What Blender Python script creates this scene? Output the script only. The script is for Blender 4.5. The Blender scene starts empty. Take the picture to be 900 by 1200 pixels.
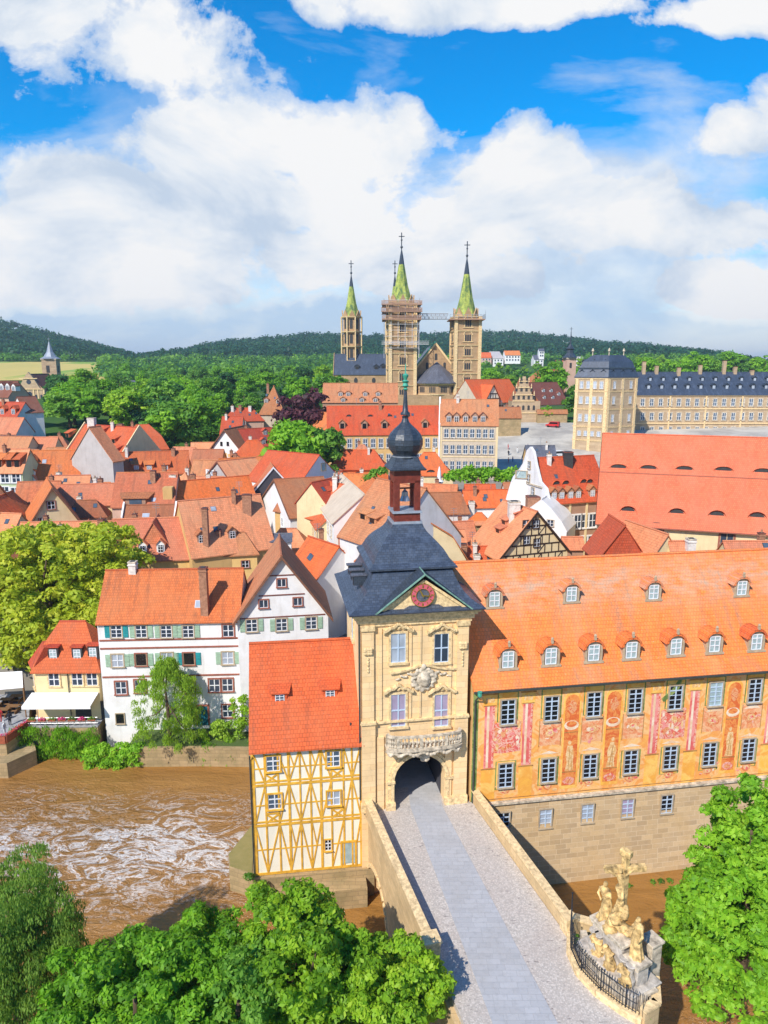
import bpy, bmesh, math, random
import numpy as np
from mathutils import Vector, Matrix
R = math.radians
col = bpy.context.scene.collection
rnd = random.Random(7)
# ------------------------------------------------------------------ camera and measuring helpers
F, CX, CY, CAMZ, PITCH = 832.0, 450.0, 600.0, 40.0, math.atan(169 / 832.0)
CP, SP = math.cos(PITCH), math.sin(PITCH)
def ray(px, py):
    return Vector((px - CX, F * CP - (py - CY) * SP, -(py - CY) * CP - F * SP))
def at_z(px, py, z):
    d = ray(px, py); t = (z - CAMZ) / d.z
    return Vector((d.x * t, d.y * t, z))
def at_y(px, py, Y):
    d = ray(px, py); t = Y / d.y
    return Vector((d.x * t, Y, CAMZ + d.z * t))
def proj(p):
    x, y, z = p[0], p[1], p[2] - CAMZ
    dep = y * CP - z * SP; up = z * CP + y * SP
    return (CX + F * x / dep, CY - F * up / dep)
GR = [0, 82, 95, 130, 200, 215, 250, 310, 350, 420, 520, 900, 1500, 2200, 4000]
GZ = [1.6, 1.6, 5.9, 6.8, 11, 13, 19.5, 24, 25, 26, 30, 47, 60, 50, 40]
SKX = [-1500, -400, 0, 20, 60, 100, 130, 160, 190, 215, 240, 280, 330, 370, 430, 560, 600, 650, 700, 760, 820, 870, 900, 1300, 2500]
SKY = [372, 372, 380, 383, 392, 401, 409, 417, 414, 410, 403, 398, 394, 390, 392, 389, 389, 394, 400, 405, 412, 420, 425, 440, 440]
def gz(x, y):
    r = math.hypot(x, y)
    if r <= 520: return float(np.interp(r, GR, GZ))
    px = CX + F * x / max(y, 60) / CP
    sy = float(np.interp(px, SKX, SKY)) + 7
    top = CAMZ + (431 - sy) / 849 * 1500
    if r < 1500:
        a = float(np.interp(r, [520, 900, 1500], [0, 1, 2]))
        z9 = min(47, 30 + (top - 30) * .55) 
        return float(np.interp(a, [0, 1, 2], [30, z9, top]))
    return float(np.interp(r, [1500, 1800, 2600, 6000], [top, top - 10, top - 60, 20]))
# ------------------------------------------------------------------ nodes
MATS = {}
def lin(c):
    return tuple(c) + (1,) if len(c) == 3 else tuple(c)
class N:
    def __init__(s, name):
        s.m = bpy.data.materials.new(name); s.m.use_nodes = True
        s.t = s.m.node_tree; s.n = s.t.nodes; s.l = s.t.links
        s.b = s.n['Principled BSDF']; MATS[name] = s.m
    def node(s, typ, **kw):
        n = s.n.new(typ)
        for k, v in kw.items():
            if k in n.inputs: s.set(n.inputs[k], v)
            else: setattr(n, k, v)
        return n
    def set(s, inp, v):
        if isinstance(v, bpy.types.NodeSocket): s.l.new(v, inp)
        else: inp.default_value = v
    def uv(s, sx=1, sy=1, ox=0):
        u = s.n.new('ShaderNodeUVMap')
        mp = s.n.new('ShaderNodeMapping'); s.l.new(u.outputs[0], mp.inputs[0])
        mp.inputs['Scale'].default_value = (sx, sy, 1); mp.inputs['Location'].default_value = (ox, ox, 0)
        return mp.outputs[0]
    def geo(s, sx=1, sy=1, sz=1):
        u = s.n.new('ShaderNodeNewGeometry')
        mp = s.n.new('ShaderNodeMapping'); s.l.new(u.outputs['Position'], mp.inputs[0])
        mp.inputs['Scale'].default_value = (sx, sy, sz)
        return mp.outputs[0]
    def noise(s, vec, scale, detail=4, rough=.55, dist=0, w=0):
        n = s.n.new('ShaderNodeTexNoise'); s.l.new(vec, n.inputs['Vector'])
        n.inputs['Scale'].default_value = scale; n.inputs['Detail'].default_value = detail
        n.inputs['Roughness'].default_value = rough; n.inputs['Distortion'].default_value = dist
        return n.outputs[0]
    def ramp(s, fac, stops):
        r = s.n.new('ShaderNodeValToRGB'); s.l.new(fac, r.inputs[0])
        e = r.color_ramp.elements
        while len(e) < len(stops): e.new(.5)
        for i, (p, c) in enumerate(stops):
            e[i].position = p; e[i].color = lin(c) if not isinstance(c, (int, float)) else (c, c, c, 1)
        return r.outputs[0]
    def mix(s, fac, a, b, mode='MIX'):
        m = s.n.new('ShaderNodeMix'); m.data_type = 'RGBA'; m.blend_type = mode
        s.set(m.inputs[0], fac)
        s.set(m.inputs[6], a if isinstance(a, bpy.types.NodeSocket) else lin(a))
        s.set(m.inputs[7], b if isinstance(b, bpy.types.NodeSocket) else lin(b))
        return m.outputs[2]
    def math(s, op, a, b=0, clamp=False):
        m = s.n.new('ShaderNodeMath'); m.operation = op; m.use_clamp = clamp
        s.set(m.inputs[0], a); s.set(m.inputs[1], b)
        return m.outputs[0]
    def bump(s, h, strength=.3, dist=.05):
        b = s.n.new('ShaderNodeBump'); s.l.new(h, b.inputs['Height'])
        b.inputs['Strength'].default_value = strength; b.inputs['Distance'].default_value = dist
        s.l.new(b.outputs[0], s.b.inputs['Normal'])
    def fin(s, colr, rough=.85, spec=.3, metal=0):
        s.set(s.b.inputs['Base Color'], colr if isinstance(colr, bpy.types.NodeSocket) else lin(colr))
        s.set(s.b.inputs['Roughness'], rough); s.b.inputs['Specular IOR Level'].default_value = spec
        s.b.inputs['Metallic'].default_value = metal
        return s.m
def sc_(c, k): return tuple(min(1, x * k) for x in c)
def tile(name, c, dirt=(.12, .07, .05), dirty=.5, row=.32, stain=1.0, lichen=None):
    s = N(name); uv = s.uv()
    oi = s.n.new('ShaderNodeObjectInfo')
    br = s.n.new('ShaderNodeTexBrick'); s.l.new(uv, br.inputs[0])
    br.inputs['Scale'].default_value = 1; br.inputs['Brick Width'].default_value = .26; br.inputs['Row Height'].default_value = row
    br.inputs['Mortar Size'].default_value = .018; br.inputs['Mortar Smooth'].default_value = .5; br.inputs['Bias'].default_value = -.2
    br.inputs['Color1'].default_value = lin(sc_(c, 1.12)); br.inputs['Color2'].default_value = lin(sc_(c, .82)); br.inputs['Mortar'].default_value = lin(sc_(c, .55))
    big = s.noise(s.uv(.35, .22), 1, 5, .6)
    c1 = s.mix(s.ramp(big, [(.36, 0), (.66, .55)]), br.outputs[0], (c[0] * .78 + .05, c[1] * 1.12 + .02, c[2] * 1.2 + .02))
    fine = s.noise(s.uv(1.6, 1.1), 1.5, 6, .7)
    c2 = s.mix(s.math('MULTIPLY', s.ramp(fine, [(.52, 0), (.72, 1)]), .35 * dirty), c1, dirt)
    streak = s.noise(s.uv(1.3, .13), 1, 5, .65)
    c3 = s.mix(s.math('MULTIPLY', s.ramp(streak, [(.50, 0), (.68, 1)]), .45 * dirty * stain), c2, dirt)
    lic = s.noise(s.uv(3, 3), 2.2, 2, .5)
    c4 = s.mix(s.math('MULTIPLY', s.ramp(lic, [(.66, 0), (.72, 1)]), .5 * dirty), c3, (.42, .36, .27))
    if lichen:
        sp = s.n.new('ShaderNodeSeparateXYZ'); s.l.new(s.geo(), sp.inputs[0])
        up = s.math('SUBTRACT', 1, s.math('MULTIPLY', s.math('ABSOLUTE', s.math('SUBTRACT', sp.outputs[2], lichen)), .42), True)
        ln = s.noise(s.uv(.5, 1.1), 1.2, 8, .72)
        c4 = s.mix(s.math('MULTIPLY', s.math('MULTIPLY', s.ramp(ln, [(.38, 0), (.62, 1)]), up), .75), c4, (.42, .33, .25))
        ls = s.noise(s.uv(.42, .03), 1, 6, .6); c4 = s.mix(s.math('MULTIPLY', s.ramp(ls, [(.5, 0), (.64, 1)]), .18), c4, (.62, .34, .20))
    hs = s.node('ShaderNodeHueSaturation'); s.l.new(c4, hs.inputs['Color'])
    s.set(hs.inputs['Value'], s.math('MULTIPLY_ADD', oi.outputs['Random'], .28)); hs.inputs['Value'].links[0].from_node.inputs[2].default_value = .84
    s.set(hs.inputs['Hue'], s.math('MULTIPLY_ADD', oi.outputs['Random'], .014)); hs.inputs['Hue'].links[0].from_node.inputs[2].default_value = .494
    hb = s.math('ADD', s.math('MULTIPLY', br.outputs[1], -.03), s.math('MULTIPLY', s.noise(s.uv(.55, .8), 1, 4, .6), .22)); s.bump(hb, .6, 1.0)
    return s.fin(hs.outputs[0], .82, .25)
def plaster(name, c, dirt=.35, dc=None):
    s = N(name); uv = s.uv()
    a = s.noise(uv, .5, 6, .65); b = s.noise(s.uv(1.6, .25), 1, 5, .6)
    dc = dc or (c[0] * .55, c[1] * .5, c[2] * .45)
    c1 = s.mix(s.math('MULTIPLY', s.ramp(a, [(.4, 0), (.75, 1)]), dirt), c, dc)
    c2 = s.mix(s.math('MULTIPLY', s.ramp(b, [(.52, 0), (.75, 1)]), dirt), c1, dc)
    s.bump(s.noise(uv, 14, 3), .15, .02)
    return s.fin(c2, .9, .2)
def ashlar(name, c1, c2, mort, w=.85, h=.38, dirt=.5, msize=.012, patch=None):
    s = N(name); uv = s.uv()
    br = s.n.new('ShaderNodeTexBrick'); s.l.new(uv, br.inputs[0])
    br.inputs['Scale'].default_value = 1; br.inputs['Brick Width'].default_value = w; br.inputs['Row Height'].default_value = h
    br.inputs['Mortar Size'].default_value = msize; br.inputs['Mortar Smooth'].default_value = .4
    br.offset_frequency = 2; br.squash = 1.25; br.squash_frequency = 3
    for k, v in (('Color1', c1), ('Color2', c2), ('Mortar', mort)): br.inputs[k].default_value = lin(v)
    a = s.noise(s.uv(.5, .35), 1, 6, .65); b = s.noise(uv, 3, 5, .7)
    m1 = s.mix(s.math('MULTIPLY', s.ramp(a, [(.42, 0), (.72, 1)]), dirt), br.outputs[0], patch or sc_(c2, .55))
    m2 = s.mix(s.math('MULTIPLY', s.ramp(b, [(.5, 0), (.75, 1)]), dirt * .7), m1, sc_(c1, .5))
    s.bump(s.math('ADD', s.math('MULTIPLY', br.outputs[1], -1.0), s.math('MULTIPLY', s.noise(uv, 8, 4), .5)), .4, .03)
    return s.fin(m2, .88, .2)
def mono(name, c, rough=.6, spec=.4, metal=0, var=.25, scale=3):
    s = N(name); a = s.noise(s.geo(), scale, 5, .6)
    return s.fin(s.mix(s.ramp(a, [(.3, 0), (.7, 1)]), sc_(c, 1 + var * .5), sc_(c, 1 - var)), rough, spec, metal)
def slate(name, c, gloss=.45):
    s = N(name); uv = s.uv()
    br = s.n.new('ShaderNodeTexBrick'); s.l.new(uv, br.inputs[0])
    br.inputs['Scale'].default_value = 1; br.inputs['Brick Width'].default_value = .3; br.inputs['Row Height'].default_value = .2
    br.inputs['Mortar Size'].default_value = .015
    br.inputs['Color1'].default_value = lin(sc_(c, 1.25)); br.inputs['Color2'].default_value = lin(sc_(c, .8)); br.inputs['Mortar'].default_value = lin(sc_(c, .5))
    a = s.noise(s.uv(.9, .3), 1, 6, .7)
    m = s.mix(s.math('MULTIPLY', s.ramp(a, [(.5, 0), (.72, 1)]), .5), br.outputs[0], sc_(c, 2.3))
    s.bump(br.outputs[1], -.4, .02)
    return s.fin(m, s.ramp(s.noise(uv, 5, 4), [(.3, gloss - .1), (.7, gloss + .2)]), .5)
def leafmat(name, c1, c2, c3):
    s = N(name)
    at = s.n.new('ShaderNodeAttribute'); at.attribute_name = 'tint'
    oi = s.n.new('ShaderNodeObjectInfo')
    f = s.math('ADD', at.outputs['Fac'], s.math('MULTIPLY', s.math('SUBTRACT', oi.outputs['Random'], .5), .35))
    f = s.math('ADD', f, s.math('MULTIPLY', s.math('SUBTRACT', s.noise(s.geo(), .012, 3), .5), 1.1)) if 'forest' in name or 'mid' in name or 'dark' in name else f
    c = s.ramp(f, [(.0, c1), (.5, c2), (1.0, c3)])
    s.fin(c, .55, .3)
    tr = s.n.new('ShaderNodeBsdfTranslucent'); s.l.new(s.mix(.5, c, (c3[0] * 1.6, c3[1] * 1.6, c3[2] * .6), 'MIX'), tr.inputs[0])
    mx = s.n.new('ShaderNodeMixShader'); mx.inputs[0].default_value = .38
    s.l.new(s.b.outputs[0], mx.inputs[1]); s.l.new(tr.outputs[0], mx.inputs[2])
    s.l.new(mx.outputs[0], s.n['Material Output'].inputs[0])
    return s.m
def glass(name, c=(.03, .045, .07)):
    s = N(name); a = s.noise(s.geo(), .8, 2)
    return s.fin(s.mix(a, sc_(c, .6), sc_(c, 1.6)), .12, .6)
# ------------------------------------------------------------------ palette
OR = (.66, .165, .05)
tile('tile_orange', OR, dirty=.9)
tile('tile_bright', (.70, .125, .035), dirty=.7)
tile('tile_palace', (.80, .165, .04), (.30, .17, .11), dirty=1.0, stain=1.2, lichen=22.0)
tile('tile_pink', (.67, .215, .105), dirty=.4)
tile('tile_coral', (.70, .15, .075), dirty=.5, stain=.7); tile('tile_salmon', (.72, .25, .12), dirty=.75); tile('tile_rust', (.64, .19, .08), dirty=.8)
tile('tile_red', (.56, .09, .035), dirty=.55)
tile('tile_brown', (.42, .14, .06), dirty=.8)
tile('tile_old', (.56, .20, .09), dirty=.8)
tile('tile_dark', (.22, .07, .045), dirty=.9)
slate('slate_blue', (.05, .066, .098), .38); slate('slate_grey', (.10, .105, .13)); slate('slate_dark', (.035, .047, .066), .42)
plaster('white_wall', (.74, .72, .70)); plaster('bright_white', (.82, .80, .78), .2); plaster('grey_wall', (.5, .46, .44))
plaster('river_white', (.82, .81, .80), .3, (.42, .36, .29))
plaster('cream_wall', (.78, .62, .36)); plaster('yellow_wall', (.80, .52, .20)); plaster('ochre_wall', (.66, .42, .17))
plaster('pale_yellow', (.83, .66, .36), .3); plaster('green_wall', (.52, .60, .38)); plaster('pink_wall', (.62, .40, .30))
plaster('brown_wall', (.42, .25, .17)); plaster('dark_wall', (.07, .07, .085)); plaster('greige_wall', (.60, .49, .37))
plaster('infill', (.86, .80, .66), .2)
ashlar('tower_stone', (.92, .66, .36), (.86, .58, .29), (.55, .37, .19), 1.3, .48, .38, .008, (.44, .31, .19))
ashlar('base_stone', (.60, .43, .25), (.44, .31, .18), (.66, .52, .34), .95, .42, .55, .02, (.55, .36, .16))
ashlar('bridge_stone', (.70, .50, .27), (.60, .42, .22), (.35, .24, .13), .9, .45, .6, .008, (.33, .24, .13))
ashlar('quay_stone', (.48, .34, .18), (.38, .27, .14), (.24, .17, .1), .9, .4, .7, .015, (.2, .17, .08))
ashlar('cathedral_stone', (.52, .34, .19), (.40, .26, .14), (.30, .2, .11), 1.6, .7, .6, .02, (.32, .21, .11))
ashlar('palace_stone', (.54, .40, .25), (.45, .32, .20), (.34, .23, .13), 1.8, .8, .35, .015)
mono('carved_stone', (.84, .60, .32), .85, .2, 0, .45, 4); mono('pale_stone', (.62, .52, .39), .85, .2, 0, .6, 3)
mono('statue_stone', (.74, .48, .20), .8, .25, 0, .8, 3); mono('grey_stone', (.52, .46, .39), .85, .2, 0, .5, 3)
mono('trim_brown', (.20, .07, .05), .7, .3); mono('verge_wood', (.22, .10, .06), .8, .2)
mono('beam_yellow', (.78, .42, .05), .7, .2, 0, .35, 2); mono('beam_dark', (.05, .03, .022), .8, .2)
mono('frame_white', (.75, .76, .78), .5, .4, 0, .1); mono('frame_blue', (.50, .60, .72), .5, .4, 0, .1); mono('frame_stone', (.46, .36, .24), .8, .2)
mono('frame_red', (.34, .12, .08), .7, .2); mono('frame_dark', (.05, .05, .05), .6, .3)
mono('shutter_green', (.36, .50, .36), .6, .3); mono('shutter_teal', (.03, .30, .32), .6, .3); mono('door_teal', (.02, .17, .24), .6, .3)
mono('lead', (.30, .33, .38), .45, .5, .2); mono('iron', (.03, .035, .045), .5, .5, .4); mono('bronze_red', (.19, .035, .022), .5, .4, 0, .4)
mono('gutter', (.05, .06, .055), .5, .4); mono('gold', (.75, .48, .10), .35, .5, .9); mono('clock_pink', (.62, .12, .16), .6, .3)
mono('canvas_white', (.84, .81, .78), .8, .1, 0, .05); mono('wood', (.24, .13, .06), .8, .2); mono('scaffold_wood', (.42, .25, .17), .8, .2, 0, .4, 6); mono('steel', (.45, .45, .47), .4, .5, .6)
mono('scaffold_rail', (.62, .6, .6), .6, .4); mono('chimney_brick', (.40, .20, .12), .9, .2, 0, .4); mono('chimney_white', (.72, .66, .6), .9, .2)
mono('red_paint', (.6, .03, .03), .4, .5); mono('flower_pink', (.7, .06, .22), .7, .2); mono('flower_red', (.6, .05, .03), .7, .2); mono('planter', (.36, .10, .05), .8, .2)
mono('skin', (.62, .38, .28), .6, .3); mono('cloth_blue', (.06, .10, .25), .9, .1); mono('cloth_white', (.7, .7, .68), .9, .1); mono('cloth_dark', (.03, .03, .04), .9, .1); mono('cloth_red', (.5, .05, .05), .9, .1); mono('hair', (.06, .035, .02), .8, .2)
mono('bark', (.13, .09, .06), .9, .1, 0, .5, 4); mono('rubber', (.02, .02, .02), .8, .3); mono('pave_grey', (.36, .36, .37), .85, .2, 0, .3, 2)
mono('yellow_paint', (.75, .55, .02), .5, .3)
glass('glass_dark'); glass('glass_black', (.012, .012, .014)); glass('glass_blue', (.07, .10, .14)); glass('glass_curtain', (.34, .38, .44)); glass('glass_lilac', (.32, .26, .36))
mono('glass_grey', (.36, .46, .47), .25, .5)
def copper(name):
    s = N(name); g = s.geo()
    a = s.noise(s.geo(1, 1, .5), .55, 4, .6); b = s.noise(g, 1.6, 4, .6)
    c = s.ramp(a, [(.35, (.08, .15, .05)), (.5, (.30, .36, .06)), (.62, (.44, .48, .09)), (.75, (.16, .34, .2))])
    return s.fin(s.mix(s.math('MULTIPLY', s.ramp(b, [(.5, 0), (.65, 1)]), .6), c, (.07, .10, .04)), .6, .4)
copper('copper_green'); mono('patina', (.20, .36, .28), .6, .4, 0, .5, 3); mono('verdigris', (.06, .34, .24), .6, .4, 0, .4, 3)
leafmat('leaf_bright', (0.07, 0.19, 0.012), (0.19, 0.42, 0.02), (0.36, 0.6, 0.04))
leafmat('leaf_yellow', (.08, .20, .012), (.23, .43, .02), (.44, .60, .04))
leafmat('leaf_plane', (.17, .27, .014), (.40, .50, .028), (.62, .62, .06))
leafmat('leaf_olive', (0.07, 0.14, 0.03), (0.18, 0.32, 0.05), (0.32, 0.46, 0.09))
leafmat('leaf_mid', (0.04, 0.13, 0.016), (0.12, 0.29, 0.028), (0.25, 0.45, 0.05))
leafmat('leaf_dark', (0.015, 0.065, 0.02), (0.045, 0.15, 0.035), (0.1, 0.25, 0.05))
leafmat('leaf_forest', (0.01, 0.055, 0.032), (0.022, 0.095, 0.042), (0.05, 0.16, 0.05))
leafmat('leaf_purple', (0.03, 0.01, 0.016), (0.09, 0.028, 0.04), (0.16, 0.05, 0.06))
leafmat('leaf_willow', (0.11, 0.21, 0.02), (0.26, 0.44, 0.035), (0.42, 0.58, 0.07))
# ------------------------------------------------------------------ mesh builder
def info(o, label=None, cat=None, group=None, kind=None):
    if label: o['label'] = label
    if cat: o['category'] = cat
    if group: o['group'] = group
    if kind: o['kind'] = kind
    return o
def wloc(o):
    v = Vector((0, 0, 0))
    while o is not None:
        v += o.location; o = o.parent
    return v
def thing(name, loc, label, cat, group=None):
    o = bpy.data.objects.new(name, None); col.objects.link(o); o.location = loc
    o.empty_display_size = .5
    return info(o, label, cat, group)
class MB:
    def __init__(s): s.v = []; s.f = []; s.mi = []; s.mats = []; s.cur = 0
    def mat(s, name):
        if name not in s.mats: s.mats.append(name)
        s.cur = s.mats.index(name); return s
    def add(s, verts, faces):
        b = len(s.v); s.v += [tuple(v) for v in verts]
        for f in faces: s.f.append(tuple(i + b for i in f)); s.mi.append(s.cur)
        return s
    def loft(s, rings, cap0=True, cap1=True, close=True):
        n = len(rings[0]); vs = [p for r in rings for p in r]; fs = []
        for i in range(len(rings) - 1):
            for k in range(n if close else n - 1):
                a, b = i * n + k, i * n + (k + 1) % n
                fs.append((a, b, b + n, a + n))
        if cap0: fs.append(tuple(range(n - 1, -1, -1)))
        if cap1: fs.append(tuple((len(rings) - 1) * n + k for k in range(n)))
        return s.add(vs, fs)
    def box(s, c, size, rot=0, ux=None):
        hx, hy, hz = size[0] / 2, size[1] / 2, size[2] / 2
        ca, sa = math.cos(rot), math.sin(rot)
        vs = []
        for z in (-hz, hz):
            for x, y in ((-hx, -hy), (hx, -hy), (hx, hy), (-hx, hy)):
                vs.append((c[0] + x * ca - y * sa, c[1] + x * sa + y * ca, c[2] + z))
        return s.add(vs, [(3, 2, 1, 0), (4, 5, 6, 7), (0, 1, 5, 4), (1, 2, 6, 5), (2, 3, 7, 6), (3, 0, 4, 7)])
    def poly_prism(s, pts, d):
        """pts: 3D loop, d: extrusion vector"""
        n = len(pts); d = Vector(d)
        a = [Vector(p) for p in pts]; b = [p + d for p in a]
        return s.add(a + b, [tuple(range(n - 1, -1, -1)), tuple(range(n, 2 * n))] + [(i, (i + 1) % n, (i + 1) % n + n, i + n) for i in range(n)])
    def bar(s, a, b, w, h=None, up=(0, 0, 1)):
        a, b = Vector(a), Vector(b); h = h or w; d = (b - a).normalized(); up = Vector(up)
        if abs(d.dot(up)) > .98: up = Vector((1, 0, 0))
        x = d.cross(up).normalized(); y = x.cross(d).normalized()
        r = [[p - x * w / 2 - y * h / 2, p + x * w / 2 - y * h / 2, p + x * w / 2 + y * h / 2, p - x * w / 2 + y * h / 2] for p in (a, b)]
        return s.loft(r)
    def tube(s, pts, rad, n=8, caps=True):
        pts = [Vector(p) for p in pts]
        if not hasattr(rad, '__len__'): rad = [rad] * len(pts)
        rings = []; px = None
        for i, p in enumerate(pts):
            d = (pts[min(i + 1, len(pts) - 1)] - pts[max(i - 1, 0)]).normalized()
            u = Vector((0, 0, 1)) if abs(d.z) < .95 else Vector((0, 1, 0))
            x = d.cross(u).normalized()
            if px is not None and x.dot(px) < 0: x = -x
            px = x; y = x.cross(d)
            rings.append([p + (x * math.cos(a) + y * math.sin(a)) * rad[i] for a in [2 * math.pi * k / n for k in range(n)]])
        return s.loft(rings, caps, caps)
    def lathe(s, c, prof, n=16, rot=0, sq=1):
        rings = [[(c[0] + r * math.cos(rot + 2 * math.pi * k / n), c[1] + r * sq * math.sin(rot + 2 * math.pi * k / n), c[2] + z) for k in range(n)] for r, z in prof]
        return s.loft(rings)
    def ball(s, c, r, n=10, m=7, jit=0, seed=0):
        rr = random.Random(seed); rings = []
        if not hasattr(r, '__len__'): r = (r, r, r)
        for i in range(m + 1):
            a = math.pi * (i / m) * .98 + .02
            rings.append([(c[0] + r[0] * math.sin(a) * math.cos(2 * math.pi * k / n) * (1 + jit * rr.uniform(-1, 1)), c[1] + r[1] * math.sin(a) * math.sin(2 * math.pi * k / n) * (1 + jit * rr.uniform(-1, 1)), c[2] - r[2] * math.cos(a)) for k in range(n)])
        return s.loft(rings)
    def mesh(s, name, off=Vector((0, 0, 0)), smooth=False):
        me = bpy.data.meshes.new(name)
        me.from_pydata([(v[0] - off[0], v[1] - off[1], v[2] - off[2]) for v in s.v], [], s.f)
        for m in s.mats: me.materials.append(MATS[m])
        me.polygons.foreach_set('material_index', s.mi)
        if smooth: me.polygons.foreach_set('use_smooth', [True] * len(s.f))
        # uv in metres
        uvl = me.uv_layers.new(name='UVMap'); uvs = np.zeros((len(me.loops), 2))
        for p in me.polygons:
            n = p.normal
            if abs(n.z) > .97: ux, vx = Vector((1, 0, 0)), Vector((0, 1, 0))
            else:
                ux = Vector((-n.y, n.x, 0)).normalized(); vx = n.cross(ux)
            for li, vi in zip(p.loop_indices, p.vertices):
                w = s.v[vi]; uvs[li] = (w[0] * ux.x + w[1] * ux.y, w[0] * vx.x + w[1] * vx.y + w[2] * vx.z)
        uvl.data.foreach_set('uv', uvs.ravel())
        return me
    def build(s, name, parent=None, smooth=False, fix=False, bevel=0):
        off = wloc(parent) if parent is not None else Vector((0, 0, 0))
        me = s.mesh(name, off, smooth)
        if fix:
            bm = bmesh.new(); bm.from_mesh(me); bmesh.ops.recalc_face_normals(bm, faces=bm.faces); bm.to_mesh(me); bm.free()
        o = bpy.data.objects.new(name, me); col.objects.link(o)
        if parent is not None: o.parent = parent
        if smooth: 
            try: me.set_sharp_from_angle(angle=R(50))
            except Exception: pass
        if bevel:
            b = o.modifiers.new('bevel', 'BEVEL'); b.width = bevel; b.segments = 2; b.limit_method = 'ANGLE'
        return o
def place(name, me, parent, loc, rz=0, scale=(1, 1, 1)):
    o = bpy.data.objects.new(name, me); col.objects.link(o)
    o.parent = parent
    o.location = Vector(loc) - (wloc(parent) if parent is not None else Vector((0, 0, 0)))
    o.rotation_euler = (0, 0, rz); o.scale = scale
    return o
def fuse(o, voxel):
    md = o.modifiers.new('fuse', 'REMESH'); md.mode = 'VOXEL'; md.voxel_size = voxel; md.use_smooth_shade = True
    me = bpy.data.meshes.new_from_object(o.evaluated_get(bpy.context.evaluated_depsgraph_get())); mats = list(o.data.materials)
    o.modifiers.clear(); me.name = o.data.name; me.materials.clear()
    for k in mats[:1]: me.materials.append(k)
    o.data = me; return o
class W:
    """a wall plane: p0 to p1 (seen from outside, left to right)"""
    def __init__(s, p0, p1):
        s.o = Vector((p0[0], p0[1], 0)); e = Vector((p1[0], p1[1], 0)) - s.o
        s.L = e.length; s.u = e.normalized(); s.n = Vector((-s.u.y, s.u.x, 0)); s.a = math.atan2(s.u.y, s.u.x)
    def pt(s, u, z, off=0):   # off > 0 is outward
        p = s.o + s.u * u - s.n * off; return Vector((p.x, p.y, z))
    def hit(s, px, py, off=0):
        d = ray(px, py); c = Vector((0, 0, CAMZ)); o = s.o - s.n * off
        t = (s.n.dot(o - Vector((0, 0, 0)))) / s.n.dot(Vector((d.x, d.y, 0)))
        p = c + d * t
        return (Vector((p.x, p.y, 0)) - o).dot(s.u), p.z
    def rect(s, mb, u0, z0, u1, z1, off, th=.05):
        """solid slab standing proud of the wall"""
        mb.poly_prism([s.pt(u0, z0, off - th), s.pt(u1, z0, off - th), s.pt(u1, z1, off - th), s.pt(u0, z1, off - th)], -s.n * th)
    def slab(s, mb, pts, off, th=.05):
        mb.poly_prism([s.pt(u, z, off - th) for u, z in pts], -s.n * th)
    def beam(s, mb, u0, z0, u1, z1, w, off, th=.05):
        d = Vector((u1 - u0, z1 - z0)); l = d.length or 1; px, pz = -d.y / l * w / 2, d.x / l * w / 2
        s.slab(mb, [(u0 - px, z0 - pz), (u1 - px, z1 - pz), (u1 + px, z1 + pz), (u0 + px, z0 + pz)], off, th)
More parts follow.
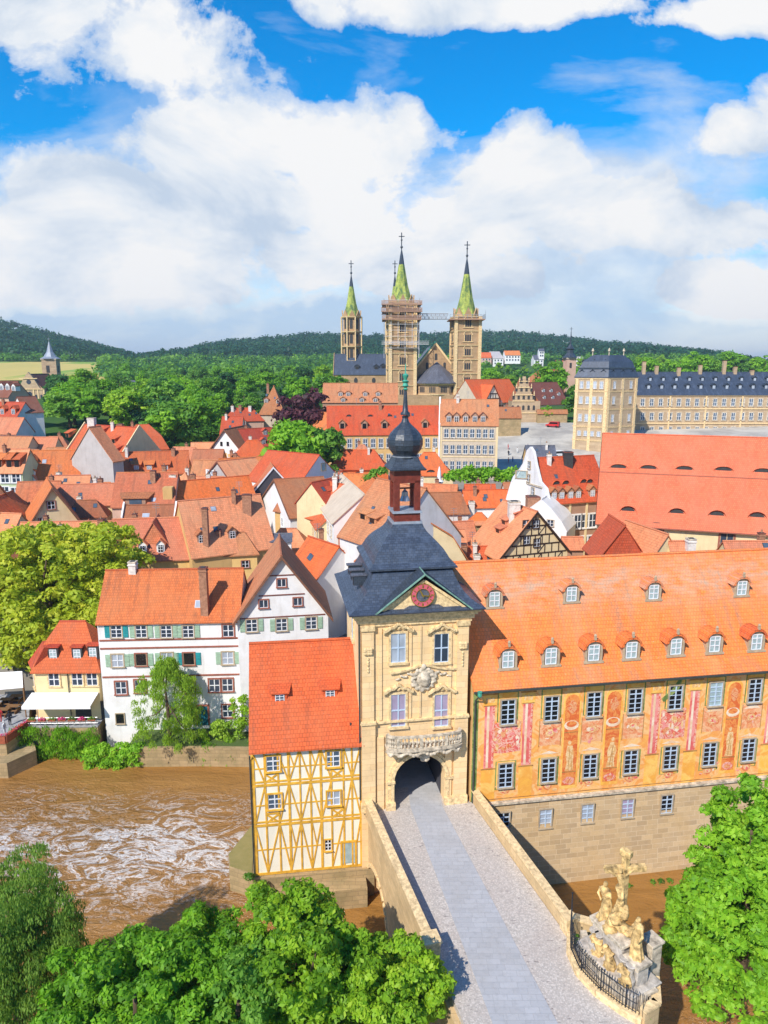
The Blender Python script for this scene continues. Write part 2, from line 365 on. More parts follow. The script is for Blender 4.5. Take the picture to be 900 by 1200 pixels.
# ------------------------------------------------------------------ windows (unit meshes, scaled in place)
WM = {}
def winmesh(sur='frame_stone', fr='frame_white', gl='glass_dark', rows=3, cols=2, sill=True, arch=False, aw=1.0, ah=1.7, sw=.14):
    key = (sur, fr, gl, rows, cols, sill, arch, aw, ah, sw)
    if key in WM: return WM[key]
    m = MB(); hw, hh = aw / 2, ah / 2
    def q(x0, z0, x1, z1, y0, y1): m.box(((x0 + x1) / 2, (y0 + y1) / 2, (z0 + z1) / 2), (x1 - x0, abs(y1 - y0), z1 - z0))
    m.mat(sur)
    if arch:
        k = 8; out = [(hw + sw, -hh)]; 
        arc_o = [((hw + sw) * math.cos(math.pi * i / k), hh - hw + (hw + sw) * math.sin(math.pi * i / k)) for i in range(k + 1)]
        arc_i = [(hw * math.cos(math.pi * i / k), hh - hw + hw * math.sin(math.pi * i / k)) for i in range(k + 1)]
        for i in range(k):
            a, b, c, d = arc_o[i], arc_o[i + 1], arc_i[i + 1], arc_i[i]
            m.poly_prism([(a[0], .03, a[1]), (b[0], .03, b[1]), (c[0], .03, c[1]), (d[0], .03, d[1])], (0, -.13, 0))
        q(-hw - sw, -hh, -hw, hh - hw, -.1, .03); q(hw, -hh, hw + sw, hh - hw, -.1, .03)
    else:
        q(-hw - sw, -hh, -hw, hh, -.1, .03); q(hw, -hh, hw + sw, hh, -.1, .03); q(-hw - sw, hh, hw + sw, hh + sw, -.1, .03)
    if sill: q(-hw - sw * 1.3, -hh - sw * .9, hw + sw * 1.3, -hh, -.2, .03)
    else: q(-hw - sw, -hh - sw, hw + sw, -hh, -.1, .03)
    m.mat(gl)
    if arch:
        m.poly_prism([(hw * math.cos(math.pi * i / 8), 0, hh - hw + hw * math.sin(math.pi * i / 8)) for i in range(9)] + [(-hw, 0, -hh), (hw, 0, -hh)], (0, -.015, 0))
    else: q(-hw, -hh, hw, hh, -.015, .0)
    if fr:
        m.mat(fr); b = .05
        q(-hw, -hh, -hw + b, hh - (hw if arch else 0), -.06, -.015); q(hw - b, -hh, hw, hh - (hw if arch else 0), -.06, -.015)
        q(-hw + b, -hh, hw - b, -hh + b, -.06, -.015)
        if not arch: q(-hw + b, hh - b, hw - b, hh, -.06, -.015)
        for i in range(1, cols):
            x = -hw + aw * i / cols; w2 = .045 if (cols == 2 or i == cols // 2) else .02
            q(x - w2, -hh + b, x + w2, hh - b, -.07, -.015)
        for i in range(1, rows):
            z = -hh + ah * i / rows; w2 = .018 if rows > 2 and i != rows - 1 else .04
            q(-hw + b, z - w2, hw - b, z + w2, -.065, -.015)
    me = m.mesh('window'); WM[key] = me; me['aw'] = aw; me['ah'] = ah
    return me
def win(parent, w, u, z, ww, hh, me, name='window', off=0.0):
    return place(name, me, parent, w.pt(u, z, off), w.a, (ww / me['aw'], 1, hh / me['ah']))
def shutters(parent, w, u, z, ww, hh, mat):
    for sgn in (-1, 1):
        m = MB(); m.mat(mat); c = u + sgn * (ww * .5 + ww * .33)
        w.rect(m, c - ww * .24, z - hh / 2, c + ww * .24, z + hh / 2, .07, .06)
        for k in range(7): w.rect(m, c - ww * .19, z - hh * .43 + k * hh * .125, c + ww * .19, z - hh * .43 + k * hh * .125 + hh * .06, .095, .025)
        m.build('shutter', parent)
# ------------------------------------------------------------------ dormers (unit meshes)
DM = {}
def dormesh(kind, wall, roof, gl='glass_dark', fr='frame_white'):
    key = (kind, wall, roof, gl, fr)
    if key in DM: return DM[key]
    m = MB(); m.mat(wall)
    if kind == 'eyelid':
        m.mat(roof); rings = []
        for y, s_ in ((0, 1), (.35, .95), (1.4, .75)):
            rings.append([(.62 * math.cos(math.pi * k / 8) * (1.15 if k in (0, 8) else 1), y - .08, -.5 + s_ * .85 * math.sin(math.pi * k / 8) ** .8) for k in range(9)])
        m.loft(rings, False, False, False)
        m.mat('frame_dark'); m.poly_prism([(.56 * math.cos(math.pi * k / 8), .06, -.5 + .7 * math.sin(math.pi * k / 8)) for k in range(9)], (0, .04, 0))
        DM[key] = m.mesh('dormer'); return DM[key]
    if kind == 'arch':
        pts = [(.5, 0, -.5), (.5, 0, .2)] + [(.5 * math.cos(math.pi * k / 8), 0, .2 + .38 * math.sin(math.pi * k / 8)) for k in range(1, 8)] + [(-.5, 0, .2), (-.5, 0, -.5)]
        m.poly_prism(pts, (0, 1, 0))
        m.box((0, -.06, -.5), (1.2, .16, .1))
        m.mat(roof)
        a = [(.60 * math.cos(math.pi * k / 8), .22 + .48 * math.sin(math.pi * k / 8)) for k in range(9)]
        b = [(.52 * math.cos(math.pi * k / 8), .18 + .40 * math.sin(math.pi * k / 8)) for k in range(9)]
        a[0] = (.70, .18); a[8] = (-.70, .18)
        for k in range(8):
            m.poly_prism([(a[k][0], -.14, a[k][1]), (a[k + 1][0], -.14, a[k + 1][1]), (b[k + 1][0], -.14, b[k + 1][1]), (b[k][0], -.14, b[k][1])], (0, .9, 0))
        m.mat('frame_stone'); m.box((0, -.12, .74), (.12, .12, .16)); m.ball((0, -.12, .88), .09, 6, 4); m.box((-.46, -.03, -.1), (.13, .08, .8)); m.box((.46, -.03, -.1), (.13, .08, .8))
    elif kind == 'gable':
        m.poly_prism([(-.5, 0, -.5), (.5, 0, -.5), (.5, 0, .4), (0, 0, .8), (-.5, 0, .4)], (0, 1, 0))
        m.mat(roof)
        for sg in (-1, 1):
            m.poly_prism([(0, -.12, .84), (sg * .66, -.12, .32), (sg * .66, -.12, .42), (0, -.12, .95)][::sg], (0, 1.25, 0))
    elif kind == 'shed':
        m.box((0, .5, 0), (1, 1, 1))
        m.mat(roof)
        m.poly_prism([(-.66, -.2, .44), (-.5, 1.6, .96), (-.5, 1.6, .9), (-.66, -.2, .36)], (1.32, 0, 0)) if False else None
        m.add([(-.7, -.22, .44), (.7, -.22, .44), (.95, 1.7, 1.15), (-.95, 1.7, 1.15), (-.7, -.22, .54), (.7, -.22, .54), (.95, 1.7, 1.25), (-.95, 1.7, 1.25)],
              [(3, 2, 1, 0), (4, 5, 6, 7), (0, 1, 5, 4), (1, 2, 6, 5), (2, 3, 7, 6), (3, 0, 4, 7)])
        m.mat(roof)
        m.poly_prism([(-.5, .02, -.5), (-.5, .02, .5), (-1.15, 1.7, 1.05), (-.75, 1.5, .4)], (-.03, 0, 0)); m.poly_prism([(.5, .02, -.5), (.5, .02, .5), (1.15, 1.7, 1.05), (.75, 1.5, .4)], (.03, 0, 0))
    elif kind == 'flat':
        m.box((0, .5, 0), (1, 1, 1)); m.mat(roof); m.box((0, .45, .54), (1.2, 1.3, .1))
    me = m.mesh('dormer'); DM[key] = me
    return me
WDM = {}
def dorwin(gl, fr):
    k = (gl, fr)
    if k not in WDM:
        m = MB(); m.mat(gl); m.box((0, -.035, 0), (.62, .02, .78))
        if fr:
            m.mat(fr)
            for x in (-.31, 0, .31): m.box((x, -.055, 0), (.055, .03, .8))
            for z in (-.39, -.08, .2, .39): m.box((0, -.053, z), (.62, .03, .045))
        WDM[k] = m.mesh('window')
    return WDM[k]
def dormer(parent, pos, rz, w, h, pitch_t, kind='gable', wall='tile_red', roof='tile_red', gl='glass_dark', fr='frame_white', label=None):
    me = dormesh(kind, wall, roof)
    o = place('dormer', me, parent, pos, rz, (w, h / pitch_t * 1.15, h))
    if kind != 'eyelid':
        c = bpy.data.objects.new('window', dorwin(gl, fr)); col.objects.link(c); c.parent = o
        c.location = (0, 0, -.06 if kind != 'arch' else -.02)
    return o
def chimney(parent, pos, w, h, mat='chimney_brick', d=None, pots=False):
    m = MB(); m.mat(mat); x, y, z = pos; d = d or w
    m.box((x, y, z + h / 2 - .8), (w, d, h + 1.6)); m.box((x, y, z + h - .25), (w + .14, d + .14, .12)); m.mat('trim_brown' if mat != 'chimney_white' else 'pale_stone'); m.box((x, y, z + h + .06), (w + .1, d + .1, .12))
    m.mat('frame_dark'); m.box((x, y, z + h + .14), (w * .6, d * .6, .06))
    if pots:
        m.mat('chimney_brick'); m.lathe((x, y, z + h + .1), [(.14, 0), (.11, .35), (.13, .4)], 8)
    return m.build('chimney', parent)
# ------------------------------------------------------------------ houses
ALLH = []
class House:
    def __init__(s, name, label, p0, p1, depth, ze, h, zb=None, axis='x', prof=None, hip=0, wall='white_wall', roof='tile_orange',
                 ov=.35, ovg=.2, group=None, cat='house', parapet=None, verge=None, th=.16, ridge=True, root=None, gutter=None, wallname='wall', inset=0):
        ALLH.append(s); s.front = W(p0, p1); s.L = s.front.L; s.D = depth; s.axis = axis; s.ze = ze; s.h = h
        base = s.front.pt(s.L / 2, 0, -depth / 2)
        s.zb = zb if zb is not None else gz(base.x, base.y) - 1.0
        s.root = root or thing(name, Vector((base.x, base.y, s.zb)), label, cat, group)
        s.A, s.B = (s.L, depth) if axis == 'x' else (depth, s.L)
        s.prof = [(f * s.B / 2, ze + g * h) for f, g in (prof or [(0, 0), (1, 1)])]
        pr = s.prof; s.hip = hip
        # --- wall
        m = MB().mat(wall)
        if hip: 
            pts = [(0, s.zb), (s.B, s.zb), (s.B, ze), (0, ze)]
        else:
            pts = [(0, s.zb), (s.B, s.zb)] + [(s.B - b, z - .1) for b, z in pr[:-1]] + [(s.B / 2, pr[-1][1] - .1)] + [(b, z - .1) for b, z in pr[:-1]][::-1]
        a = [s.P(0, b, z) for b, z in pts]; e = s.P(s.A, 0, 0) - s.P(0, 0, 0)
        m.poly_prism(a, e)
        s.wallobj = m.build(wallname, s.root, fix=True)
        # --- roof
        m = MB().mat(roof)
        t0 = (pr[1][1] - pr[0][1]) / max(pr[1][0] - pr[0][0], .01)
        eb, ez = -ov, pr[0][1] - min(ov * t0 * .8, .24)
        if hip:
            rings = []
            def ring(b, z):
                ins = b * hip if b > 0 else b
                ins = min(ins, s.A / 2 - .02)
                return [s.P(ins, b, z), s.P(s.A - ins, b, z), s.P(s.A - ins, s.B - b, z), s.P(ins, s.B - b, z)]
            rings = [ring(eb, ez - th), ring(eb, ez)] + [ring(b, z) for b, z in pr[1:-1]] + [ring(pr[-1][0] - .02, pr[-1][1])]
            m.loft(rings)
        else:
            out = [(eb, ez)] + pr[1:] + [(s.B - b, z) for b, z in pr[1:-1]][::-1] + [(s.B - eb, ez)]
            if len(pr) > 2 or True:
                inn = [(b, z - th * (1 if 0 < i < len(out) - 1 else .9)) for i, (b, z) in enumerate(out)]
                poly = out + inn[::-1]
            m.poly_prism([s.P(-ovg, b, z) for b, z in poly], s.P(s.A + ovg, 0, 0) - s.P(-ovg, 0, 0))
        s.roofobj = m.build('roof', s.root, fix=True)
        if ridge and len(pr):
            m = MB().mat(roof if ridge is True else ridge); ia = pr[-1][0] * hip if hip else -ovg
            ia = min(ia, s.A / 2 - .3)
            m.tube([s.P(ia, s.B / 2, pr[-1][1] + .0), s.P(s.A - ia, s.B / 2, pr[-1][1] + .0)], .13, 6)
            m.build('ridge_cap', s.root)
        if parapet:
            for aa in (-.28, s.A + .0):
                m = MB().mat(parapet)
                up = .45
                pts = [(-.25, ze - .8), (s.B + .25, ze - .8), (s.B + .25, ze + up)] + [(s.B / 2, pr[-1][1] + up + .15)] + [(-.25, ze + up)]
                m.poly_prism([s.P(aa, b, z) for b, z in pts], s.P(.28, 0, 0) - s.P(0, 0, 0))
                m.build('parapet', s.root, fix=True)
        if verge:
            for sg in (0, 1):
                m = MB().mat(verge)
                for (b0, z0), (b1, z1) in zip([(eb, ez)] + pr[1:-1], pr[1:]):
                    for q in (ovg + .06,):
                        B0, B1 = (b0, b1) if sg == 0 else (s.B - b0, s.B - b1)
                        m.poly_prism([s.P(-q, B0, z0 + .04), s.P(-q, B1, z1 + .04), s.P(-q, B1, z1 - .34), s.P(-q, B0, z0 - .34)], s.P(.07, 0, 0) - s.P(0, 0, 0))
                m.build('bargeboard', s.root, fix=True)
        if gutter and not hip:
            m = MB().mat(gutter); m.bar(s.P(-ovg, eb - .08, ez - .1), s.P(s.A + ovg, eb - .08, ez - .1), .16, .14)
            m.build('gutter', s.root)
        n = s.front
        s.right = W(n.pt(s.L, 0, 0), n.pt(s.L, 0, -s.D)); s.left = W(n.pt(0, 0, -s.D), n.pt(0, 0, 0))
    def P(s, a, b, z):
        u, d = (a, b) if s.axis == 'x' else (b, a)
        return s.front.pt(u, z, -d)
    def hit(s, px, py, seg=0, side='near'):
        (b0, z0), (b1, z1) = s.prof[seg], s.prof[seg + 1]
        if side == 'far': b0, b1 = s.B - b0, s.B - b1
        p, q = s.P(0, b0, z0), s.P(0, b1, z1); e = (s.P(1, 0, 0) - s.P(0, 0, 0))
        nrm = (q - p).cross(e).normalized(); d = ray(px, py); c = Vector((0, 0, CAMZ))
        t = nrm.dot(p - c) / nrm.dot(d); return c + d * t
    def slope(s, seg=0):
        (b0, z0), (b1, z1) = s.prof[seg], s.prof[seg + 1]
        return (z1 - z0) / (b1 - b0)
    def rz(s, side):
        if s.axis == 'x': return s.front.a + (0 if side == 'near' else math.pi)
        return s.front.a + (-math.pi / 2 if side == 'near' else math.pi / 2)
    def dormers(s, pts, w=1.0, h=1.1, kind='gable', seg=0, side='near', **k):
        for px, py in pts:
            p = s.hit(px, py, seg, side); p = s.hit(px, py + h * .46 * F * CP / p.y, seg, side) + Vector((0, 0, h * .46))
            dormer(s.root, p, s.rz(side), w, h, s.slope(seg), kind, **k)
        return s
    def chim(s, pts, seg=0, side='near', mat='chimney_brick', w=.7, d=None, pots=False):
        for px, pyt, pyb in pts:
            p = s.hit(px, pyb, seg, side); Y = p.y; top = at_y(px, pyt, Y).z
            chimney(s.root, (p.x, p.y, p.z), w, max(.5, top - p.z), mat, d, pots)
        return s
    def skyl(s, pts, w=.8, h=1.0, seg=0, side='near'):
        for px, py in pts:
            p = s.hit(px, py, seg, side); m = MB().mat('steel'); t = math.atan(s.slope(seg))
            m.box((0, 0, 0), (w, h, .16)); m.mat('glass_curtain'); m.box((0, 0, .09), (w * .8, h * .8, .03))
            me = m.mesh('skylight'); o = place('skylight', me, s.root, p, s.rz(side)); o.rotation_euler = (t, 0, s.rz(side))
        return s
    def wins(s, pts, ww, hh, me, wall=None, sh=None, name='window'):
        wl = wall or s.front
        for px, py in pts:
            u, z = wl.hit(px, py, .0)
            win(s.root, wl, u, z, ww, hh, me, name)
            if sh: shutters(s.root, wl, u, z, ww, hh, sh)
        return s
    def grid(s, n, zs, ww, hh, me, wall=None, m0=.9):
        wl = wall or s.front
        for z in zs:
            for i in range(n):
                win(s.root, wl, m0 + (wl.L - 2 * m0) * (i + .5) / n, z, ww, hh, me)
        return s
def solve_y(px, py, wh, lo=60, hi=400):
    """depth at which an eave seen at this pixel stands wh metres above the ground"""
    f = lambda Y: at_y(px, py, Y).z - (gz(at_y(px, py, Y).x, Y) + wh)
    a, b = lo, hi
    if f(a) < 0: return a
    Y = a
    while Y < hi:
        if f(Y) <= 0: break
        Y += 2
    return Y
def fitE(name, label, eL, eR, ry, wh=9, pitch=48, Y=None, axis='x', length=None, apex=None, **k):
    Y = Y or solve_y(eL[0], eL[1], wh)
    a = at_y(eL[0], eL[1], Y); ze = a.z; b = at_z(eR[0], eR[1], ze)
    if b.y < 10 or b.y > 900 or ze > 39.5: b = at_y(eR[0], eR[1], Y)
    front = W(a, b); t = math.tan(R(pitch))
    if axis == 'x':
        lo, hi = .2, 25
        for _ in range(40):
            h = (lo + hi) / 2
            if proj(front.pt(front.L / 2, ze + h, -h / t))[1] > ry: lo = h
            else: hi = h
        depth = 2 * h / t
    else:
        u, z = front.hit((eL[0] + eR[0]) / 2, ry); h = z - ze; depth = length or 10
    if k.pop('info', None): print(name, 'ze', round(ze, 1), 'Y', round(Y), 'L', round(front.L, 1), 'h', round(h, 1), 'D', round(depth, 1))
    return House(name, label, (a.x, a.y), (b.x, b.y), depth, ze, h, axis=axis, **k)
# ------------------------------------------------------------------ foliage
def leaf_mesh(name, clumps, per, size, mat, seed=0, updir=.35, droop=0, flat=.8):
    """clumps: array (n,4) of centre and radius; every clump is a puff of small leaf faces"""
    g = np.random.default_rng(seed); cl = np.asarray(clumps, dtype=float); n = len(cl)
    cnt = np.maximum(3, (per * (cl[:, 3] / cl[:, 3].mean()) ** 2)).astype(int); idx = np.repeat(np.arange(n), cnt); k = len(idx)
    d = g.normal(size=(k, 3)); d /= np.linalg.norm(d, axis=1)[:, None]; d[:, 2] = np.where(d[:, 2] < -.3, -d[:, 2] * .7, d[:, 2])
    rad = g.uniform(.35, 1.08, k) ** .6
    p = cl[idx, :3] + d * (cl[idx, 3] * rad)[:, None] * np.array([1, 1, flat])
    if droop: p[:, 2] -= g.uniform(0, droop, k) * (rad ** 2)
    nr = d * .9 + g.normal(size=(k, 3)) * .55 + np.array([0, 0, updir]); nr /= np.linalg.norm(nr, axis=1)[:, None]
    t = np.cross(nr, g.normal(size=(k, 3))); t /= np.linalg.norm(t, axis=1)[:, None]
    if droop: t = t * .35 + np.array([0, 0, -1.]); t /= np.linalg.norm(t, axis=1)[:, None]
    b = np.cross(nr, t)
    s = size * g.uniform(.55, 1.35, k)[:, None]
    w = .34 if droop else .55
    v = np.stack([p - t * s * .6, p + b * s * w * .6 - t * s * .05, p + t * s * .6 + nr * s * .08, p - b * s * w * .6 - t * s * .05], 1).reshape(-1, 3)
    me = bpy.data.meshes.new(name); me.vertices.add(k * 4); me.vertices.foreach_set('co', v.ravel())
    me.loops.add(k * 4); me.loops.foreach_set('vertex_index', np.arange(k * 4, dtype=np.int32))
    me.polygons.add(k); me.polygons.foreach_set('loop_start', np.arange(0, k * 4, 4, dtype=np.int32)); me.polygons.foreach_set('loop_total', np.full(k, 4, dtype=np.int32))
    ct = g.uniform(-.22, .22, n)
    tint = np.clip(.5 + ct[idx] + g.normal(size=k) * .16, 0, 1)
    at = me.attributes.new('tint', 'FLOAT', 'FACE'); at.data.foreach_set('value', tint.astype(np.float32))
    me.update(); me.validate(); me.materials.append(MATS[mat]); return me
def crown_clumps(h0, h1, rx, n, rs, seed, lobes=6, top=1.0, ry=None):
    """clump centres over several overlapping boughs of an uneven crown"""
    g = random.Random(seed); ry = ry or rx; cz = (h0 + h1) / 2; hz = (h1 - h0) / 2; L = [(0, 0, cz, rx * .72, ry * .72, hz * .92)]
    for i in range(lobes):
        a = 2 * math.pi * (i + g.uniform(-.3, .3)) / lobes; q = g.uniform(.38, .6); z = cz + g.uniform(-.55, .5) * hz
        L.append((rx * q * math.cos(a), ry * q * math.sin(a), z, rx * g.uniform(.38, .52), ry * g.uniform(.38, .52), hz * g.uniform(.32, .5)))
    out = []
    while len(out) < n:
        l = g.choice(L + [L[0]]); u = g.uniform(-1, 1); a = g.uniform(0, 2 * math.pi); r = math.sqrt(1 - u * u); q = g.uniform(.62, 1.0)
        z = l[2] + l[5] * u * q
        out.append((l[0] + l[3] * r * math.cos(a) * q, l[1] + l[4] * r * math.sin(a) * q, max(z, h0), rs * g.uniform(.65, 1.35)))
    return out
def trunk_mesh(h, r, crown, seed, nl=7, name='trunk'):
    g = random.Random(seed); m = MB().mat('bark'); pts = [(g.uniform(-.04, .04) * h * i / 5, g.uniform(-.04, .04) * h * i / 5, h * i / 5) for i in range(6)]
    m.tube(pts, [r * 1.35, r, r * .85, r * .7, r * .5, r * .25], 8)
    for i in range(nl):
        c = crown[(i * 7919 + seed) % len(crown)]; b = Vector(pts[2 + i % 3]); e = Vector(c[:3]); md = (b + e) / 2 + Vector((0, 0, -.05 * h))
        m.tube([b, md, e], [r * .45, r * .3, r * .08], 6)
    return m.mesh(name, smooth=True)
def tree(name, label, pos, clumps, per, size, mat, r=.3, seed=1, group=None, cat='tree', trunk_h=None, **k):
    root = thing(name, Vector(pos), label, cat, group)
    top = max(c[2] for c in clumps)
    o = bpy.data.objects.new('trunk', trunk_mesh(trunk_h or top * .8, r, clumps, seed)); col.objects.link(o); o.parent = root
    o = bpy.data.objects.new('crown', leaf_mesh('crown', clumps, per, size, mat, seed, **k)); col.objects.link(o); o.parent = root
    return root
MT = {}
def proto(kind, mat, seed):
    """shared meshes of a tree 10 m tall"""
    key = (kind, mat, seed)
    if key not in MT:
        if kind == 'round': cl = crown_clumps(2.0, 10, 4.2, 64, 1.15, seed, 6); size = .62; per = 60
        elif kind == 'tall': cl = crown_clumps(1.5, 10, 2.6, 54, .9, seed, 5); size = .5; per = 60
        elif kind == 'cone': 
            g = random.Random(seed); cl = []
            for i in range(60):
                z = g.uniform(1, 9.8); q = (10 - z) / 9 * 2.3 * g.uniform(.6, 1.05); a = g.uniform(0, 6.28); cl.append((q * math.cos(a), q * math.sin(a), z, .75))
            size = .45; per = 50
        elif kind == 'bush': cl = crown_clumps(.5, 9, 6.5, 50, 1.8, seed, 6); size = .8; per = 60
        MT[key] = (leaf_mesh('crown', cl, per, size, mat, seed), trunk_mesh(8, .28 if kind != 'bush' else .1, cl, seed))
    return MT[key]
def mtree(kind, mat, seed, pos, h, label, group, name='broadleaf_tree', cat='tree', wide=1.0):
    cr, tr = proto(kind, mat, seed % 4); s = h / 10; root = thing(name, Vector(pos), label, cat, group)
    for nm, me in (('trunk', tr), ('crown', cr)):
        o = bpy.data.objects.new(nm, me); col.objects.link(o); o.parent = root; o.scale = (s * wide, s * wide, s); o.rotation_euler = (0, 0, (seed * 1.37) % 6.28)
    return root
# ------------------------------------------------------------------ camera, sun, sky
cam = bpy.data.objects.new('camera', bpy.data.cameras.new('camera')); col.objects.link(cam)
cam.location = (0, 0, CAMZ); cam.rotation_euler = (math.pi / 2 - PITCH, 0, 0)
cam.data.sensor_fit = 'VERTICAL'; cam.data.sensor_height = 24; cam.data.lens = 24 * F / 1200; cam.data.clip_end = 12000; cam.data.clip_start = .5
bpy.context.scene.camera = cam
SUNDIR = Vector((-.46, -.70, .76)).normalized()
sun = bpy.data.objects.new('sun', bpy.data.lights.new('sun', 'SUN')); col.objects.link(sun)
sun.data.energy = 4.3; sun.data.angle = R(.6); sun.data.color = (1, .94, .84)
sun.rotation_euler = (-SUNDIR).to_track_quat('-Z', 'Y').to_euler()
wd = bpy.data.worlds.new('World'); bpy.context.scene.world = wd; wd.use_nodes = True
def make_sky():
    t = wd.node_tree; n = t.nodes; l = t.links; n.clear()
    def nd(ty, **k):
        x = n.new(ty)
        for a, b in k.items(): setattr(x, a, b)
        return x
    def mt(op, a, b=0, c=None, clamp=False):
        m = nd('ShaderNodeMath', operation=op, use_clamp=clamp)
        for i, v in enumerate((a, b) if c is None else (a, b, c)):
            if isinstance(v, bpy.types.NodeSocket): l.new(v, m.inputs[i])
            else: m.inputs[i].default_value = v
        return m.outputs[0]
    def ramp(f, st):
        r = nd('ShaderNodeValToRGB'); l.new(f, r.inputs[0]); e = r.color_ramp.elements
        while len(e) < len(st): e.new(.5)
        for i, (p, c) in enumerate(st): e[i].position = p; e[i].color = (c, c, c, 1) if not hasattr(c, '__len__') else (*c, 1)
        return r.outputs[0]
    def mixc(f, a, b):
        m = nd('ShaderNodeMix', data_type='RGBA')
        for i, v in ((0, f), (6, a), (7, b)):
            if isinstance(v, bpy.types.NodeSocket): l.new(v, m.inputs[i])
            else: m.inputs[i].default_value = v if i == 0 else (*v, 1)
        return m.outputs[2]
    sky = nd('ShaderNodeTexSky', sky_type='NISHITA', sun_disc=False)
    sky.sun_elevation = math.asin(SUNDIR.z); sky.sun_rotation = math.atan2(SUNDIR.x, SUNDIR.y); sky.air_density = 1.0; sky.dust_density = .3; sky.ozone_density = 3
    tc = nd('ShaderNodeTexCoord'); sp = nd('ShaderNodeSeparateXYZ'); l.new(tc.outputs['Generated'], sp.inputs[0])
    y = mt('MAXIMUM', mt('ABSOLUTE', sp.outputs[1]), .12)
    a = mt('DIVIDE', sp.outputs[0], y); e = mt('DIVIDE', sp.outputs[2], y)
    cmb = nd('ShaderNodeCombineXYZ'); l.new(a, cmb.inputs[0]); l.new(e, cmb.inputs[1])
    def noise(sx, sy, sc, det, rough, dist=0, off=0):
        mp = nd('ShaderNodeMapping'); l.new(cmb.outputs[0], mp.inputs[0]); mp.inputs['Scale'].default_value = (sx, sy, 1); mp.inputs['Location'].default_value = (off, off * .7, off)
        x = nd('ShaderNodeTexNoise'); l.new(mp.outputs[0], x.inputs[0]); x.inputs['Scale'].default_value = sc; x.inputs['Detail'].default_value = det; x.inputs['Roughness'].default_value = rough; x.inputs['Distortion'].default_value = dist
        return x.outputs[0]
    def blob(px, py, rx, ry):
        r0 = ray(px, py); a0, e0 = r0.x / r0.y, r0.z / r0.y; ra, re = rx / F / 1.0, ry / F * 1.02
        u = mt('DIVIDE', mt('SUBTRACT', a, a0), ra); v = mt('DIVIDE', mt('SUBTRACT', e, e0), re)
        v2 = mt('MULTIPLY', v, mt('ADD', 1, mt('MULTIPLY', mt('LESS_THAN', v, 0), .35)))
        return mt('SUBTRACT', 1, mt('SQRT', mt('ADD', mt('MULTIPLY', u, u), mt('MULTIPLY', v2, v2)))), v
    BL = [(170, 70, 190, 95), (60, 20, 120, 60), (245, 175, 160, 95), (95, 225, 125, 62), (395, 190, 130, 75), (270, 250, 270, 90), (120, 320, 250, 70), (30, 290, 90, 60),
          (625, 205, 115, 75), (690, 250, 190, 70), (560, 270, 120, 75), (830, 265, 160, 62), (860, 160, 85, 52), (950, 130, 120, 60), (850, 340, 130, 50), (540, 330, 240, 55), (600, 5, 300, 42), (850, 20, 200, 38), (390, 300, 160, 80)]
    big = noise(1, 1.25, 3.2, 9, .62, .25); hs = None; sh = None
    for b in BL:
        d, v = blob(*b)
        s2 = mt('MULTIPLY_ADD', v, .5, .5)
        hs = d if hs is None else mt('SMOOTH_MAX', hs, d, .12)
        hs.node.operation
    puff = noise(1, 1.2, 9, 8, .6, .3, 3.1)
    dens = mt('ADD', mt('ADD', mt('MULTIPLY', hs, 1.0), mt('MULTIPLY', mt('SUBTRACT', big, .5), 2.7)), mt('MULTIPLY', mt('SUBTRACT', puff, .5), .85))
    cum = ramp(dens, [(.14, 0), (.22, .55), (.42, 1)])
    # thin veil lower down and wisps higher up
    ve = mt('ADD', mt('MULTIPLY', mt('SUBTRACT', .42, e), 3.6), mt('MULTIPLY', mt('SUBTRACT', noise(.8, 2.2, 3.0, 7, .6, .5, 9), .5), 2.2))
    veil = mt('MULTIPLY', ramp(ve, [(.30, 0), (.92, 1)]), .92)
    # light and shade inside the clouds
    sh = noise(.9, 1.5, 4.0, 8, .6, .35, 5.0)
    shade = mt('ADD', mt('MULTIPLY', mt('SUBTRACT', dens, .15), -.25), mt('MULTIPLY', mt('ADD', mt('MULTIPLY', mt('SUBTRACT', sh, .5), 1.9), .5), 1.15))
    shade = mt('ADD', shade, mt('MULTIPLY', mt('SUBTRACT', .40, e), .25))
    ccol = ramp(shade, [(.38, (1.0, 1.0, 1.0)), (.56, (.86, .91, .97)), (.80, (.60, .71, .86))])
    vcol = ramp(noise(.8, 2.0, 5, 7, .6, .4, 2), [(.38, (.56, .70, .90)), (.60, (.84, .90, .96))])
    hsv = nd('ShaderNodeHueSaturation'); l.new(sky.outputs[0], hsv.inputs['Color']); hsv.inputs['Saturation'].default_value = 1.75; hsv.inputs['Hue'].default_value = .50
    b1 = nd('ShaderNodeBackground'); l.new(hsv.outputs[0], b1.inputs[0]); b1.inputs[1].default_value = .15
    b2 = nd('ShaderNodeBackground'); l.new(mixc(cum, vcol, ccol), b2.inputs[0]); b2.inputs[1].default_value = .74
    f = mt('MAXIMUM', cum, veil)
    f = mt('MULTIPLY', f, mt('GREATER_THAN', sp.outputs[2], -.02))
    mx = nd('ShaderNodeMixShader'); l.new(f, mx.inputs[0]); l.new(b1.outputs[0], mx.inputs[1]); l.new(b2.outputs[0], mx.inputs[2])
    o = nd('ShaderNodeOutputWorld'); l.new(mx.outputs[0], o.inputs[0])
make_sky()
S = bpy.context.scene
S.view_settings.view_transform = 'Standard'; S.view_settings.look = 'None'; S.view_settings.gamma = 1; S.view_settings.exposure = EXPOSURE = .38
S.cycles.use_denoising = True; S.cycles.max_bounces = 6; S.cycles.diffuse_bounces = 3; S.cycles.glossy_bounces = 3; S.cycles.transmission_bounces = 3; S.cycles.transparent_max_bounces = 4
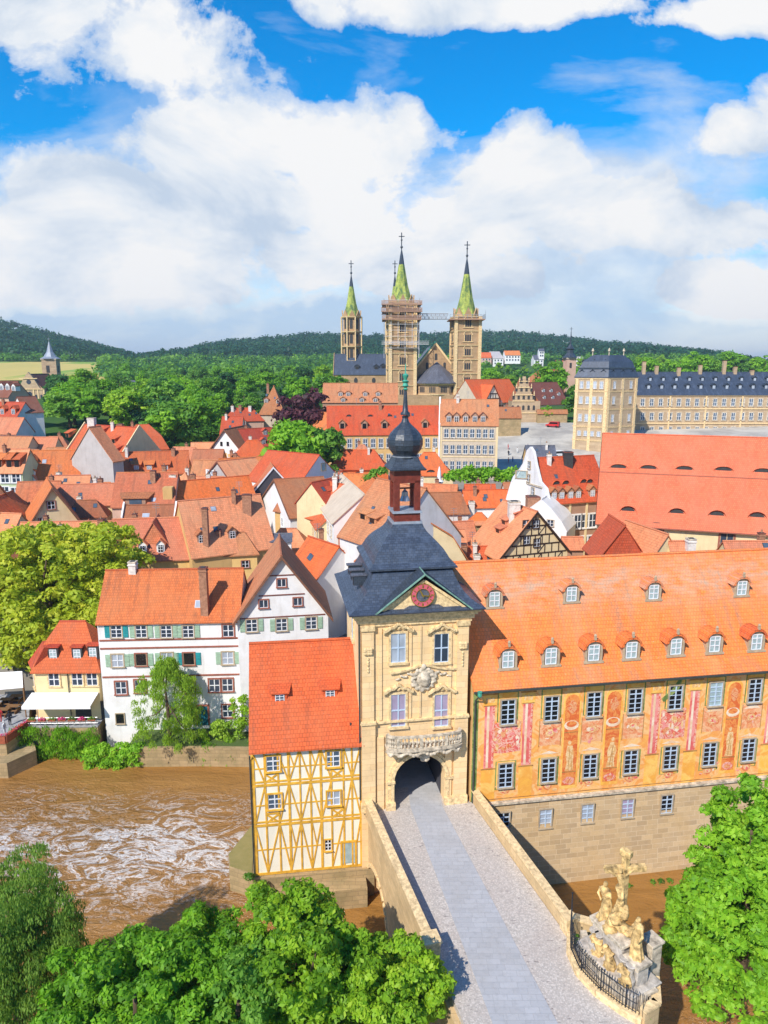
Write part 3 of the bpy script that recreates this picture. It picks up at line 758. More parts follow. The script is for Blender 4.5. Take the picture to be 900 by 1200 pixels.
# ------------------------------------------------------------------ ground
def ground_mat():
    s = N('ground'); g = s.geo()
    ln = s.n.new('ShaderNodeVectorMath'); ln.operation = 'LENGTH'; s.l.new(g, ln.inputs[0])
    far = s.ramp(s.math('DIVIDE', ln.outputs['Value'], 1000), [(.198, 0), (.225, 1)])
    a = s.noise(s.geo(.03, .03, .03), 1, 6, .6); b = s.noise(s.geo(.4, .4, .4), 1, 5, .6)
    town = s.mix(b, (.20, .18, .15), (.30, .27, .23)); green = s.mix(a, (.03, .085, .02), (.09, .17, .03))
    return s.fin(s.mix(far, town, green), .95, .1)
ground_mat()
XS = sorted(set(list(np.arange(-160, 161, 8)) + [-6000, -4000, -2800, -2000, -1500, -1200, -950, -780, -650, -540, -450, -380, -320, -270, -230, -190] + [6000, 4000, 2800, 2000, 1500, 1200, 950, 780, 650, 540, 450, 380, 320, 270, 230, 190]))
YS = [-400, -60, 0, 20, 40, 79.0, 79.3, 83, 87, 91] + list(np.arange(96, 360, 6)) + [370, 385, 400, 420, 440, 460, 480, 500, 520, 560, 600, 650, 700, 760, 820, 880, 940, 1000, 1080, 1160, 1240, 1320, 1400, 1480, 1560, 1650, 1800, 2100, 2600, 3400, 6000]
def zz(x, y):
    if y < 79.2: return -4.0
    return gz(x, y)
m = MB().mat('ground'); m.v = [(x, y, zz(x, y)) for y in YS for x in XS]; nx = len(XS)
m.f = [(j * nx + i, j * nx + i + 1, (j + 1) * nx + i + 1, (j + 1) * nx + i) for j in range(len(YS) - 1) for i in range(nx - 1)]; m.mi = [0] * len(m.f)
info(m.build('ground', smooth=True), kind='structure', label='paved and grassy ground of the town rising to the wooded hills', cat='ground')
def drape(name, px0, px1, r0, r1, mat, lift, label, nr=16, npx=16, wob=0):
    m = MB().mat(mat); vs = []
    for j in range(nr + 1):
        for i in range(npx + 1):
            px = px0 + (px1 - px0) * i / npx; r = r0 + (r1 - r0) * j / nr + wob * math.sin(i * 1.7 + j)
            d = Vector(((px - CX) / F / CP * 1.0, 1, 0)).normalized(); x, y = d.x * r, d.y * r
            vs.append((x, y, gz(x, y) + lift))
    m.v = vs; m.f = [(j * (npx + 1) + i, j * (npx + 1) + i + 1, (j + 1) * (npx + 1) + i + 1, (j + 1) * (npx + 1) + i) for j in range(nr) for i in range(npx)]; m.mi = [0] * len(m.f)
    return info(m.build(name, smooth=True), kind='structure', label=label)
def field_mat():
    s = N('wheat'); a = s.noise(s.geo(.02, .006, .02), 1, 5, .6)
    s.fin(s.ramp(a, [(.35, (.52, .42, .12)), (.55, (.60, .46, .14)), (.62, (.24, .36, .06))]), .95, .1)
    s = N('plaza'); a = s.noise(s.geo(.12, .12, .12), 1, 6, .65)
    s.fin(s.ramp(a, [(.38, (.34, .31, .27)), (.6, (.52, .48, .41))]), .9, .2)
field_mat()
drape('wheat_field', -260, 135, 545, 870, 'wheat', .6, 'golden wheat field on the hillside')
drape('palace_forecourt', 716, 1100, 196, 268, 'plaza', .22, 'pale paved forecourt of the palace')
drape('square', 560, 715, 203, 264, 'plaza', .22, 'pale sloping paved square below the cathedral')
# ------------------------------------------------------------------ river
HAZE = .00016
WZ = -1.5
def water_mat():
    s = N('river_water'); g = s.geo()
    sp = s.n.new('ShaderNodeSeparateXYZ'); s.l.new(g, sp.inputs[0])
    flow = s.noise(s.geo(.10, .42, 1), 1, 6, .6, .6)
    c = s.mix(s.ramp(flow, [(.3, 0), (.7, 1)]), (.29, .135, .03), (.40, .20, .055))
    # churned white water below the weir
    X, Y = sp.outputs[0], sp.outputs[1]
    yb = s.math('MULTIPLY', s.math('ABSOLUTE', s.math('SUBTRACT', s.math('ADD', Y, s.math('MULTIPLY', X, .06)), 54.0)), 1 / 12.0)
    mask = s.math('SUBTRACT', 1.1, yb, True)
    mask = s.math('MULTIPLY', mask, s.math('LESS_THAN', X, -3))
    mask2 = s.math('MULTIPLY', s.math('SUBTRACT', 1, s.math('MULTIPLY', s.math('ABSOLUTE', s.math('SUBTRACT', Y, 36)), .12), True), s.math('GREATER_THAN', X, 13))
    mask = s.math('MAXIMUM', mask, s.math('MULTIPLY', mask2, .55))
    n1 = s.noise(s.geo(.30, .55, 1), 1, 8, .66, 1.4); n2 = s.noise(s.geo(.9, 1.5, 1), 1, 6, .7, 1.8)
    rid = s.math('SUBTRACT', 1, s.math('MULTIPLY', s.math('ABSOLUTE', s.math('SUBTRACT', n1, .5)), 13), True)
    rid2 = s.math('SUBTRACT', 1, s.math('MULTIPLY', s.math('ABSOLUTE', s.math('SUBTRACT', n2, .5)), 10), True)
    pat = s.noise(s.geo(.07, .13, 1), 1, 4, .6, .5)
    patm = s.ramp(pat, [(.26, .2), (.54, 1)])
    foam = s.math('MULTIPLY', s.math('ADD', s.math('MULTIPLY', rid, .75), s.math('MULTIPLY', rid2, .55)), s.math('MULTIPLY', mask, patm))
    foam = s.ramp(foam, [(.34, 0), (.90, 1)])
    c = s.mix(s.math('MULTIPLY', mask, .4), c, (.40, .19, .06))
    c = s.mix(foam, c, (.80, .74, .69))
    hgt = s.math('ADD', s.math('MULTIPLY', flow, 1.0), s.math('MULTIPLY', s.math('ADD', n1, s.math('MULTIPLY', n2, .6)), s.math('MULTIPLY_ADD', mask, 1.6)))
    s.bump(hgt, .8, .4)
    s.fin(c, s.math('MULTIPLY_ADD', foam, .5), .35)
    s.b.inputs['Roughness'].links[0].from_node.inputs[2].default_value = .16
water_mat()
m = MB().mat('river_water')
gx = list(np.arange(-120, 121, 4)); gy = list(np.arange(-20, 76, 3.5)) + [79.4]
rw = random.Random(3)
m.v = [(x, y, WZ + (rw.uniform(-.10, .10) if (x < -5 and 43 < y < 60) else 0)) for y in gy for x in gx]
m.f = [(j * len(gx) + i, j * len(gx) + i + 1, (j + 1) * len(gx) + i + 1, (j + 1) * len(gx) + i) for j in range(len(gy) - 1) for i in range(len(gx) - 1)]; m.mi = [0] * len(m.f)
info(m.build('river_water', smooth=True), kind='structure', label='muddy brown river with foaming rapids')
s = N('bank_grass'); s.fin(s.mix(s.noise(s.geo(), .6, 5), (.04, .09, .02), (.12, .15, .05)), .95, .1)
# near bank under the trees
m = MB().mat('bank_grass')
m.poly_prism([(-60, -30, 1.2), (60, -30, 1.2), (60, 27, 1.2), (21, 28, 1.2), (14, 24, 1.2), (4, 30, 1.2), (-2, 32, 1.2), (-14, 33, 1.2), (-26, 33.5, 1.2), (-60, 38, 1.2)], (0, 0, -5))
info(m.build('near_bank_ground'), kind='structure', label='grassy near bank under the trees')
# ------------------------------------------------------------------ bridge
DZ = 6.0
s = N('cobbles'); v = s.n.new('ShaderNodeTexVoronoi'); s.l.new(s.uv(2.1, 2.1), v.inputs[0]); v.inputs['Randomness'].default_value = .8
c = s.ramp(s.n.new('ShaderNodeSeparateColor').outputs[0], [(0, .5), (1, .5)]) if False else None
big = s.noise(s.uv(.35, .35), 1, 5, .65); sep = s.n.new('ShaderNodeSeparateColor'); s.l.new(v.outputs['Color'], sep.inputs[0])
cc = s.ramp(sep.outputs[0], [(0, (.44, .40, .36)), (.5, (.54, .485, .43)), (1, (.64, .58, .52))])
cc = s.mix(s.ramp(v.outputs['Distance'], [(.45, 0), (.65, .45)]), cc, (.34, .30, .26)); cc = s.mix(s.ramp(big, [(.42, 0), (.72, .45)]), cc, (.46, .38, .33))
spk = s.noise(s.uv(1.5, 3.2), 1.6, 3, .6); spm = s.noise(s.uv(.5, .5), 1, 3, .5)
cc = s.mix(s.math('MULTIPLY', s.math('MULTIPLY', s.ramp(spk, [(.60, 0), (.66, 1)]), s.ramp(spm, [(.40, .15), (.58, 1)])), .8), cc, (.19, .16, .155))
s.bump(v.outputs['Distance'], -.5, .04); s.fin(cc, .75, .3)
ashlar('slab_paving', (.46, .46, .47), (.41, .41, .42), (.35, .35, .355), .8, .4, .6, .012, (.38, .365, .35))
pz = lambda x, y, z=DZ: at_z(x, y, z)
Lp = [pz(434, 950), pz(506, 1114)]; ld = (Lp[1] - Lp[0]).normalized(); Lp.append(Lp[1] + ld * 14)
Rp = [pz(557, 946), pz(661, 1092)]
kerb = [pz(668, 1098), pz(668, 1118), pz(678, 1142), pz(700, 1166), pz(728, 1186), pz(752, 1200)]
m = MB().mat('cobbles')
poly = [Lp[0] + Vector((0, 3, 0)), Lp[0], Lp[1], Lp[2]] + [kerb[-1] + ld * 9] + kerb[::-1] + [Rp[1], Rp[0], Rp[0] + Vector((0, 3, 0))]
m.poly_prism(poly, (0, 0, -.4)); o = m.build('bridge_deck_road', fix=True); info(o, kind='structure', label='cobbled bridge roadway')
m = MB().mat('slab_paving')
cl, cr = [pz(481, 946, 6.01), pz(583, 1215, 6.01)], [pz(519, 946, 6.01), pz(662, 1215, 6.01)]
for k in range(2): e = (cl[1] - cl[0]).normalized()
m.poly_prism([cl[0] + Vector((-.2, 5, -.02)), cl[0], cl[1], cr[1], cr[0], cr[0] + Vector((-.2, 5, -.02))], (0, 0, .012)); o = m.build('footpath', fix=True); info(o, kind='structure', label='smooth grey slab path down the middle of the bridge')
bridge = thing('stone_bridge', Lp[1] + Vector((3, 0, -DZ - 3)), 'old sandstone arch bridge with low parapets leading to the gate tower', 'bridge')
bw = W(Lp[0] + Vector((0, 1.0, 0)) - ld * .3, Lp[2])
def archpts(u, r, zs, n=12, z0=-3.5, sq=1.0): return [(u + r, z0)] + [(u + r * math.cos(math.pi * i / n), zs + r * sq * math.sin(math.pi * i / n)) for i in range(n + 1)] + [(u - r, z0)]
ua = 3.6
pts = [(0, DZ - .4), (0, -3.5)] + archpts(ua, 3.0, -1.0)[::-1] + archpts(ua + 8.6, 3.2, -1.0)[::-1] + [(bw.L, -3.5), (bw.L, DZ - .4)]
m = MB().mat('bridge_stone'); m.poly_prism([bw.pt(u, z, .42) for u, z in pts], bw.n * 8.2); m.build('arch_body', bridge, fix=True)
for uu, rr, zs in ((ua, 3.0, -1.0), (ua + 8.6, 3.2, -1.0)):
    m = MB().mat('carved_stone')
    for i in range(11):
        a0, a1 = math.pi * i / 11 + .02, math.pi * (i + 1) / 11 - .02
        bw.slab(m, [(uu + rr * math.cos(a0), zs + rr * math.sin(a0)), (uu + (rr + .35) * math.cos(a0), zs + (rr + .35) * math.sin(a0)), (uu + (rr + .35) * math.cos(a1), zs + (rr + .35) * math.sin(a1)), (uu + rr * math.cos(a1), zs + rr * math.sin(a1))], .5, .08)
    m.build('arch_ring', bridge, fix=True)
def wallrun(name, pts, z0, z1, th, mat, parent, coping=None, ct=.1, over=.08):
    m = MB().mat(mat)
    for a, b in zip(pts, pts[1:]):
        a, b = Vector(a), Vector(b); d = (b - a).normalized(); nn = Vector((-d.y, d.x, 0)) * th / 2
        q = [a - nn, b - nn + d * .02, b + nn + d * .02, a + nn]
        m.poly_prism([(p.x, p.y, z0) for p in q], (0, 0, z1 - z0))
    o = m.build(name, parent, fix=True)
    if coping:
        m = MB().mat(coping)
        for a, b in zip(pts, pts[1:]):
            a, b = Vector(a), Vector(b); d = (b - a).normalized(); nn = Vector((-d.y, d.x, 0)) * (th / 2 + over)
            q = [a - nn, b - nn + d * .05, b + nn + d * .05, a + nn]
            m.poly_prism([(p.x, p.y, z1 + .003) for p in q], (0, 0, ct))
        m.build('coping', parent, fix=True)
    return o
off = bw.n * -.22
Lw = [Lp[0] - ld * 1.2 + off, Lp[1] + off]
wallrun('parapet', Lw, DZ - .4, 7.0, .42, 'bridge_stone', bridge, 'carved_stone')
m = MB().mat('carved_stone'); m.box((Lp[1].x - .1, Lp[1].y - .4, 6.25), (.9, .9, 1.9), bw.a); m.box((Lp[1].x - .1, Lp[1].y - .4, 7.25), (1.05, 1.05, .12), bw.a); m.build('end_pier', bridge)
rd = (Rp[1] - Rp[0]).normalized(); rn = Vector((-rd.y, rd.x, 0))
Rw = [Rp[0] - rd * .8 + rn * .25, Rp[1] + rn * .25]
wallrun('parapet', Rw, DZ - .4, 6.95, .42, 'bridge_stone', bridge, 'carved_stone')
m = MB().mat('bridge_stone'); m.poly_prism([(p.x, p.y, -3.5) for p in (Rw[0] - rn * 2, Rw[1] - rn * 2, Rw[1] + rn * .15, Rw[0] + rn * .15)], (0, 0, 9.4)); m.build('side_wall', bridge, fix=True)
m = MB().mat('carved_stone'); pe = Rp[1] + rn * .3; m.box((pe.x, pe.y, 6.35), (.75, .75, 1.5), math.atan2(rd.y, rd.x)); m.mat('yellow_paint'); q = at_z(666, 1090, 6.6)
m.build('end_pier', bridge)
ret = [pe + Vector((.2, .1, 0)), pz(700, 1088, 6.6)]; ret[1].z = DZ; ret[0].z = DZ
wallrun('return_wall', ret, 5.0, 6.9, .4, 'bridge_stone', bridge, 'carved_stone')
# bastion of the bridge carrying the monument
bay = [pe + Vector((.1, .0, 0))] + kerb + [pz(769, 1193), pz(768, 1165), pz(758, 1140), pz(735, 1110), pz(704, 1088)]
m = MB().mat('bridge_stone'); m.poly_prism([(p.x, p.y, -3.5) for p in bay], (0, 0, 3.5 + DZ - .05)); m.build('bastion', bridge, fix=True)
m = MB().mat('pave_grey'); c0 = sum(bay, Vector()) / len(bay); m.poly_prism([(c0.x + (p.x - c0.x) * .97, c0.y + (p.y - c0.y) * .97, DZ - .05) for p in bay], (0, 0, .05)); m.build('bastion_paving', bridge, fix=True)
wallrun('kerb_wall', kerb, DZ - .3, 6.42, .42, 'carved_stone', bridge)
wallrun('outer_parapet', [kerb[-1], pz(768, 1190), pz(766, 1160)], DZ - .5, 6.8, .35, 'bridge_stone', bridge, 'carved_stone')
# iron railing on the kerb
rail = thing('iron_railing', kerb[2], 'dark wrought iron railing on the curved kerb around the statue group', 'railing')
fp = [kerb[0]]; 
for a, b in zip(kerb, kerb[1:]):
    k = max(2, int((b - a).length / .16))
    for i in range(1, k + 1): fp.append(a + (b - a) * i / k)
m = MB().mat('iron'); mh = MB().mat('iron')
for i, p in enumerate(fp):
    hgt = 1.35 if i > 14 else 1.35 + (14 - i) * .09
    tgt = MB().mat('iron') if i % 9 == 0 else m
    tgt.tube([(p.x, p.y, 6.4), (p.x, p.y, 6.4 + hgt)], .035 if i % 9 == 0 else .018, 5)
    if i % 9 == 0: tgt.ball((p.x, p.y, 6.45 + hgt), .06, 6, 4); tgt.build('post', rail)
    else: tgt.lathe((p.x, p.y, 6.4 + hgt), [(.03, 0), (.001, .12)], 5)
for zz_ in (.12, .62, 1.2): mh.tube([(p.x, p.y, 6.4 + zz_) for p in fp[::3]], .022, 5)
m.build('bars', rail); mh.build('rails', rail)
m = MB().mat('yellow_paint')
m.box((pe.x - .05, pe.y - .385, 6.6), (.4, .03, .05), 0); 
# ------------------------------------------------------------------ gate tower
TA = R(9.5)
ux = Vector((math.cos(TA), math.sin(TA), 0)); un = Vector((-math.sin(TA), math.cos(TA), 0))
t0 = at_z(424, 950, DZ); TWd = 8.35; TD = 9.0
t1 = t0 + ux * TWd
TW = W(t0, t1); tower = thing('gate_tower', TW.pt(TWd / 2, DZ, -TD / 2), 'tall sandstone gate tower with slate roof, clock gable, stone balcony and archway over the bridge', 'gate tower')
ZE = 22.3
ac = TW.hit(491.5, 930)[0]; aR = TW.hit(521, 930)[0] - ac
m = MB().mat('tower_stone')
pts = [(0, -3), (0, ZE), (TWd, ZE), (TWd, -3), (ac + aR, -3)] + [(ac + aR * math.cos(math.pi * i / 14), 8.35 + aR * 1.0 * math.sin(math.pi * i / 14)) for i in range(15)] + [(ac - aR, -3)]
m.poly_prism([TW.pt(u, z, 0) for u, z in pts], TW.n * TD); m.build('wall', tower, fix=True)
m = MB().mat('frame_dark'); TW.rect(m, ac - aR - .3, DZ, ac + aR + .3, 10.6, -6.5, .2); m.build('passage_blackout', tower, fix=True)  # added near-black panel that closes the passage and keeps daylight out of it
m = MB().mat('dark_wall'); rr = aR - .03  # dark sheet added under the vault; its colour stands in for passage shade
m.loft([[TW.pt(u, z, -1.2) for u, z in [(ac + rr, 6.0)] + [(ac + rr * math.cos(math.pi * i / 14), 8.35 + rr * math.sin(math.pi * i / 14)) for i in range(15)] + [(ac - rr, 6.0)]], [TW.pt(u, z, -6.5) for u, z in [(ac + rr, 6.0)] + [(ac + rr * math.cos(math.pi * i / 14), 8.35 + rr * math.sin(math.pi * i / 14)) for i in range(15)] + [(ac - rr, 6.0)]]], False, False, False); m.build('vault_shade_sheet', tower)
m = MB().mat('slab_paving'); m.poly_prism([TW.pt(ac - aR, 5.9, .3), TW.pt(ac + aR, 5.9, .3), TW.pt(ac + aR, 5.9, -TD), TW.pt(ac - aR, 5.9, -TD)], (0, 0, .095)); m.build('passage_paving', tower, fix=True)
# arch moulding
m = MB().mat('carved_stone')
for r0, r1, o_ in ((aR + .003, aR + .28, .22), (aR + .285, aR + .5, .12)):
    for i in range(14):
        a0, a1 = math.pi * i / 14, math.pi * (i + 1) / 14
        TW.slab(m, [(ac + r0 * math.cos(a0), 8.35 + r0 * math.sin(a0)), (ac + r1 * math.cos(a0), 8.35 + r1 * math.sin(a0)), (ac + r1 * math.cos(a1), 8.35 + r1 * math.sin(a1)), (ac + r0 * math.cos(a1), 8.35 + r0 * math.sin(a1))], o_, o_)
    for sg in (-1, 1):
        u0, u1 = sorted((ac + sg * r0, ac + sg * r1)); TW.rect(m, u0, 6.0, u1, 8.35, o_, o_)
for sg in (-1, 1):
    u = ac + sg * (aR + .3); TW.rect(m, u - .38, 6.0, u + .38, 6.6, .42, .42); TW.rect(m, u - .36, 8.2, u + .36, 8.4, .3, .3)
m.build('arch_moulding', tower, fix=True)
# pilasters
m = MB().mat('carved_stone'); m2 = MB().mat('tower_stone')
for u0, u1 in ((.0, 1.05), (TWd - 1.05, TWd)):
    TW.rect(m2, u0, 6.0, u1, 13.4, .28, .28); TW.rect(m, u0 - .08, 6.0, u1 + .08, 6.7, .4, .4); TW.rect(m, u0 - .06, 13.4, u1 + .06, 13.6, .4, .4)
    TW.rect(m2, u0 + .08, 13.6, u1 - .08, 21.1, .18, .18); TW.rect(m, u0, 20.9, u1, 21.3, .3, .3)
    for k in range(9):   # carved capitals and drops
        m.ball(TW.pt((u0 + u1) / 2 + .09 * (k % 3 - 1) * 2.2, 19.15 + .16 * (k // 3), .26), (.17, .12, .15), 7, 5, .1, k)
    for k in range(5): m.ball(TW.pt((u0 + u1) / 2, 18.7 - k * .25, .22), (.09, .06, .12), 6, 4, .1, k)
for u0, u1 in ((1.35, 1.6), (TWd - 1.6, TWd - 1.35), (TWd / 2 - .45, TWd / 2 - .3), (TWd / 2 + .3, TWd / 2 + .45)): TW.rect(m2, u0, 13.6, u1, 21.0, .09, .09)
for u0, u1 in ((1.2, 1.75), (TWd - 1.75, TWd - 1.2)): TW.rect(m2, u0, 6.0, u1, 12.2, .14, .14)
m2.build('pilaster', tower, fix=True); m.build('pilaster_trim', tower, fix=True)
m = MB().mat('carved_stone')
TW.rect(m, -.1, 13.35, TWd + .1, 13.5, .2, .2)
for k, (z, o_) in enumerate(((21.2, .15), (21.5, .3), (21.85, .5), (22.1, .7))):
    z1 = z + (.3 if k < 3 else .2); e = o_
    q = [TW.pt(-e, 0, e), TW.pt(TWd + e, 0, e), TW.pt(TWd + e, 0, -TD - e), TW.pt(-e, 0, -TD - e)]
    m.poly_prism([(p.x, p.y, z + .004 * k) for p in q], (0, 0, z1 - z))
m.build('cornice', tower, fix=True)
# windows
wm_t = winmesh('carved_stone', 'frame_blue', 'glass_dark', 2, 2, True, False, 1.1, 2.1, .17); wm_c = winmesh('carved_stone', 'frame_blue', 'glass_curtain', 2, 2, True, False, 1.1, 2.1, .17)
wm_l = winmesh('carved_stone', 'frame_blue', 'glass_lilac', 2, 2, True, False, 1.1, 2.1, .17)
def hood(u, z, w):
    m = MB().mat('carved_stone'); n = 16; pr = None
    for i in range(n + 1):
        t = -1 + 2 * i / n; x = u + t * w; y = z + .42 * math.cos(t * math.pi / 2 * 1.25) ** 1 + (.10 if abs(t) > .9 else 0) + (.1 * math.cos(t * 9) if abs(t) < .4 else 0)
        if pr: TW.beam(m, pr[0], pr[1], x, y, .17, .34, .34); TW.beam(m, pr[0], pr[1] - .17, x, y - .17, .12, .2, .2)
        pr = (x, y)
    m.ball(TW.pt(u, z + .18, .12), (.2, .12, .22), 8, 6, .1)
    m.build('window_hood', tower, fix=True)
for px, py, me in ((466.5, 759, wm_c), (517, 759, wm_t), (466.5, 832, wm_l), (517, 832, wm_l)):
    u, z = TW.hit(px, py); hh = 2.3 if py < 800 else 2.65
    win(tower, TW, u, z, 1.12, hh, me, off=.01); hood(u, z + hh / 2 + .32, 1.15)
# cartouche
m = MB().mat('pale_stone'); u, z = TW.hit(496, 795); g = random.Random(5)
m.ball(TW.pt(u, z, .12), (.55, .3, .7), 14, 9, .04, 2); m.ball(TW.pt(u + .02, z - .1, .3), (.36, .2, .46), 12, 8, .02, 2)
for k in range(26):
    a = 2 * math.pi * k / 26; q = .75 + .14 * (k % 2); m.ball(TW.pt(u + 1.0 * q * math.cos(a), z + .95 * q * math.sin(a), .12), (g.uniform(.13, .26), .14, g.uniform(.12, .24)), 7, 5, .15, k)
for sg in (-1, 1):
    for k in range(7): m.ball(TW.pt(u + sg * (1.0 + .18 * k), z + .45 - .05 * k + .1 * math.sin(k * 2), .08), (.15, .09, .12 - .008 * k), 7, 5, .15, k)
m.ball(TW.pt(u, z + 1.02, .15), (.22, .16, .26), 8, 6, .1, 1)
fuse(m.build('coat_of_arms', tower, smooth=True), .05)
m = MB().mat('carved_stone'); 
for k in range(12):
    ta, tb = -1 + k / 6, -1 + (k + 1) / 6; f = lambda t: z + .78 + .35 * math.exp(-(t * 2.2) ** 2) - .12 * abs(t)
    TW.beam(m, u + ta * 2.6, f(ta), u + tb * 2.6, f(tb), .14, .2, .2)
m.build('string_course', tower, fix=True)
# balcony
bal = MB().mat('pale_stone'); bc, bz = TW.hit(494, 873); bz = 11.55; bu0, bu1 = TW.hit(452, 872)[0], TW.hit(537, 868)[0]
def bpt(t, z, ex=0):
    w_ = (bu1 - bu0) / 2; x = math.cos(math.pi * (1 - t)); o_ = .55 + .75 * math.sin(math.pi * t) ** .55
    return TW.pt((bu0 + bu1) / 2 + x * (w_ + ex), z, o_ + ex)
nb = 26
def bring(z, ex, base=True):
    r = [bpt(i / nb, z, ex) for i in range(nb + 1)]
    return r + [TW.pt((bu0 + bu1) / 2 + (bu1 - bu0) / 2 + ex, z, -.02), TW.pt((bu0 + bu1) / 2 - (bu1 - bu0) / 2 - ex, z, -.02)][0:2]
bal.loft([bring(bz - .55, -.45), bring(bz - .4, -.15), bring(bz - .25, -.12), bring(bz - .15, .08), bring(bz, .1)])
bal.build('balcony_floor', tower, fix=True)
for z0, z1, ex in ((bz + .02, bz + .14, .02), (bz + .98, bz + 1.14, .05)):
    m = MB().mat('pale_stone')
    for i in range(nb):
        a, b = bpt(i / nb, z0, ex), bpt((i + 1) / nb, z0, ex); c, d = bpt((i + 1) / nb, z0, ex - .18), bpt(i / nb, z0, ex - .18)
        m.poly_prism([a, b, c, d], (0, 0, z1 - z0))
    m.build('balcony_rail', tower, fix=True)
m = MB().mat('pale_stone'); g = random.Random(2)
for i in range(nb + 1):
    p = bpt(i / nb, bz + .14, -.06)
    if i % 6 == 0 or i == nb: m.box((p.x, p.y, bz + .56), (.26, .22, .84), TA)
    else:
        m.lathe((p.x, p.y, bz + .14), [(.07, 0), (.10, .12), (.05, .3), (.10, .45), (.05, .62), (.09, .8), (.06, .85)], 7)
        m.ball((p.x + .08, p.y, bz + .55), (.12, .07, .13), 6, 5, .2, i)
m.build('balustrade', tower)
m = MB().mat('pale_stone'); g = random.Random(4)
for k in range(34):
    t = k / 33; p = bpt(t, bz - .4, -.05); m.ball((p.x, p.y, bz - .38 + .12 * math.sin(k * 1.3)), (.17, .14, .16), 7, 5, .12, k)
for k in range(22): m.ball(TW.pt(bc + g.uniform(-.9, .9) * (1 - k / 30), bz - .65 - k * .035, .35 + g.uniform(-.1, .25)), (.22, .2, .17), 7, 5, .15, k)
fuse(m.build('corbel', tower, smooth=True), .05)
# roofs
tc = TW.pt(TWd / 2, 0, -TD / 2)
def sq(hw, hd, z): 
    return [Vector((tc.x, tc.y, 0)) + ux * (sx * hw) + un * (sy * hd) + Vector((0, 0, z)) for sx, sy in ((-1, -1), (1, -1), (1, 1), (-1, 1))]
zy = lambda y, Y=None: at_y(472, y, Y or tc.y).z
m = MB().mat('slate_blue'); rings = []
for hw, z in ((5.1, 22.32), (5.15, 22.42), (4.65, 22.68), (4.2, 23.0), (3.8, 23.4), (3.5, 23.9), (3.25, 24.4), (3.05, 24.95)): rings.append(sq(hw, hw + .35, z))
m.loft(rings); m.build('lower_roof', tower, fix=True)
m = MB().mat('frame_dark'); m.loft([sq(3.12, 3.2, 24.86), sq(3.12, 3.2, 25.14)]); m.build('roof_step', tower, fix=True)
m = MB().mat('slate_blue'); rings = []
for hw, z in ((3.4, 25.12), (3.4, 25.26), (3.0, 25.55), (2.78, 26.0), (2.5, 26.45), (2.15, 26.85), (1.8, 27.2), (1.5, 27.5), (1.28, 27.85), (1.15, 28.2)): rings.append(sq(hw, hw * (1 + .06 * (hw > 2)), z))
m.loft(rings); m.build('upper_roof', tower, fix=True)
# gable with clock
gu0, gu1 = TW.hit(441, 714, .6)[0], TW.hit(551, 709, .6)[0]; gm = (gu0 + gu1) / 2
m = MB().mat('carved_stone'); TW.slab(m, [(gu0 + .1, 22.28), (gu1 - .1, 22.28), (gm, 24.75)], .62, .5); m.build('gable_wall', tower, fix=True)
m = MB().mat('slate_dark'); pr = []
for sg in (-1, 1):
    a = TW.pt(gm + sg * (gu1 - gm + .05), 22.35, .95); b = TW.pt(gm, 25.15, .95); c = TW.pt(gm, 25.15, -2.4); d = TW.pt(gm + sg * (gu1 - gm + .05), 22.35, -.6)
    m.poly_prism([a, b, c, d], (0, 0, .12))
m.build('gable_roof', tower, fix=True)
m = MB().mat('patina')
for sg in (-1, 1): m.bar(TW.pt(gm + sg * (gu1 - gm + .1), 22.42, .98), TW.pt(gm, 25.28, .98), .09, .1)
m.tube([TW.pt(gm, 25.28, .98), TW.pt(gm, 25.28, -2.2)], .05, 6); m.build('copper_edging', tower)
m = MB().mat('slate_grey'); TW.slab(m, [(gm - 1.9, 22.4), (gm + 1.9, 22.4), (gm + 1.1, 22.85), (gm - 1.1, 22.85)], .75, .13); m.mat('carved_stone')
for sg in (-1, 1): TW.beam(m, gm + sg * (gu1 - gm - .25), 22.4, gm, 24.72, .2, .74, .12)
m.build('gable_moulding', tower, fix=True)
cu, cz = TW.hit(495, 697, .7)
def disc(mb, r, off, th, n=28, r2=0):
    for i in range(n):
        a0, a1 = 2 * math.pi * i / n, 2 * math.pi * (i + 1) / n
        if r2: TW.slab(mb, [(cu + r2 * math.cos(a0), cz + r2 * math.sin(a0)), (cu + r * math.cos(a0), cz + r * math.sin(a0)), (cu + r * math.cos(a1), cz + r * math.sin(a1)), (cu + r2 * math.cos(a1), cz + r2 * math.sin(a1))], off, th)
    if not r2: TW.slab(mb, [(cu + r * math.cos(2 * math.pi * i / n), cz + r * math.sin(2 * math.pi * i / n)) for i in range(n)], off, th)
m = MB().mat('slate_grey'); disc(m, .86, .8, .18); clock = m.build('clock', tower, fix=True)
m = MB().mat('clock_pink'); disc(m, .86, .84, .04, 28, .52); m.mat('gold'); disc(m, .9, .86, .06, 28, .85); disc(m, .52, .86, .03, 28, .48)
for h_ in range(12):
    a = 2 * math.pi * h_ / 12; TW.beam(m, cu + .60 * math.cos(a), cz + .60 * math.sin(a), cu + .78 * math.cos(a), cz + .78 * math.sin(a), .05 if h_ % 3 else .1, .88, .03)
m.build('dial_ring', clock, fix=True)
m = MB().mat('gold'); TW.beam(m, cu - .1, cz + .02, cu + .58, cz - .08, .07, .92, .03); m.build('clock_hand', clock, fix=True)
m = MB().mat('gold'); TW.beam(m, cu + .05, cz - .12, cu - .22, cz + .4, .09, .95, .03); m.build('clock_hand', clock, fix=True)
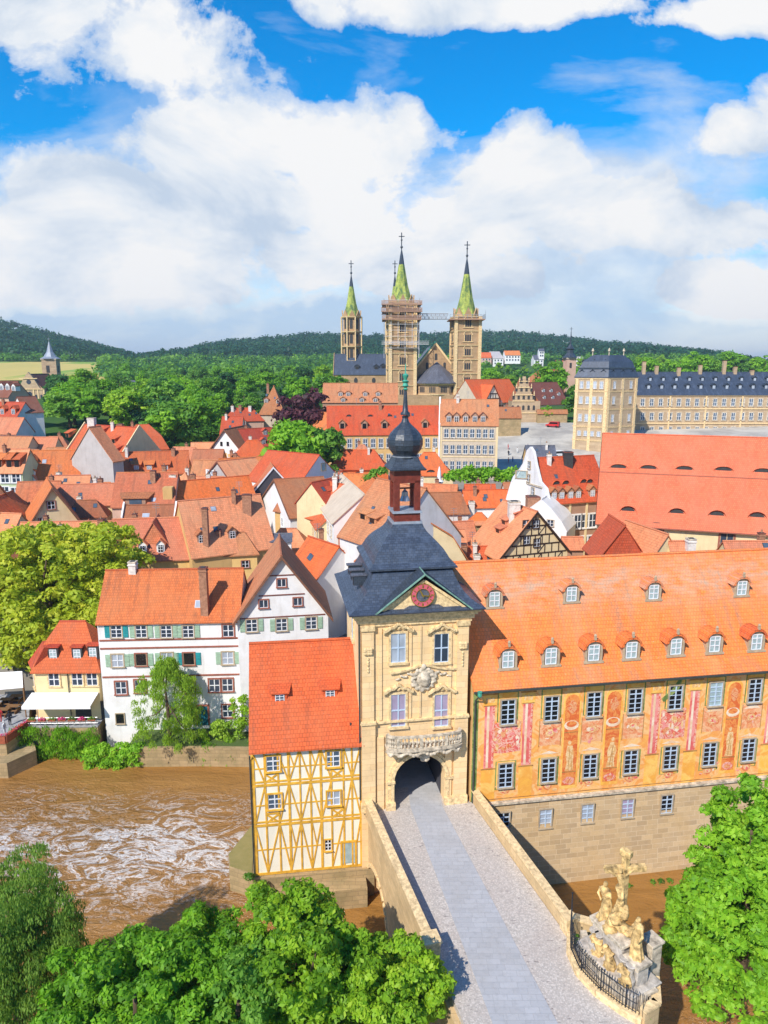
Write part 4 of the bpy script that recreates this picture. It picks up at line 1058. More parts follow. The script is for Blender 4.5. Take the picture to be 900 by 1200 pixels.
# lantern
m = MB().mat('bronze_red'); lw = 1.03
L0, L1 = 28.15, 32.3
m.loft([sq(lw, lw, L0), sq(lw, lw, 28.95)]); 
for sx, sy in ((-1, -1), (1, -1), (1, 1), (-1, 1)):
    p = Vector((tc.x, tc.y, 0)) + ux * (sx * (lw - .22)) + un * (sy * (lw - .22)); m.box((p.x, p.y, 30.2), (.44, .44, 2.6), TA)
m.loft([sq(lw, lw, 31.3), sq(lw, lw, L1)])
m.build('lantern', tower, fix=True)
m = MB().mat('lead'); m.loft([sq(1.2, 1.2, 28.12), sq(1.16, 1.16, 28.3)]); m.loft([sq(1.17, 1.17, 28.95), sq(1.13, 1.13, 29.13)]); m.build('lead_band', tower, fix=True)
m = MB().mat('steel'); m.lathe((tc.x, tc.y, 29.75), [(.42, 0), (.38, .12), (.27, .4), (.24, .7), (.1, .85), (.05, .95)], 12); m.mat('bronze_red'); m.bar(Vector((tc.x, tc.y, 30.75)) - ux, Vector((tc.x, tc.y, 30.75)) + ux, .12); m.build('bell', tower)
m = MB().mat('slate_dark'); c3 = (tc.x, tc.y, 0)
def octring(r, z, k=8): return [(tc.x + r * math.cos(TA + math.pi / k + 2 * math.pi * i / k), tc.y + r * math.sin(TA + math.pi / k + 2 * math.pi * i / k), z) for i in range(k)]
rings = [sq(1.38, 1.38, 32.3), sq(1.42, 1.42, 32.4), sq(1.22, 1.22, 32.6), sq(1.03, 1.03, 32.9), sq(.88, .88, 33.25)]
m.loft(rings); m.build('lantern_roof', tower, fix=True)
m = MB().mat('slate_dark'); rings = []
for r, z in ((1.0, 33.25), (1.02, 33.33), (.95, 33.38), (1.02, 33.5), (1.25, 33.8), (1.38, 34.2), (1.37, 34.6), (1.2, 35.0), (.9, 35.35), (.56, 35.65), (.32, 35.9), (.22, 36.2), (.28, 36.32), (.18, 36.4)): rings.append(octring(r, z, 12))
m.loft(rings); m.build('onion_dome', tower, fix=True)
m = MB().mat('lead'); m.loft([octring(1.06, 33.24, 12), octring(1.08, 33.33, 12)]); m.build('dome_band', tower, fix=True)
m = MB().mat('slate_dark'); m.lathe((tc.x, tc.y, 36.45), [(.36, 0), (.38, .12), (.22, .3), (.17, .9), (.12, 1.7), (.1, 1.9)], 10); m.build('spire', tower, smooth=True)
m = MB().mat('verdigris'); m.lathe((tc.x, tc.y, 38.3), [(.1, 0), (.2, .1), (.1, .2), (.24, .35), (.16, .55), (.28, .7), (.1, .8), (.2, 1.0), (.24, 1.15), (.06, 1.3), (.03, 2.0)], 10); m.build('finial', tower, smooth=True)
# dormers in the flank of the lower roof
for k in range(3):
    p = Vector((tc.x, tc.y, 0)) - ux * 4.35 + un * (1.2 - 1.5 * k); p.z = 24.0
    dormer(tower, p, TA - math.pi / 2, .55, .75, .9, 'flat', 'slate_dark', 'slate_grey', 'glass_black', None)
m = MB().mat('gutter'); m.tube([TW.pt(-.25, 22.2, .3), TW.pt(-.12, 21.3, .12), TW.pt(-.12, 7, .12)], .07, 6); m.build('downpipe', tower)
lw_ = W(TW.pt(0, 0, -TD), TW.pt(0, 0, 0))
for z in (19.5, 14.0):
    win(tower, lw_, 4.5, z, 1.0, 2.0, wm_t)
# ------------------------------------------------------------------ painted town hall
a = at_z(558.5, 803, 16.0); b = at_z(905, 778.5, 16.0); pd = (b - a).normalized()
PWL = 34.0
P0 = Vector((TW.pt(TWd + .02, 0, .0).x, 0, 0)); P0 = a - pd * .3; P1 = P0 + pd * PWL
fr = W(P0, P1); depthP = 13.5
lo, hi = 2, 16
for _ in range(30):
    h = (lo + hi) / 2
    if proj(fr.pt(10, 16 + h, -depthP / 2))[1] > 653.5: lo = h
    else: hi = h
hall = House('painted_town_hall', 'long town hall with frescoed orange facade, blue lattice windows and two rows of dormers', P0, P1, depthP, 16.0, h, zb=5.6, wall='ochre_wall', roof='tile_palace',
             ov=.55, ovg=.05, cat='town hall', gutter='gutter', prof=[(0, 0), (.10, .075), (1, 1)])
H = hall; r_ = H.root
print('hall h', h, 'slope', H.slope(1))
H.dormers([(594.8, 771), (644.8, 767), (694.8, 763), (738.8, 760), (790.8, 756), (836, 753), (885, 750.5)], 1.4, 1.65, 'arch', 1, wall='frame_stone', roof='tile_palace', gl='glass_grey')
H.dormers([(579, 701), (669, 695), (765, 692.5), (868, 688)], 1.3, 1.5, 'arch', 1, wall='frame_stone', roof='tile_palace', gl='glass_grey')
wh = winmesh('frame_stone', 'frame_blue', 'glass_black', 5, 2, True, False, 1.05, 2.0, .10); wh2 = winmesh('frame_stone', 'frame_blue', 'glass_grey', 5, 2, True, False, 1.05, 2.0, .10)
up = [(595, 834), (646, 830), (695.6, 825), (744, 821), (791, 817), (838, 813), (884, 809)]
lowr = [(595, 908), (646, 902), (694, 897), (742, 892), (789, 887), (835, 883), (881, 878)]
wl = H.front; us = []
for i, (px, py) in enumerate(up):
    u, z = wl.hit(px, py); us.append(u); win(r_, wl, u, z, 1.12, 2.05, wh2 if i == 5 else wh, off=.03)
zl = wl.hit(*lowr[0])[1]
for i, (px, py) in enumerate(lowr):
    u, z = wl.hit(px, py); win(r_, wl, us[i], z, 1.12, 2.05, wh, off=.03)
for k in range(7, 9):
    us.append(us[-1] + (us[6] - us[1]) / 5); win(r_, wl, us[-1], 14.0, 1.12, 2.05, wh, off=.03); win(r_, wl, us[-1], 9.2, 1.12, 2.05, wh, off=.03)
# frescoes
def fresco_mat(name, ca, cb, cc, sc=1.2, dist=2.5):
    s = N(name); n1 = s.noise(s.uv(sc, sc), 1, 5, .6, dist); n2 = s.noise(s.uv(2.6, 2.6), 1, 6, .65, 1.0)
    c = s.ramp(n1, [(.34, ca), (.46, cb), (.56, cc), (.68, ca)]); return s.fin(s.mix(s.ramp(n2, [(.42, .0), (.75, .30)]), c, (ca[0] * .8, ca[1] * .55, ca[2] * .4)), .9, .15)
fresco_mat('mural_ground', (.88, .44, .11), (.88, .54, .24), (.84, .34, .09), .6, 1.8)
fresco_mat('mural_scene', (.66, .10, .045), (.78, .45, .22), (.70, .22, .08), 1.5, 3)
fresco_mat('mural_pink', (.70, .20, .16), (.82, .55, .42), (.72, .10, .06), 1.3, 3.5)
fresco_mat('mural_niche', (.74, .20, .05), (.80, .32, .09), (.66, .13, .04), 1.0, 2)
fresco_mat('mural_figure', (.80, .50, .20), (.84, .62, .34), (.66, .34, .12), 2.2, 2)
fresco_mat('mural_panel', (.80, .36, .14), (.84, .50, .28), (.76, .26, .12), .9, 2.5)
fresco_mat('mural_column', (.78, .22, .20), (.82, .34, .30), (.68, .12, .11), .5, .5)
fresco_mat('mural_cream', (.80, .60, .42), (.84, .70, .54), (.76, .5, .3), .6, .5)
fresco_mat('mural_ochre', (.90, .48, .08), (.90, .56, .15), (.84, .38, .07), .6, .5)
fresco_mat('mural_green', (.16, .24, .07), (.30, .36, .12), (.12, .18, .05), .8, 1)
fresco_mat('mural_line', (.42, .20, .06), (.50, .26, .08), (.36, .16, .05), .8, 1)
lz0, lz1 = 5.9, 15.6
m = MB().mat('mural_ground'); wl.rect(m, 0.05, lz0, PWL, lz1, .012, .012)
def arch_poly(u, w, z0, z1, k=8): return [(u - w, z0), (u + w, z0)] + [(u + w * math.cos(math.pi * i / k), z1 - w + w * math.sin(math.pi * i / k)) for i in range(k + 1)]
def ell(u, z, a, b, k=12, wob=0, seed=1):
    g = random.Random(seed); return [(u + a * math.cos(2 * math.pi * i / k) * (1 + wob * g.uniform(-1, 1)), z + b * math.sin(2 * math.pi * i / k) * (1 + wob * g.uniform(-1, 1))) for i in range(k)]
def pcol(u, w=.5):
    m.mat('mural_ochre'); wl.rect(m, u - w * 1.15, lz0, u + w * 1.15, lz0 + 2.8, .022, .01); m.mat('mural_line'); wl.rect(m, u - w * 1.25, lz0 + 2.8, u + w * 1.25, lz0 + 2.92, .026, .01)
    m.mat('mural_column'); wl.rect(m, u - w * .8, lz0 + 2.95, u + w * .8, 14.2, .022, .01); m.mat('mural_cream'); wl.rect(m, u - w * .45, lz0 + 3.0, u - w * .05, 14.2, .026, .006)
    m.mat('mural_pink'); wl.rect(m, u + w * .45, lz0 + 3.0, u + w * .8, 14.2, .027, .006)
    m.mat('mural_ochre'); wl.rect(m, u - w * 1.1, 14.2, u + w * 1.1, 15.1, .03, .012); m.mat('mural_line'); wl.rect(m, u - w * 1.3, 15.1, u + w * 1.3, 15.22, .034, .01); wl.rect(m, u - w, 14.16, u + w, 14.24, .036, .01)
    for q in (-.5, 0, .5): m.mat('mural_figure'); wl.slab(m, ell(u + q * w, 14.65, .13, .24, 8, .2), .036, .006)
def pniche(u, w=.72, seed=0):
    g = random.Random(seed)
    m.mat('mural_ochre'); wl.slab(m, arch_poly(u, w, lz0 + .5, 14.9), .02, .008); m.mat('mural_niche'); wl.slab(m, arch_poly(u, w * .8, lz0 + .8, 14.65), .026, .006)
    m.mat('mural_scene'); wl.slab(m, ell(u, 13.6, w * .5, .55, 10, .2, seed), .030, .004)
    # broken pediment and shell
    m.mat('mural_cream'); wl.slab(m, ell(u, 12.0, w * .85, .42, 12), .030, .004); m.mat('mural_niche'); wl.slab(m, ell(u, 12.1, w * .6, .26, 12), .033, .003); m.mat('mural_line'); wl.rect(m, u - w * .8, 11.35, u + w * .8, 11.43, .034, .004)
    # standing robed figure on a pedestal
    m.mat('mural_figure'); b = g.uniform(-.1, .1)
    wl.slab(m, [(u - .38, 8.0), (u + .36, 8.0), (u + .30, 8.7), (u + .38 + b, 9.5), (u + .2, 10.2), (u - .18 + b, 10.25), (u - .36, 9.4), (u - .24, 8.7)], .032, .004); wl.slab(m, ell(u + b, 10.48, .15, .19, 8), .032, .004)
    m.mat('mural_line'); wl.beam(m, u - .1, 8.05, u + .05 + b, 9.9, .05, .036, .004); wl.beam(m, u + .18, 8.05, u + .1, 9.4, .04, .036, .004); wl.rect(m, u - .6, 7.85, u + .6, 7.95, .034, .004)
    m.mat('mural_pink'); wl.slab(m, ell(u, 7.1, .5, .36, 10, .1, seed), .034, .004); m.mat('mural_scene'); wl.slab(m, ell(u, 7.05, .28, .2, 10, .1, seed), .038, .004)
def pscene(u, w=1.0, seed=0, hgt=1.5, z=11.5):
    g = random.Random(seed); m.mat('mural_pink'); wl.slab(m, [(u - w, z - hgt), (u - w * .3, z - hgt * 1.08), (u + w, z - hgt), (u + w, z + hgt * .9), (u + w * .2, z + hgt), (u - w, z + hgt * .85)], .020, .006)
    for k in range(26):
        m.mat(g.choice(['mural_scene', 'mural_cream', 'mural_figure', 'mural_column', 'mural_scene'])); wl.slab(m, ell(u + g.uniform(-.85, .85) * w, z + g.uniform(-.85, .85) * hgt, g.uniform(.08, .26), g.uniform(.1, .36), 9, .4, seed * 40 + k), .024 + k * .0007, .004)
def pgarland(u, z, s=.55, seed=0):
    m.mat('mural_scene'); wl.slab(m, ell(u, z, s, s * .85, 14, .15, seed), .02, .006); m.mat('mural_figure'); wl.slab(m, ell(u, z, s * .6, s * .45, 10, .1, seed), .024, .004); m.mat('mural_pink'); wl.slab(m, ell(u, z, s * .3, s * .26, 10, .1, seed), .028, .004)
sp_ = (us[6] - us[1]) / 5
pcol(us[0] - sp_ * .44 + .1); pcol(us[0] + sp_ * .47); pscene(us[0], 1.15, 3, 1.35)
pniche((us[1] + us[2]) / 2, .74, 1); pniche((us[2] + us[3]) / 2, .74, 2)
for k in (1, 2, 3): pgarland(us[k], 11.5, .62, k)
pcol((us[3] + us[4]) / 2 + .1); pcol((us[4] + us[5]) / 2); pscene(us[4], 1.1, 7, 1.35, 11.5); pniche((us[5] + us[6]) / 2, .72, 4); pgarland(us[5], 11.4, .66, 8); pgarland(us[6], 11.4, .66, 9)
pcol((us[6] + us[7]) / 2); pscene(us[7], 1.2, 12); pcol((us[7] + us[8]) / 2)
for k in range(7): pgarland(us[k], lz0 + .9, .42, 30 + k)
for k in range(9):   # painted window surrounds and panels between the storeys
    for zc in (14.0 if k > 6 else 14.0, zl):
        m.mat('mural_green'); wl.rect(m, us[k] - .86, zc - 1.25, us[k] + .86, zc + 1.25, .0155, .004); m.mat('mural_ochre'); wl.rect(m, us[k] - .76, zc - 1.2, us[k] + .76, zc + 1.2, .0175, .004)
    if k not in (0, 4, 7):
        m.mat('mural_panel'); wl.rect(m, us[k] - .88, 10.4, us[k] + .88, 12.55, .0145, .003); m.mat('mural_line')
        for q in (-.9, .9): wl.rect(m, us[k] + q - .03, 10.3, us[k] + q + .03, 12.6, .019, .004)
        m.mat('mural_cream'); wl.slab(m, [(us[k] - .7, 12.2), (us[k] + .7, 12.2), (us[k] + .3, 12.5), (us[k] - .3, 12.5)], .0185, .003)
    g = random.Random(k + 50)
    for j in range(10):
        m.mat(g.choice(['mural_pink', 'mural_cream', 'mural_scene', 'mural_figure', 'mural_column'])); wl.slab(m, ell(us[k] + g.uniform(-.75, .75), g.choice([g.uniform(10.4, 12.4), g.uniform(6.2, 7.4)]), g.uniform(.06, .22), g.uniform(.06, .2), 7, .35, k * 31 + j), .021 + j * .0008, .003)
m.mat('mural_green'); wl.rect(m, .06, lz0, .5, 15.3, .03, .01)
wl.slab(m, [(us[4] - 1.0, 13.4), (us[4] + .25, 14.4), (us[4] + .5, 15.2), (us[4] + .2, 15.3), (us[4] - .3, 14.5), (us[4] - 1.2, 13.7)], .05, .012)
m.mat('mural_line'); wl.rect(m, .05, 15.25, PWL, 15.45, .03, .012); wl.rect(m, .05, lz0 + .12, PWL, lz0 + .2, .03, .012)
for k in range(1, 9):
    for z in (14.0 + .9, zl + .9 + .3): 
        m.mat('mural_cream'); wl.slab(m, [(us[k] - .85, z + .35), (us[k] + .85, z + .35), (us[k], z + .62)], .028, .01)
m.build('fresco', r_, fix=True)
m = MB().mat('pale_stone'); wl.rect(m, -.1, 5.66, PWL, 5.84, .34, .34); m.build('ledge', r_, fix=True)
m = MB().mat('mural_line'); wl.rect(m, 0, 15.5, PWL, 15.7, .35, .35); m.build('eaves_moulding', r_, fix=True)
m = MB().mat('base_stone')
m.poly_prism([wl.pt(-.6, 5.6, .12), wl.pt(-.6, 5.6, -3), wl.pt(-.6, -3, -3), wl.pt(-.6, -3, 1.3)], wl.u * (PWL + .6)); m.build('foundation_wall', r_, fix=True)
wb = W(wl.pt(0, 0, .16), wl.pt(PWL, 0, .16))
wg = [winmesh('frame_stone', 'frame_blue', g_, 4, 2, True, False, 1.05, 1.6, .10) for g_ in ('glass_black', 'glass_curtain', 'glass_curtain', 'glass_lilac', 'glass_black')]
for i, (px, py) in enumerate([(589.6, 963), (639, 959), (688, 953), (735, 947), (781, 942)]):
    u, z = wb.hit(px, py, .2); win(r_, wb, u, z, 1.0, 1.65, wg[i], off=.2)
m = MB().mat('verdigris'); m.lathe(wl.pt(.35, 15.35, .75), [(.1, 0), (.17, .12), (.17, .4), (.2, .45)], 8); m.mat('gutter'); m.tube([wl.pt(.35, 15.4, .7), wl.pt(.2, 14.8, .15), wl.pt(.2, 6, .15)], .07, 6); m.build('downpipe', r_)
# ------------------------------------------------------------------ half-timbered house on the pier
fa, fb = at_z(296.5, 876, 12.0), at_z(423, 867, 12.0)
TH = fitE('timber_framed_house', 'ochre half-timbered house with steep orange roof standing in the river against the gate tower', (294, 875.5), (424, 866.5), 751, pitch=52, Y=48.9, zb=.9, wall='infill', roof='tile_bright', ov=.45, ovg=.15, info=1)
fw = TH.front; TL = fw.L; tr_ = TH.root
TH.dormers([(328, 817), (387, 812)], 1.05, .8, 'shed', wall='tile_bright', roof='tile_bright', gl='glass_blue')
m = MB().mat('frame_dark'); p = TH.hit(411, 849); m.box(p + Vector((0, -.1, .1)), (.12, .2, .2)); m.build('roof_vent', tr_)
m = MB().mat('beam_yellow'); zb_ = .95; zt = 11.9; fl = [zb_ + .12, fw.hit(300, 968)[1], fw.hit(300, 921)[1], zt - .35]
bt = .06
for z in fl: fw.rect(m, .0, z - .10, TL, z + .10, bt, bt)
for z in fl[1:3]: fw.rect(m, 0, z + .22, TL, z + .36, bt - .008, bt)
n = 8; posts = [0.1, .95, 1.95, 2.75, 3.6, 4.4, 5.2, 6.0, 6.95, 7.6, TL - .1]
for fi in range(3):
    z0, z1 = fl[fi] + .13, fl[fi + 1] - .13; zm = (z0 + z1) / 2
    for i, u in enumerate(posts):
        fw.beam(m, u, z0, u, z1, .18 if i in (0, 3, 6, 10) else .13, bt - .004 - .001 * (i % 3), bt)
    for i in range(10):
        a, b = posts[i] + .06, posts[i + 1] - .06
        if (i in (1, 7) and fi > 0) or (fi == 0 and i in (6, 8)): 
            fw.beam(m, a, z0 + .1, b, z0 + .75, .14, bt - .014, bt) if fi else None; 
            if fi: fw.beam(m, a, z0 + .75, b, z0 + .1, .14, bt - .016, bt); fw.rect(m, a - .1, z0 + .78, b + .1, z0 + .92, bt - .006, bt)
            continue
        fw.beam(m, a, zm, b, zm, .1, bt - .018, bt)
        if (i + fi) % 2: fw.beam(m, a - .05, z0, b + .02, z1, .11, bt - .012, bt)
        else: fw.beam(m, b + .05, z0, a - .02, z1, .11, bt - .013, bt)
        if i in (3, 5): fw.beam(m, a, z1, (a + b) / 2, zm, .09, bt - .015, bt)
m.build('timber_frame', tr_, fix=True)
lf = TH.left; m = MB().mat('beam_yellow')
for z in fl: lf.rect(m, 0, z - .13, lf.L, z + .13, bt, bt)
for i in range(8): lf.beam(m, .15 + i * (lf.L - .3) / 7, fl[0], .15 + i * (lf.L - .3) / 7, fl[3], .2, bt - .004, bt)
m.build('timber_frame', tr_, fix=True)
wt = winmesh('beam_yellow', 'frame_white', 'glass_blue', 3, 2, True, False, 1.0, 1.25, .12); wt2 = winmesh('beam_yellow', 'frame_white', 'glass_curtain', 2, 2, True, False, 1.0, 1.25, .12)
TH.wins([(320, 894.5), (322, 939)], 1.0, 1.25, wt); TH.wins([(390.5, 889)], 1.0, 1.3, wt); TH.wins([(391, 935)], 1.0, 1.2, wt2)
TH.wins([(384.5, 990)], .5, .95, winmesh('beam_yellow', 'frame_white', 'glass_black', 3, 2, True, False, .6, 1.1, .1))
u, z = fw.hit(408.5, 996); m = MB().mat('glass_grey'); fw.rect(m, u - .5, 1.35, u + .5, 3.2, .05, .05); m.mat('beam_yellow')
for q in (-.57, .57): fw.rect(m, u + q - .08, 1.1, u + q + .08, 3.3, .09, .09)
fw.rect(m, u - .65, 3.2, u + .65, 3.36, .1, .1); m.build('door', tr_, fix=True)
m = MB().mat('gutter'); m.tube([fw.pt(-.1, 11.4, .3), fw.pt(-.12, 11.0, .08), fw.pt(-.12, .9, .08)], .06, 6); m.build('downpipe', tr_)
# river pier under it
pier = thing('stone_pier', fw.pt(TL / 2, -3, -4), 'weathered stone pier with mossy cutwater under the half-timbered house', 'pier')
m = MB().mat('quay_stone'); q0 = [fw.pt(-.3, 0, .35), fw.pt(TL + .9, 0, .35), fw.pt(TL + .9, 0, -10), fw.pt(-.3, 0, -10)]
m.poly_prism([(p.x, p.y, -3.5) for p in q0], (0, 0, 4.42)); m.build('masonry', pier, fix=True)
m = MB().mat('quay_stone'); e = [fw.pt(-.3, 0, -.5), fw.pt(-2.2, 0, -1.6), fw.pt(-2.4, 0, -3.2), fw.pt(-.3, 0, -7.5)]
m.poly_prism([(p.x, p.y, -3.5) for p in e], (0, 0, 4.2)); m.build('cutwater', pier, fix=True)
s = N('moss'); s.fin(s.mix(s.noise(s.geo(), 1.2, 6, .7), (.16, .15, .04), (.34, .27, .12)), .95, .1)
cen = sum(e, Vector()) / 4; m = MB().mat('moss'); m.poly_prism([(cen.x + (p.x - cen.x) * .94, cen.y + (p.y - cen.y) * .94, .702) for p in e], (0, 0, .06)); m.build('moss_cap', pier, fix=True)
m = MB().mat('quay_stone'); m.poly_prism([(p.x, p.y, -3.5) for p in (fw.pt(3.2, 0, 1.6), fw.pt(TL + .2, 0, 1.6), fw.pt(TL + .2, 0, .36), fw.pt(2.6, 0, .36))], (0, 0, 3.7)); m.build('apron', pier, fix=True)
# ------------------------------------------------------------------ white house on the far bank
wr = winmesh('frame_red', 'frame_white', 'glass_dark', 2, 2, True, False, 1.0, 1.35, .13); wgx = winmesh('frame_stone', 'frame_white', 'glass_dark', 3, 2, True, False, 1.0, 1.35, .1)
wop = winmesh('frame_red', 'frame_stone', 'glass_black', 1, 1, True, False, 1.0, 1.35, .1); wcu = winmesh('frame_stone', 'frame_white', 'glass_curtain', 2, 2, True, False, 1.0, 1.35, .12)
WHs = fitE('riverside_house', 'white four-storey riverside house with green shutters and a long orange roof', (113.5, 728), (280, 725), 667, pitch=47, Y=72, zb=-2.5, wall='river_white', roof='tile_orange', ov=.3, ovg=.12, verge=None, parapet=None, ridge=True, info=1)
H = WHs; f = H.front; sw_ = (.1)
H.wins([(136.5, 740), (165.6, 740), (195, 740), (220.7, 740)], 1.15, 1.35, wgx)
for (px, py), mt_ in zip([(136.5, 740), (165.6, 740), (195, 740), (220.7, 740)], ['shutter_teal', 'shutter_green', 'shutter_green', 'shutter_green']):
    u, z = f.hit(px, py); shutters(H.root, f, u, z, 1.15, 1.35, mt_)
H.wins([(267.6, 739)], 1.15, 1.35, wr)
for (px, py), me, mt_ in zip([(138, 774), (165.5, 773), (196, 772), (221.5, 772), (267, 771)], [wcu, wop, wcu, wop, wcu], ['shutter_green', 'shutter_green', 'shutter_green', 'shutter_teal', 'shutter_green']):
    u, z = f.hit(px, py); win(H.root, f, u, z, 1.2, 1.4, me); shutters(H.root, f, u, z, 1.2, 1.4, mt_)
H.wins([(142, 806), (164.5, 804), (222, 804), (251.5, 803), (266.7, 802.5), (267, 833)], 1.15, 1.45, wr)
H.wins([(141, 842), (162.5, 874)], .85, 1.15, winmesh('frame_stone', None, 'glass_black', 1, 1, True, False, 1, 1.35, .12))
u, z = f.hit(237.7, 838); m = MB().mat('door_teal'); f.rect(m, u - .55, z - 1.2, u + .55, z + 1.1, .05, .05); f.rect(m, u - .42, z - .1, u - .05, z + .9, .08, .03); f.rect(m, u + .05, z - .1, u + .42, z + .9, .08, .03); m.mat('frame_red')
for q in (-.65, .65): f.rect(m, u + q - .1, z - 1.2, u + q + .1, z + 1.1, .1, .1)
f.rect(m, u - .75, z + 1.1, u + .75, z + 1.28, .12, .12); m.build('door', H.root, fix=True)
m = MB().mat('frame_red')
for (pa, pb) in (((116, 751), (278, 746)), ((116, 760.5), (278, 755.5)), ((116, 794), (278, 788.5))):
    z = f.hit(150, (pa[1] * .8 + pb[1] * .2))[1]; f.rect(m, .1, z - .09, f.L, z + .09, .07, .07)
m.build('storey_band', H.root, fix=True)
H.chim([(240.5, 666, 717)], w=.8, mat='chimney_brick'); H.skyl([(233, 708)], .8, .9)
H.chim([(156, 659, 668)], w=.8, mat='chimney_white', side='near')
GH = fitE('gabled_house', 'white gabled house with broad brown barge boards joined to the riverside house', (278, 727.5), (384.5, 721.5), 650, Y=71.8, axis='y', length=9, zb=-2.5, wall='river_white', roof='tile_old', ov=.5, ovg=.5, verge='verge_wood', info=1)
H = GH; f = H.front
for (px, py) in [(295, 733), (330, 732), (364.7, 730)]:
    u, z = f.hit(px, py); win(H.root, f, u, z, 1.15, 1.35, wgx); shutters(H.root, f, u, z, 1.15, 1.35, 'shutter_green')
H.wins([(309, 707.5), (349, 705)], .9, .85, winmesh('frame_red', 'frame_white', 'glass_dark', 1, 2, True, False, 1.0, 1.0, .14)); H.wins([(330, 683)], .9, .85, winmesh('frame_red', 'frame_white', 'glass_dark', 1, 2, True, False, 1.0, 1.0, .14))
m = MB().mat('trim_brown')
for (a_, b_, py) in ((303, 357, 697), (281, 381, 722.5), (315, 345, 674)):
    z = f.hit(330, py)[1]; f.rect(m, f.hit(a_, py)[0], z - .06, f.hit(b_, py)[0], z + .06, .06, .06)
m.build('storey_band', H.root, fix=True)
H.wins([(303, 800), (303, 830)], 1.0, 1.3, wr)
# ------------------------------------------------------------------ yellow house with the awning
Yb = 72.6
ya, yb = at_y(42.5, 783, Yb), at_y(115, 783, Yb)
YH = fitE('yellow_house', 'yellow riverside cafe house with red mansard roof and white awning', (41, 784), (114.5, 783.5), 728, pitch=60, Y=Yb, zb=-2, wall='pale_yellow', roof='tile_red', ov=.4, hip=.75, prof=[(0, 0), (.38, .56), (1, 1)], info=1)
H = YH; f = H.front
H.wins([(63.5, 796), (90.7, 795.5), (108, 795.5)], 1.15, 1.5, winmesh('carved_stone', 'frame_white', 'glass_dark', 2, 2, True, False, 1.0, 1.4, .14))
H.dormers([(63, 766), (91, 766), (109.5, 764)], 1.15, 1.6, 'flat', wall='frame_dark', roof='tile_red', gl='glass_grey')
lw2 = W(f.pt(-1.4, 0, -2.2), f.pt(0, 0, 0)); m = MB().mat('pale_yellow'); m.poly_prism([lw2.pt(0, -2, 0), lw2.pt(lw2.L, -2, 0), f.pt(0.02, -2, -6), lw2.pt(0, -2, -6)], (0, 0, H.ze + 2)); m.build('corner_bay', H.root, fix=True)
m = MB().mat('tile_red'); zt_ = H.ze; A_ = [lw2.pt(-.4, zt_ - .2, .35), lw2.pt(lw2.L, zt_ - .2, .35), lw2.pt(lw2.L, zt_ - .2, -5), lw2.pt(-.4, zt_ - .2, -5)]; hb = H.prof[1][1] - .1
B_ = [lw2.pt(1.0, hb, -1.2), lw2.pt(lw2.L + .6, hb, -1.0), lw2.pt(lw2.L + .6, hb, -5), lw2.pt(1.0, hb, -5)]; m.loft([A_, B_]); m.build('corner_roof', H.root, fix=True)
win(H.root, lw2, 1.1, zt_ - 2.0, .9, 1.6, winmesh('carved_stone', 'frame_white', 'glass_dark', 2, 2, True, False, 1.0, 1.4, .14)); win(H.root, lw2, 1.2, zt_ - 5.2, 1.1, 2.2, winmesh('carved_stone', 'frame_stone', 'glass_black', 1, 1))
m = MB().mat('gutter'); u = f.hit(80.5, 800)[0]; m.tube([f.pt(u, zt_ - .3, .12), f.pt(u, zt_ - 5.5, .12)], .06, 6); m.build('downpipe', H.root)
AW0 = f.hit(38, 812)[1]; AW1 = at_y(40, 828, Yb - 2.4).z
m = MB().mat('canvas_white'); pa = [f.pt(-.6, AW0, .05), f.pt(f.L - .1, AW0, .05), f.pt(f.L - .1, AW1, 2.5), f.pt(-.6, AW1, 2.5)]; m.poly_prism(pa, (0, 0, .06)); m.poly_prism([f.pt(-.6, AW1 - .28, 2.5), f.pt(f.L - .1, AW1 - .28, 2.5), f.pt(f.L - .1, AW1 + .05, 2.5), f.pt(-.6, AW1 + .05, 2.5)], -f.n * .03); m.build('awning', H.root, fix=True)
for u in (2.5, 5.3): 
    m = MB().mat('frame_dark'); f.rect(m, u + 1.5, AW1 - 2.8, u + 3.2, AW1 - .6, .06, .06); m.build('glazed_door', H.root, fix=True)
# terrace with flower boxes
TZ = 1.75
fl_ = W(at_z(33, 852, TZ), at_z(114.5, 851, TZ))
ter = thing('terrace', fl_.pt(fl_.L / 2, TZ - 7, 0), 'narrow riverside cafe terrace with railing and pink flower boxes', 'terrace')
m = MB().mat('quay_stone'); fl_.rect(m, -.2, -3, fl_.L, TZ - .1, .0, 6.0); m.build('retaining_wall', ter, fix=True)
m = MB().mat('pave_grey'); fl_.rect(m, -.2, TZ - .1, fl_.L, TZ, .05, 6.0); m.build('terrace_floor', ter, fix=True)
m = MB().mat('steel')
for k in range(13): m.tube([fl_.pt(.1 + k * (fl_.L - .2) / 12, TZ, -.1), fl_.pt(.1 + k * (fl_.L - .2) / 12, TZ + 1.0, -.1)], .03, 5)
for z in (.35, .68, 1.0): m.tube([fl_.pt(0, TZ + z, -.1), fl_.pt(fl_.L, TZ + z, -.1)], .025, 5)
m.build('railing', ter)
for k in range(7):
    u = .55 + k * (fl_.L - 1.1) / 6; bx = thing('flower_box', fl_.pt(u, TZ + .7, .12), 'flower box on the riverside terrace railing below the white awning', 'flower box', 'flower boxes on the terrace railing')
    m = MB().mat('planter'); fl_.rect(m, u - .4, TZ + .72, u + .4, TZ + .92, .22, .22); m.build('box', bx, fix=True)
    me = leaf_mesh('flowers', [(0, 0, .3, .28), (-.25, 0, .26, .22), (.25, 0, .26, .22)], 40, .11, 'flower_pink' if k % 2 else 'leaf_mid', k); o = bpy.data.objects.new('flowers', me); col.objects.link(o); o.parent = bx
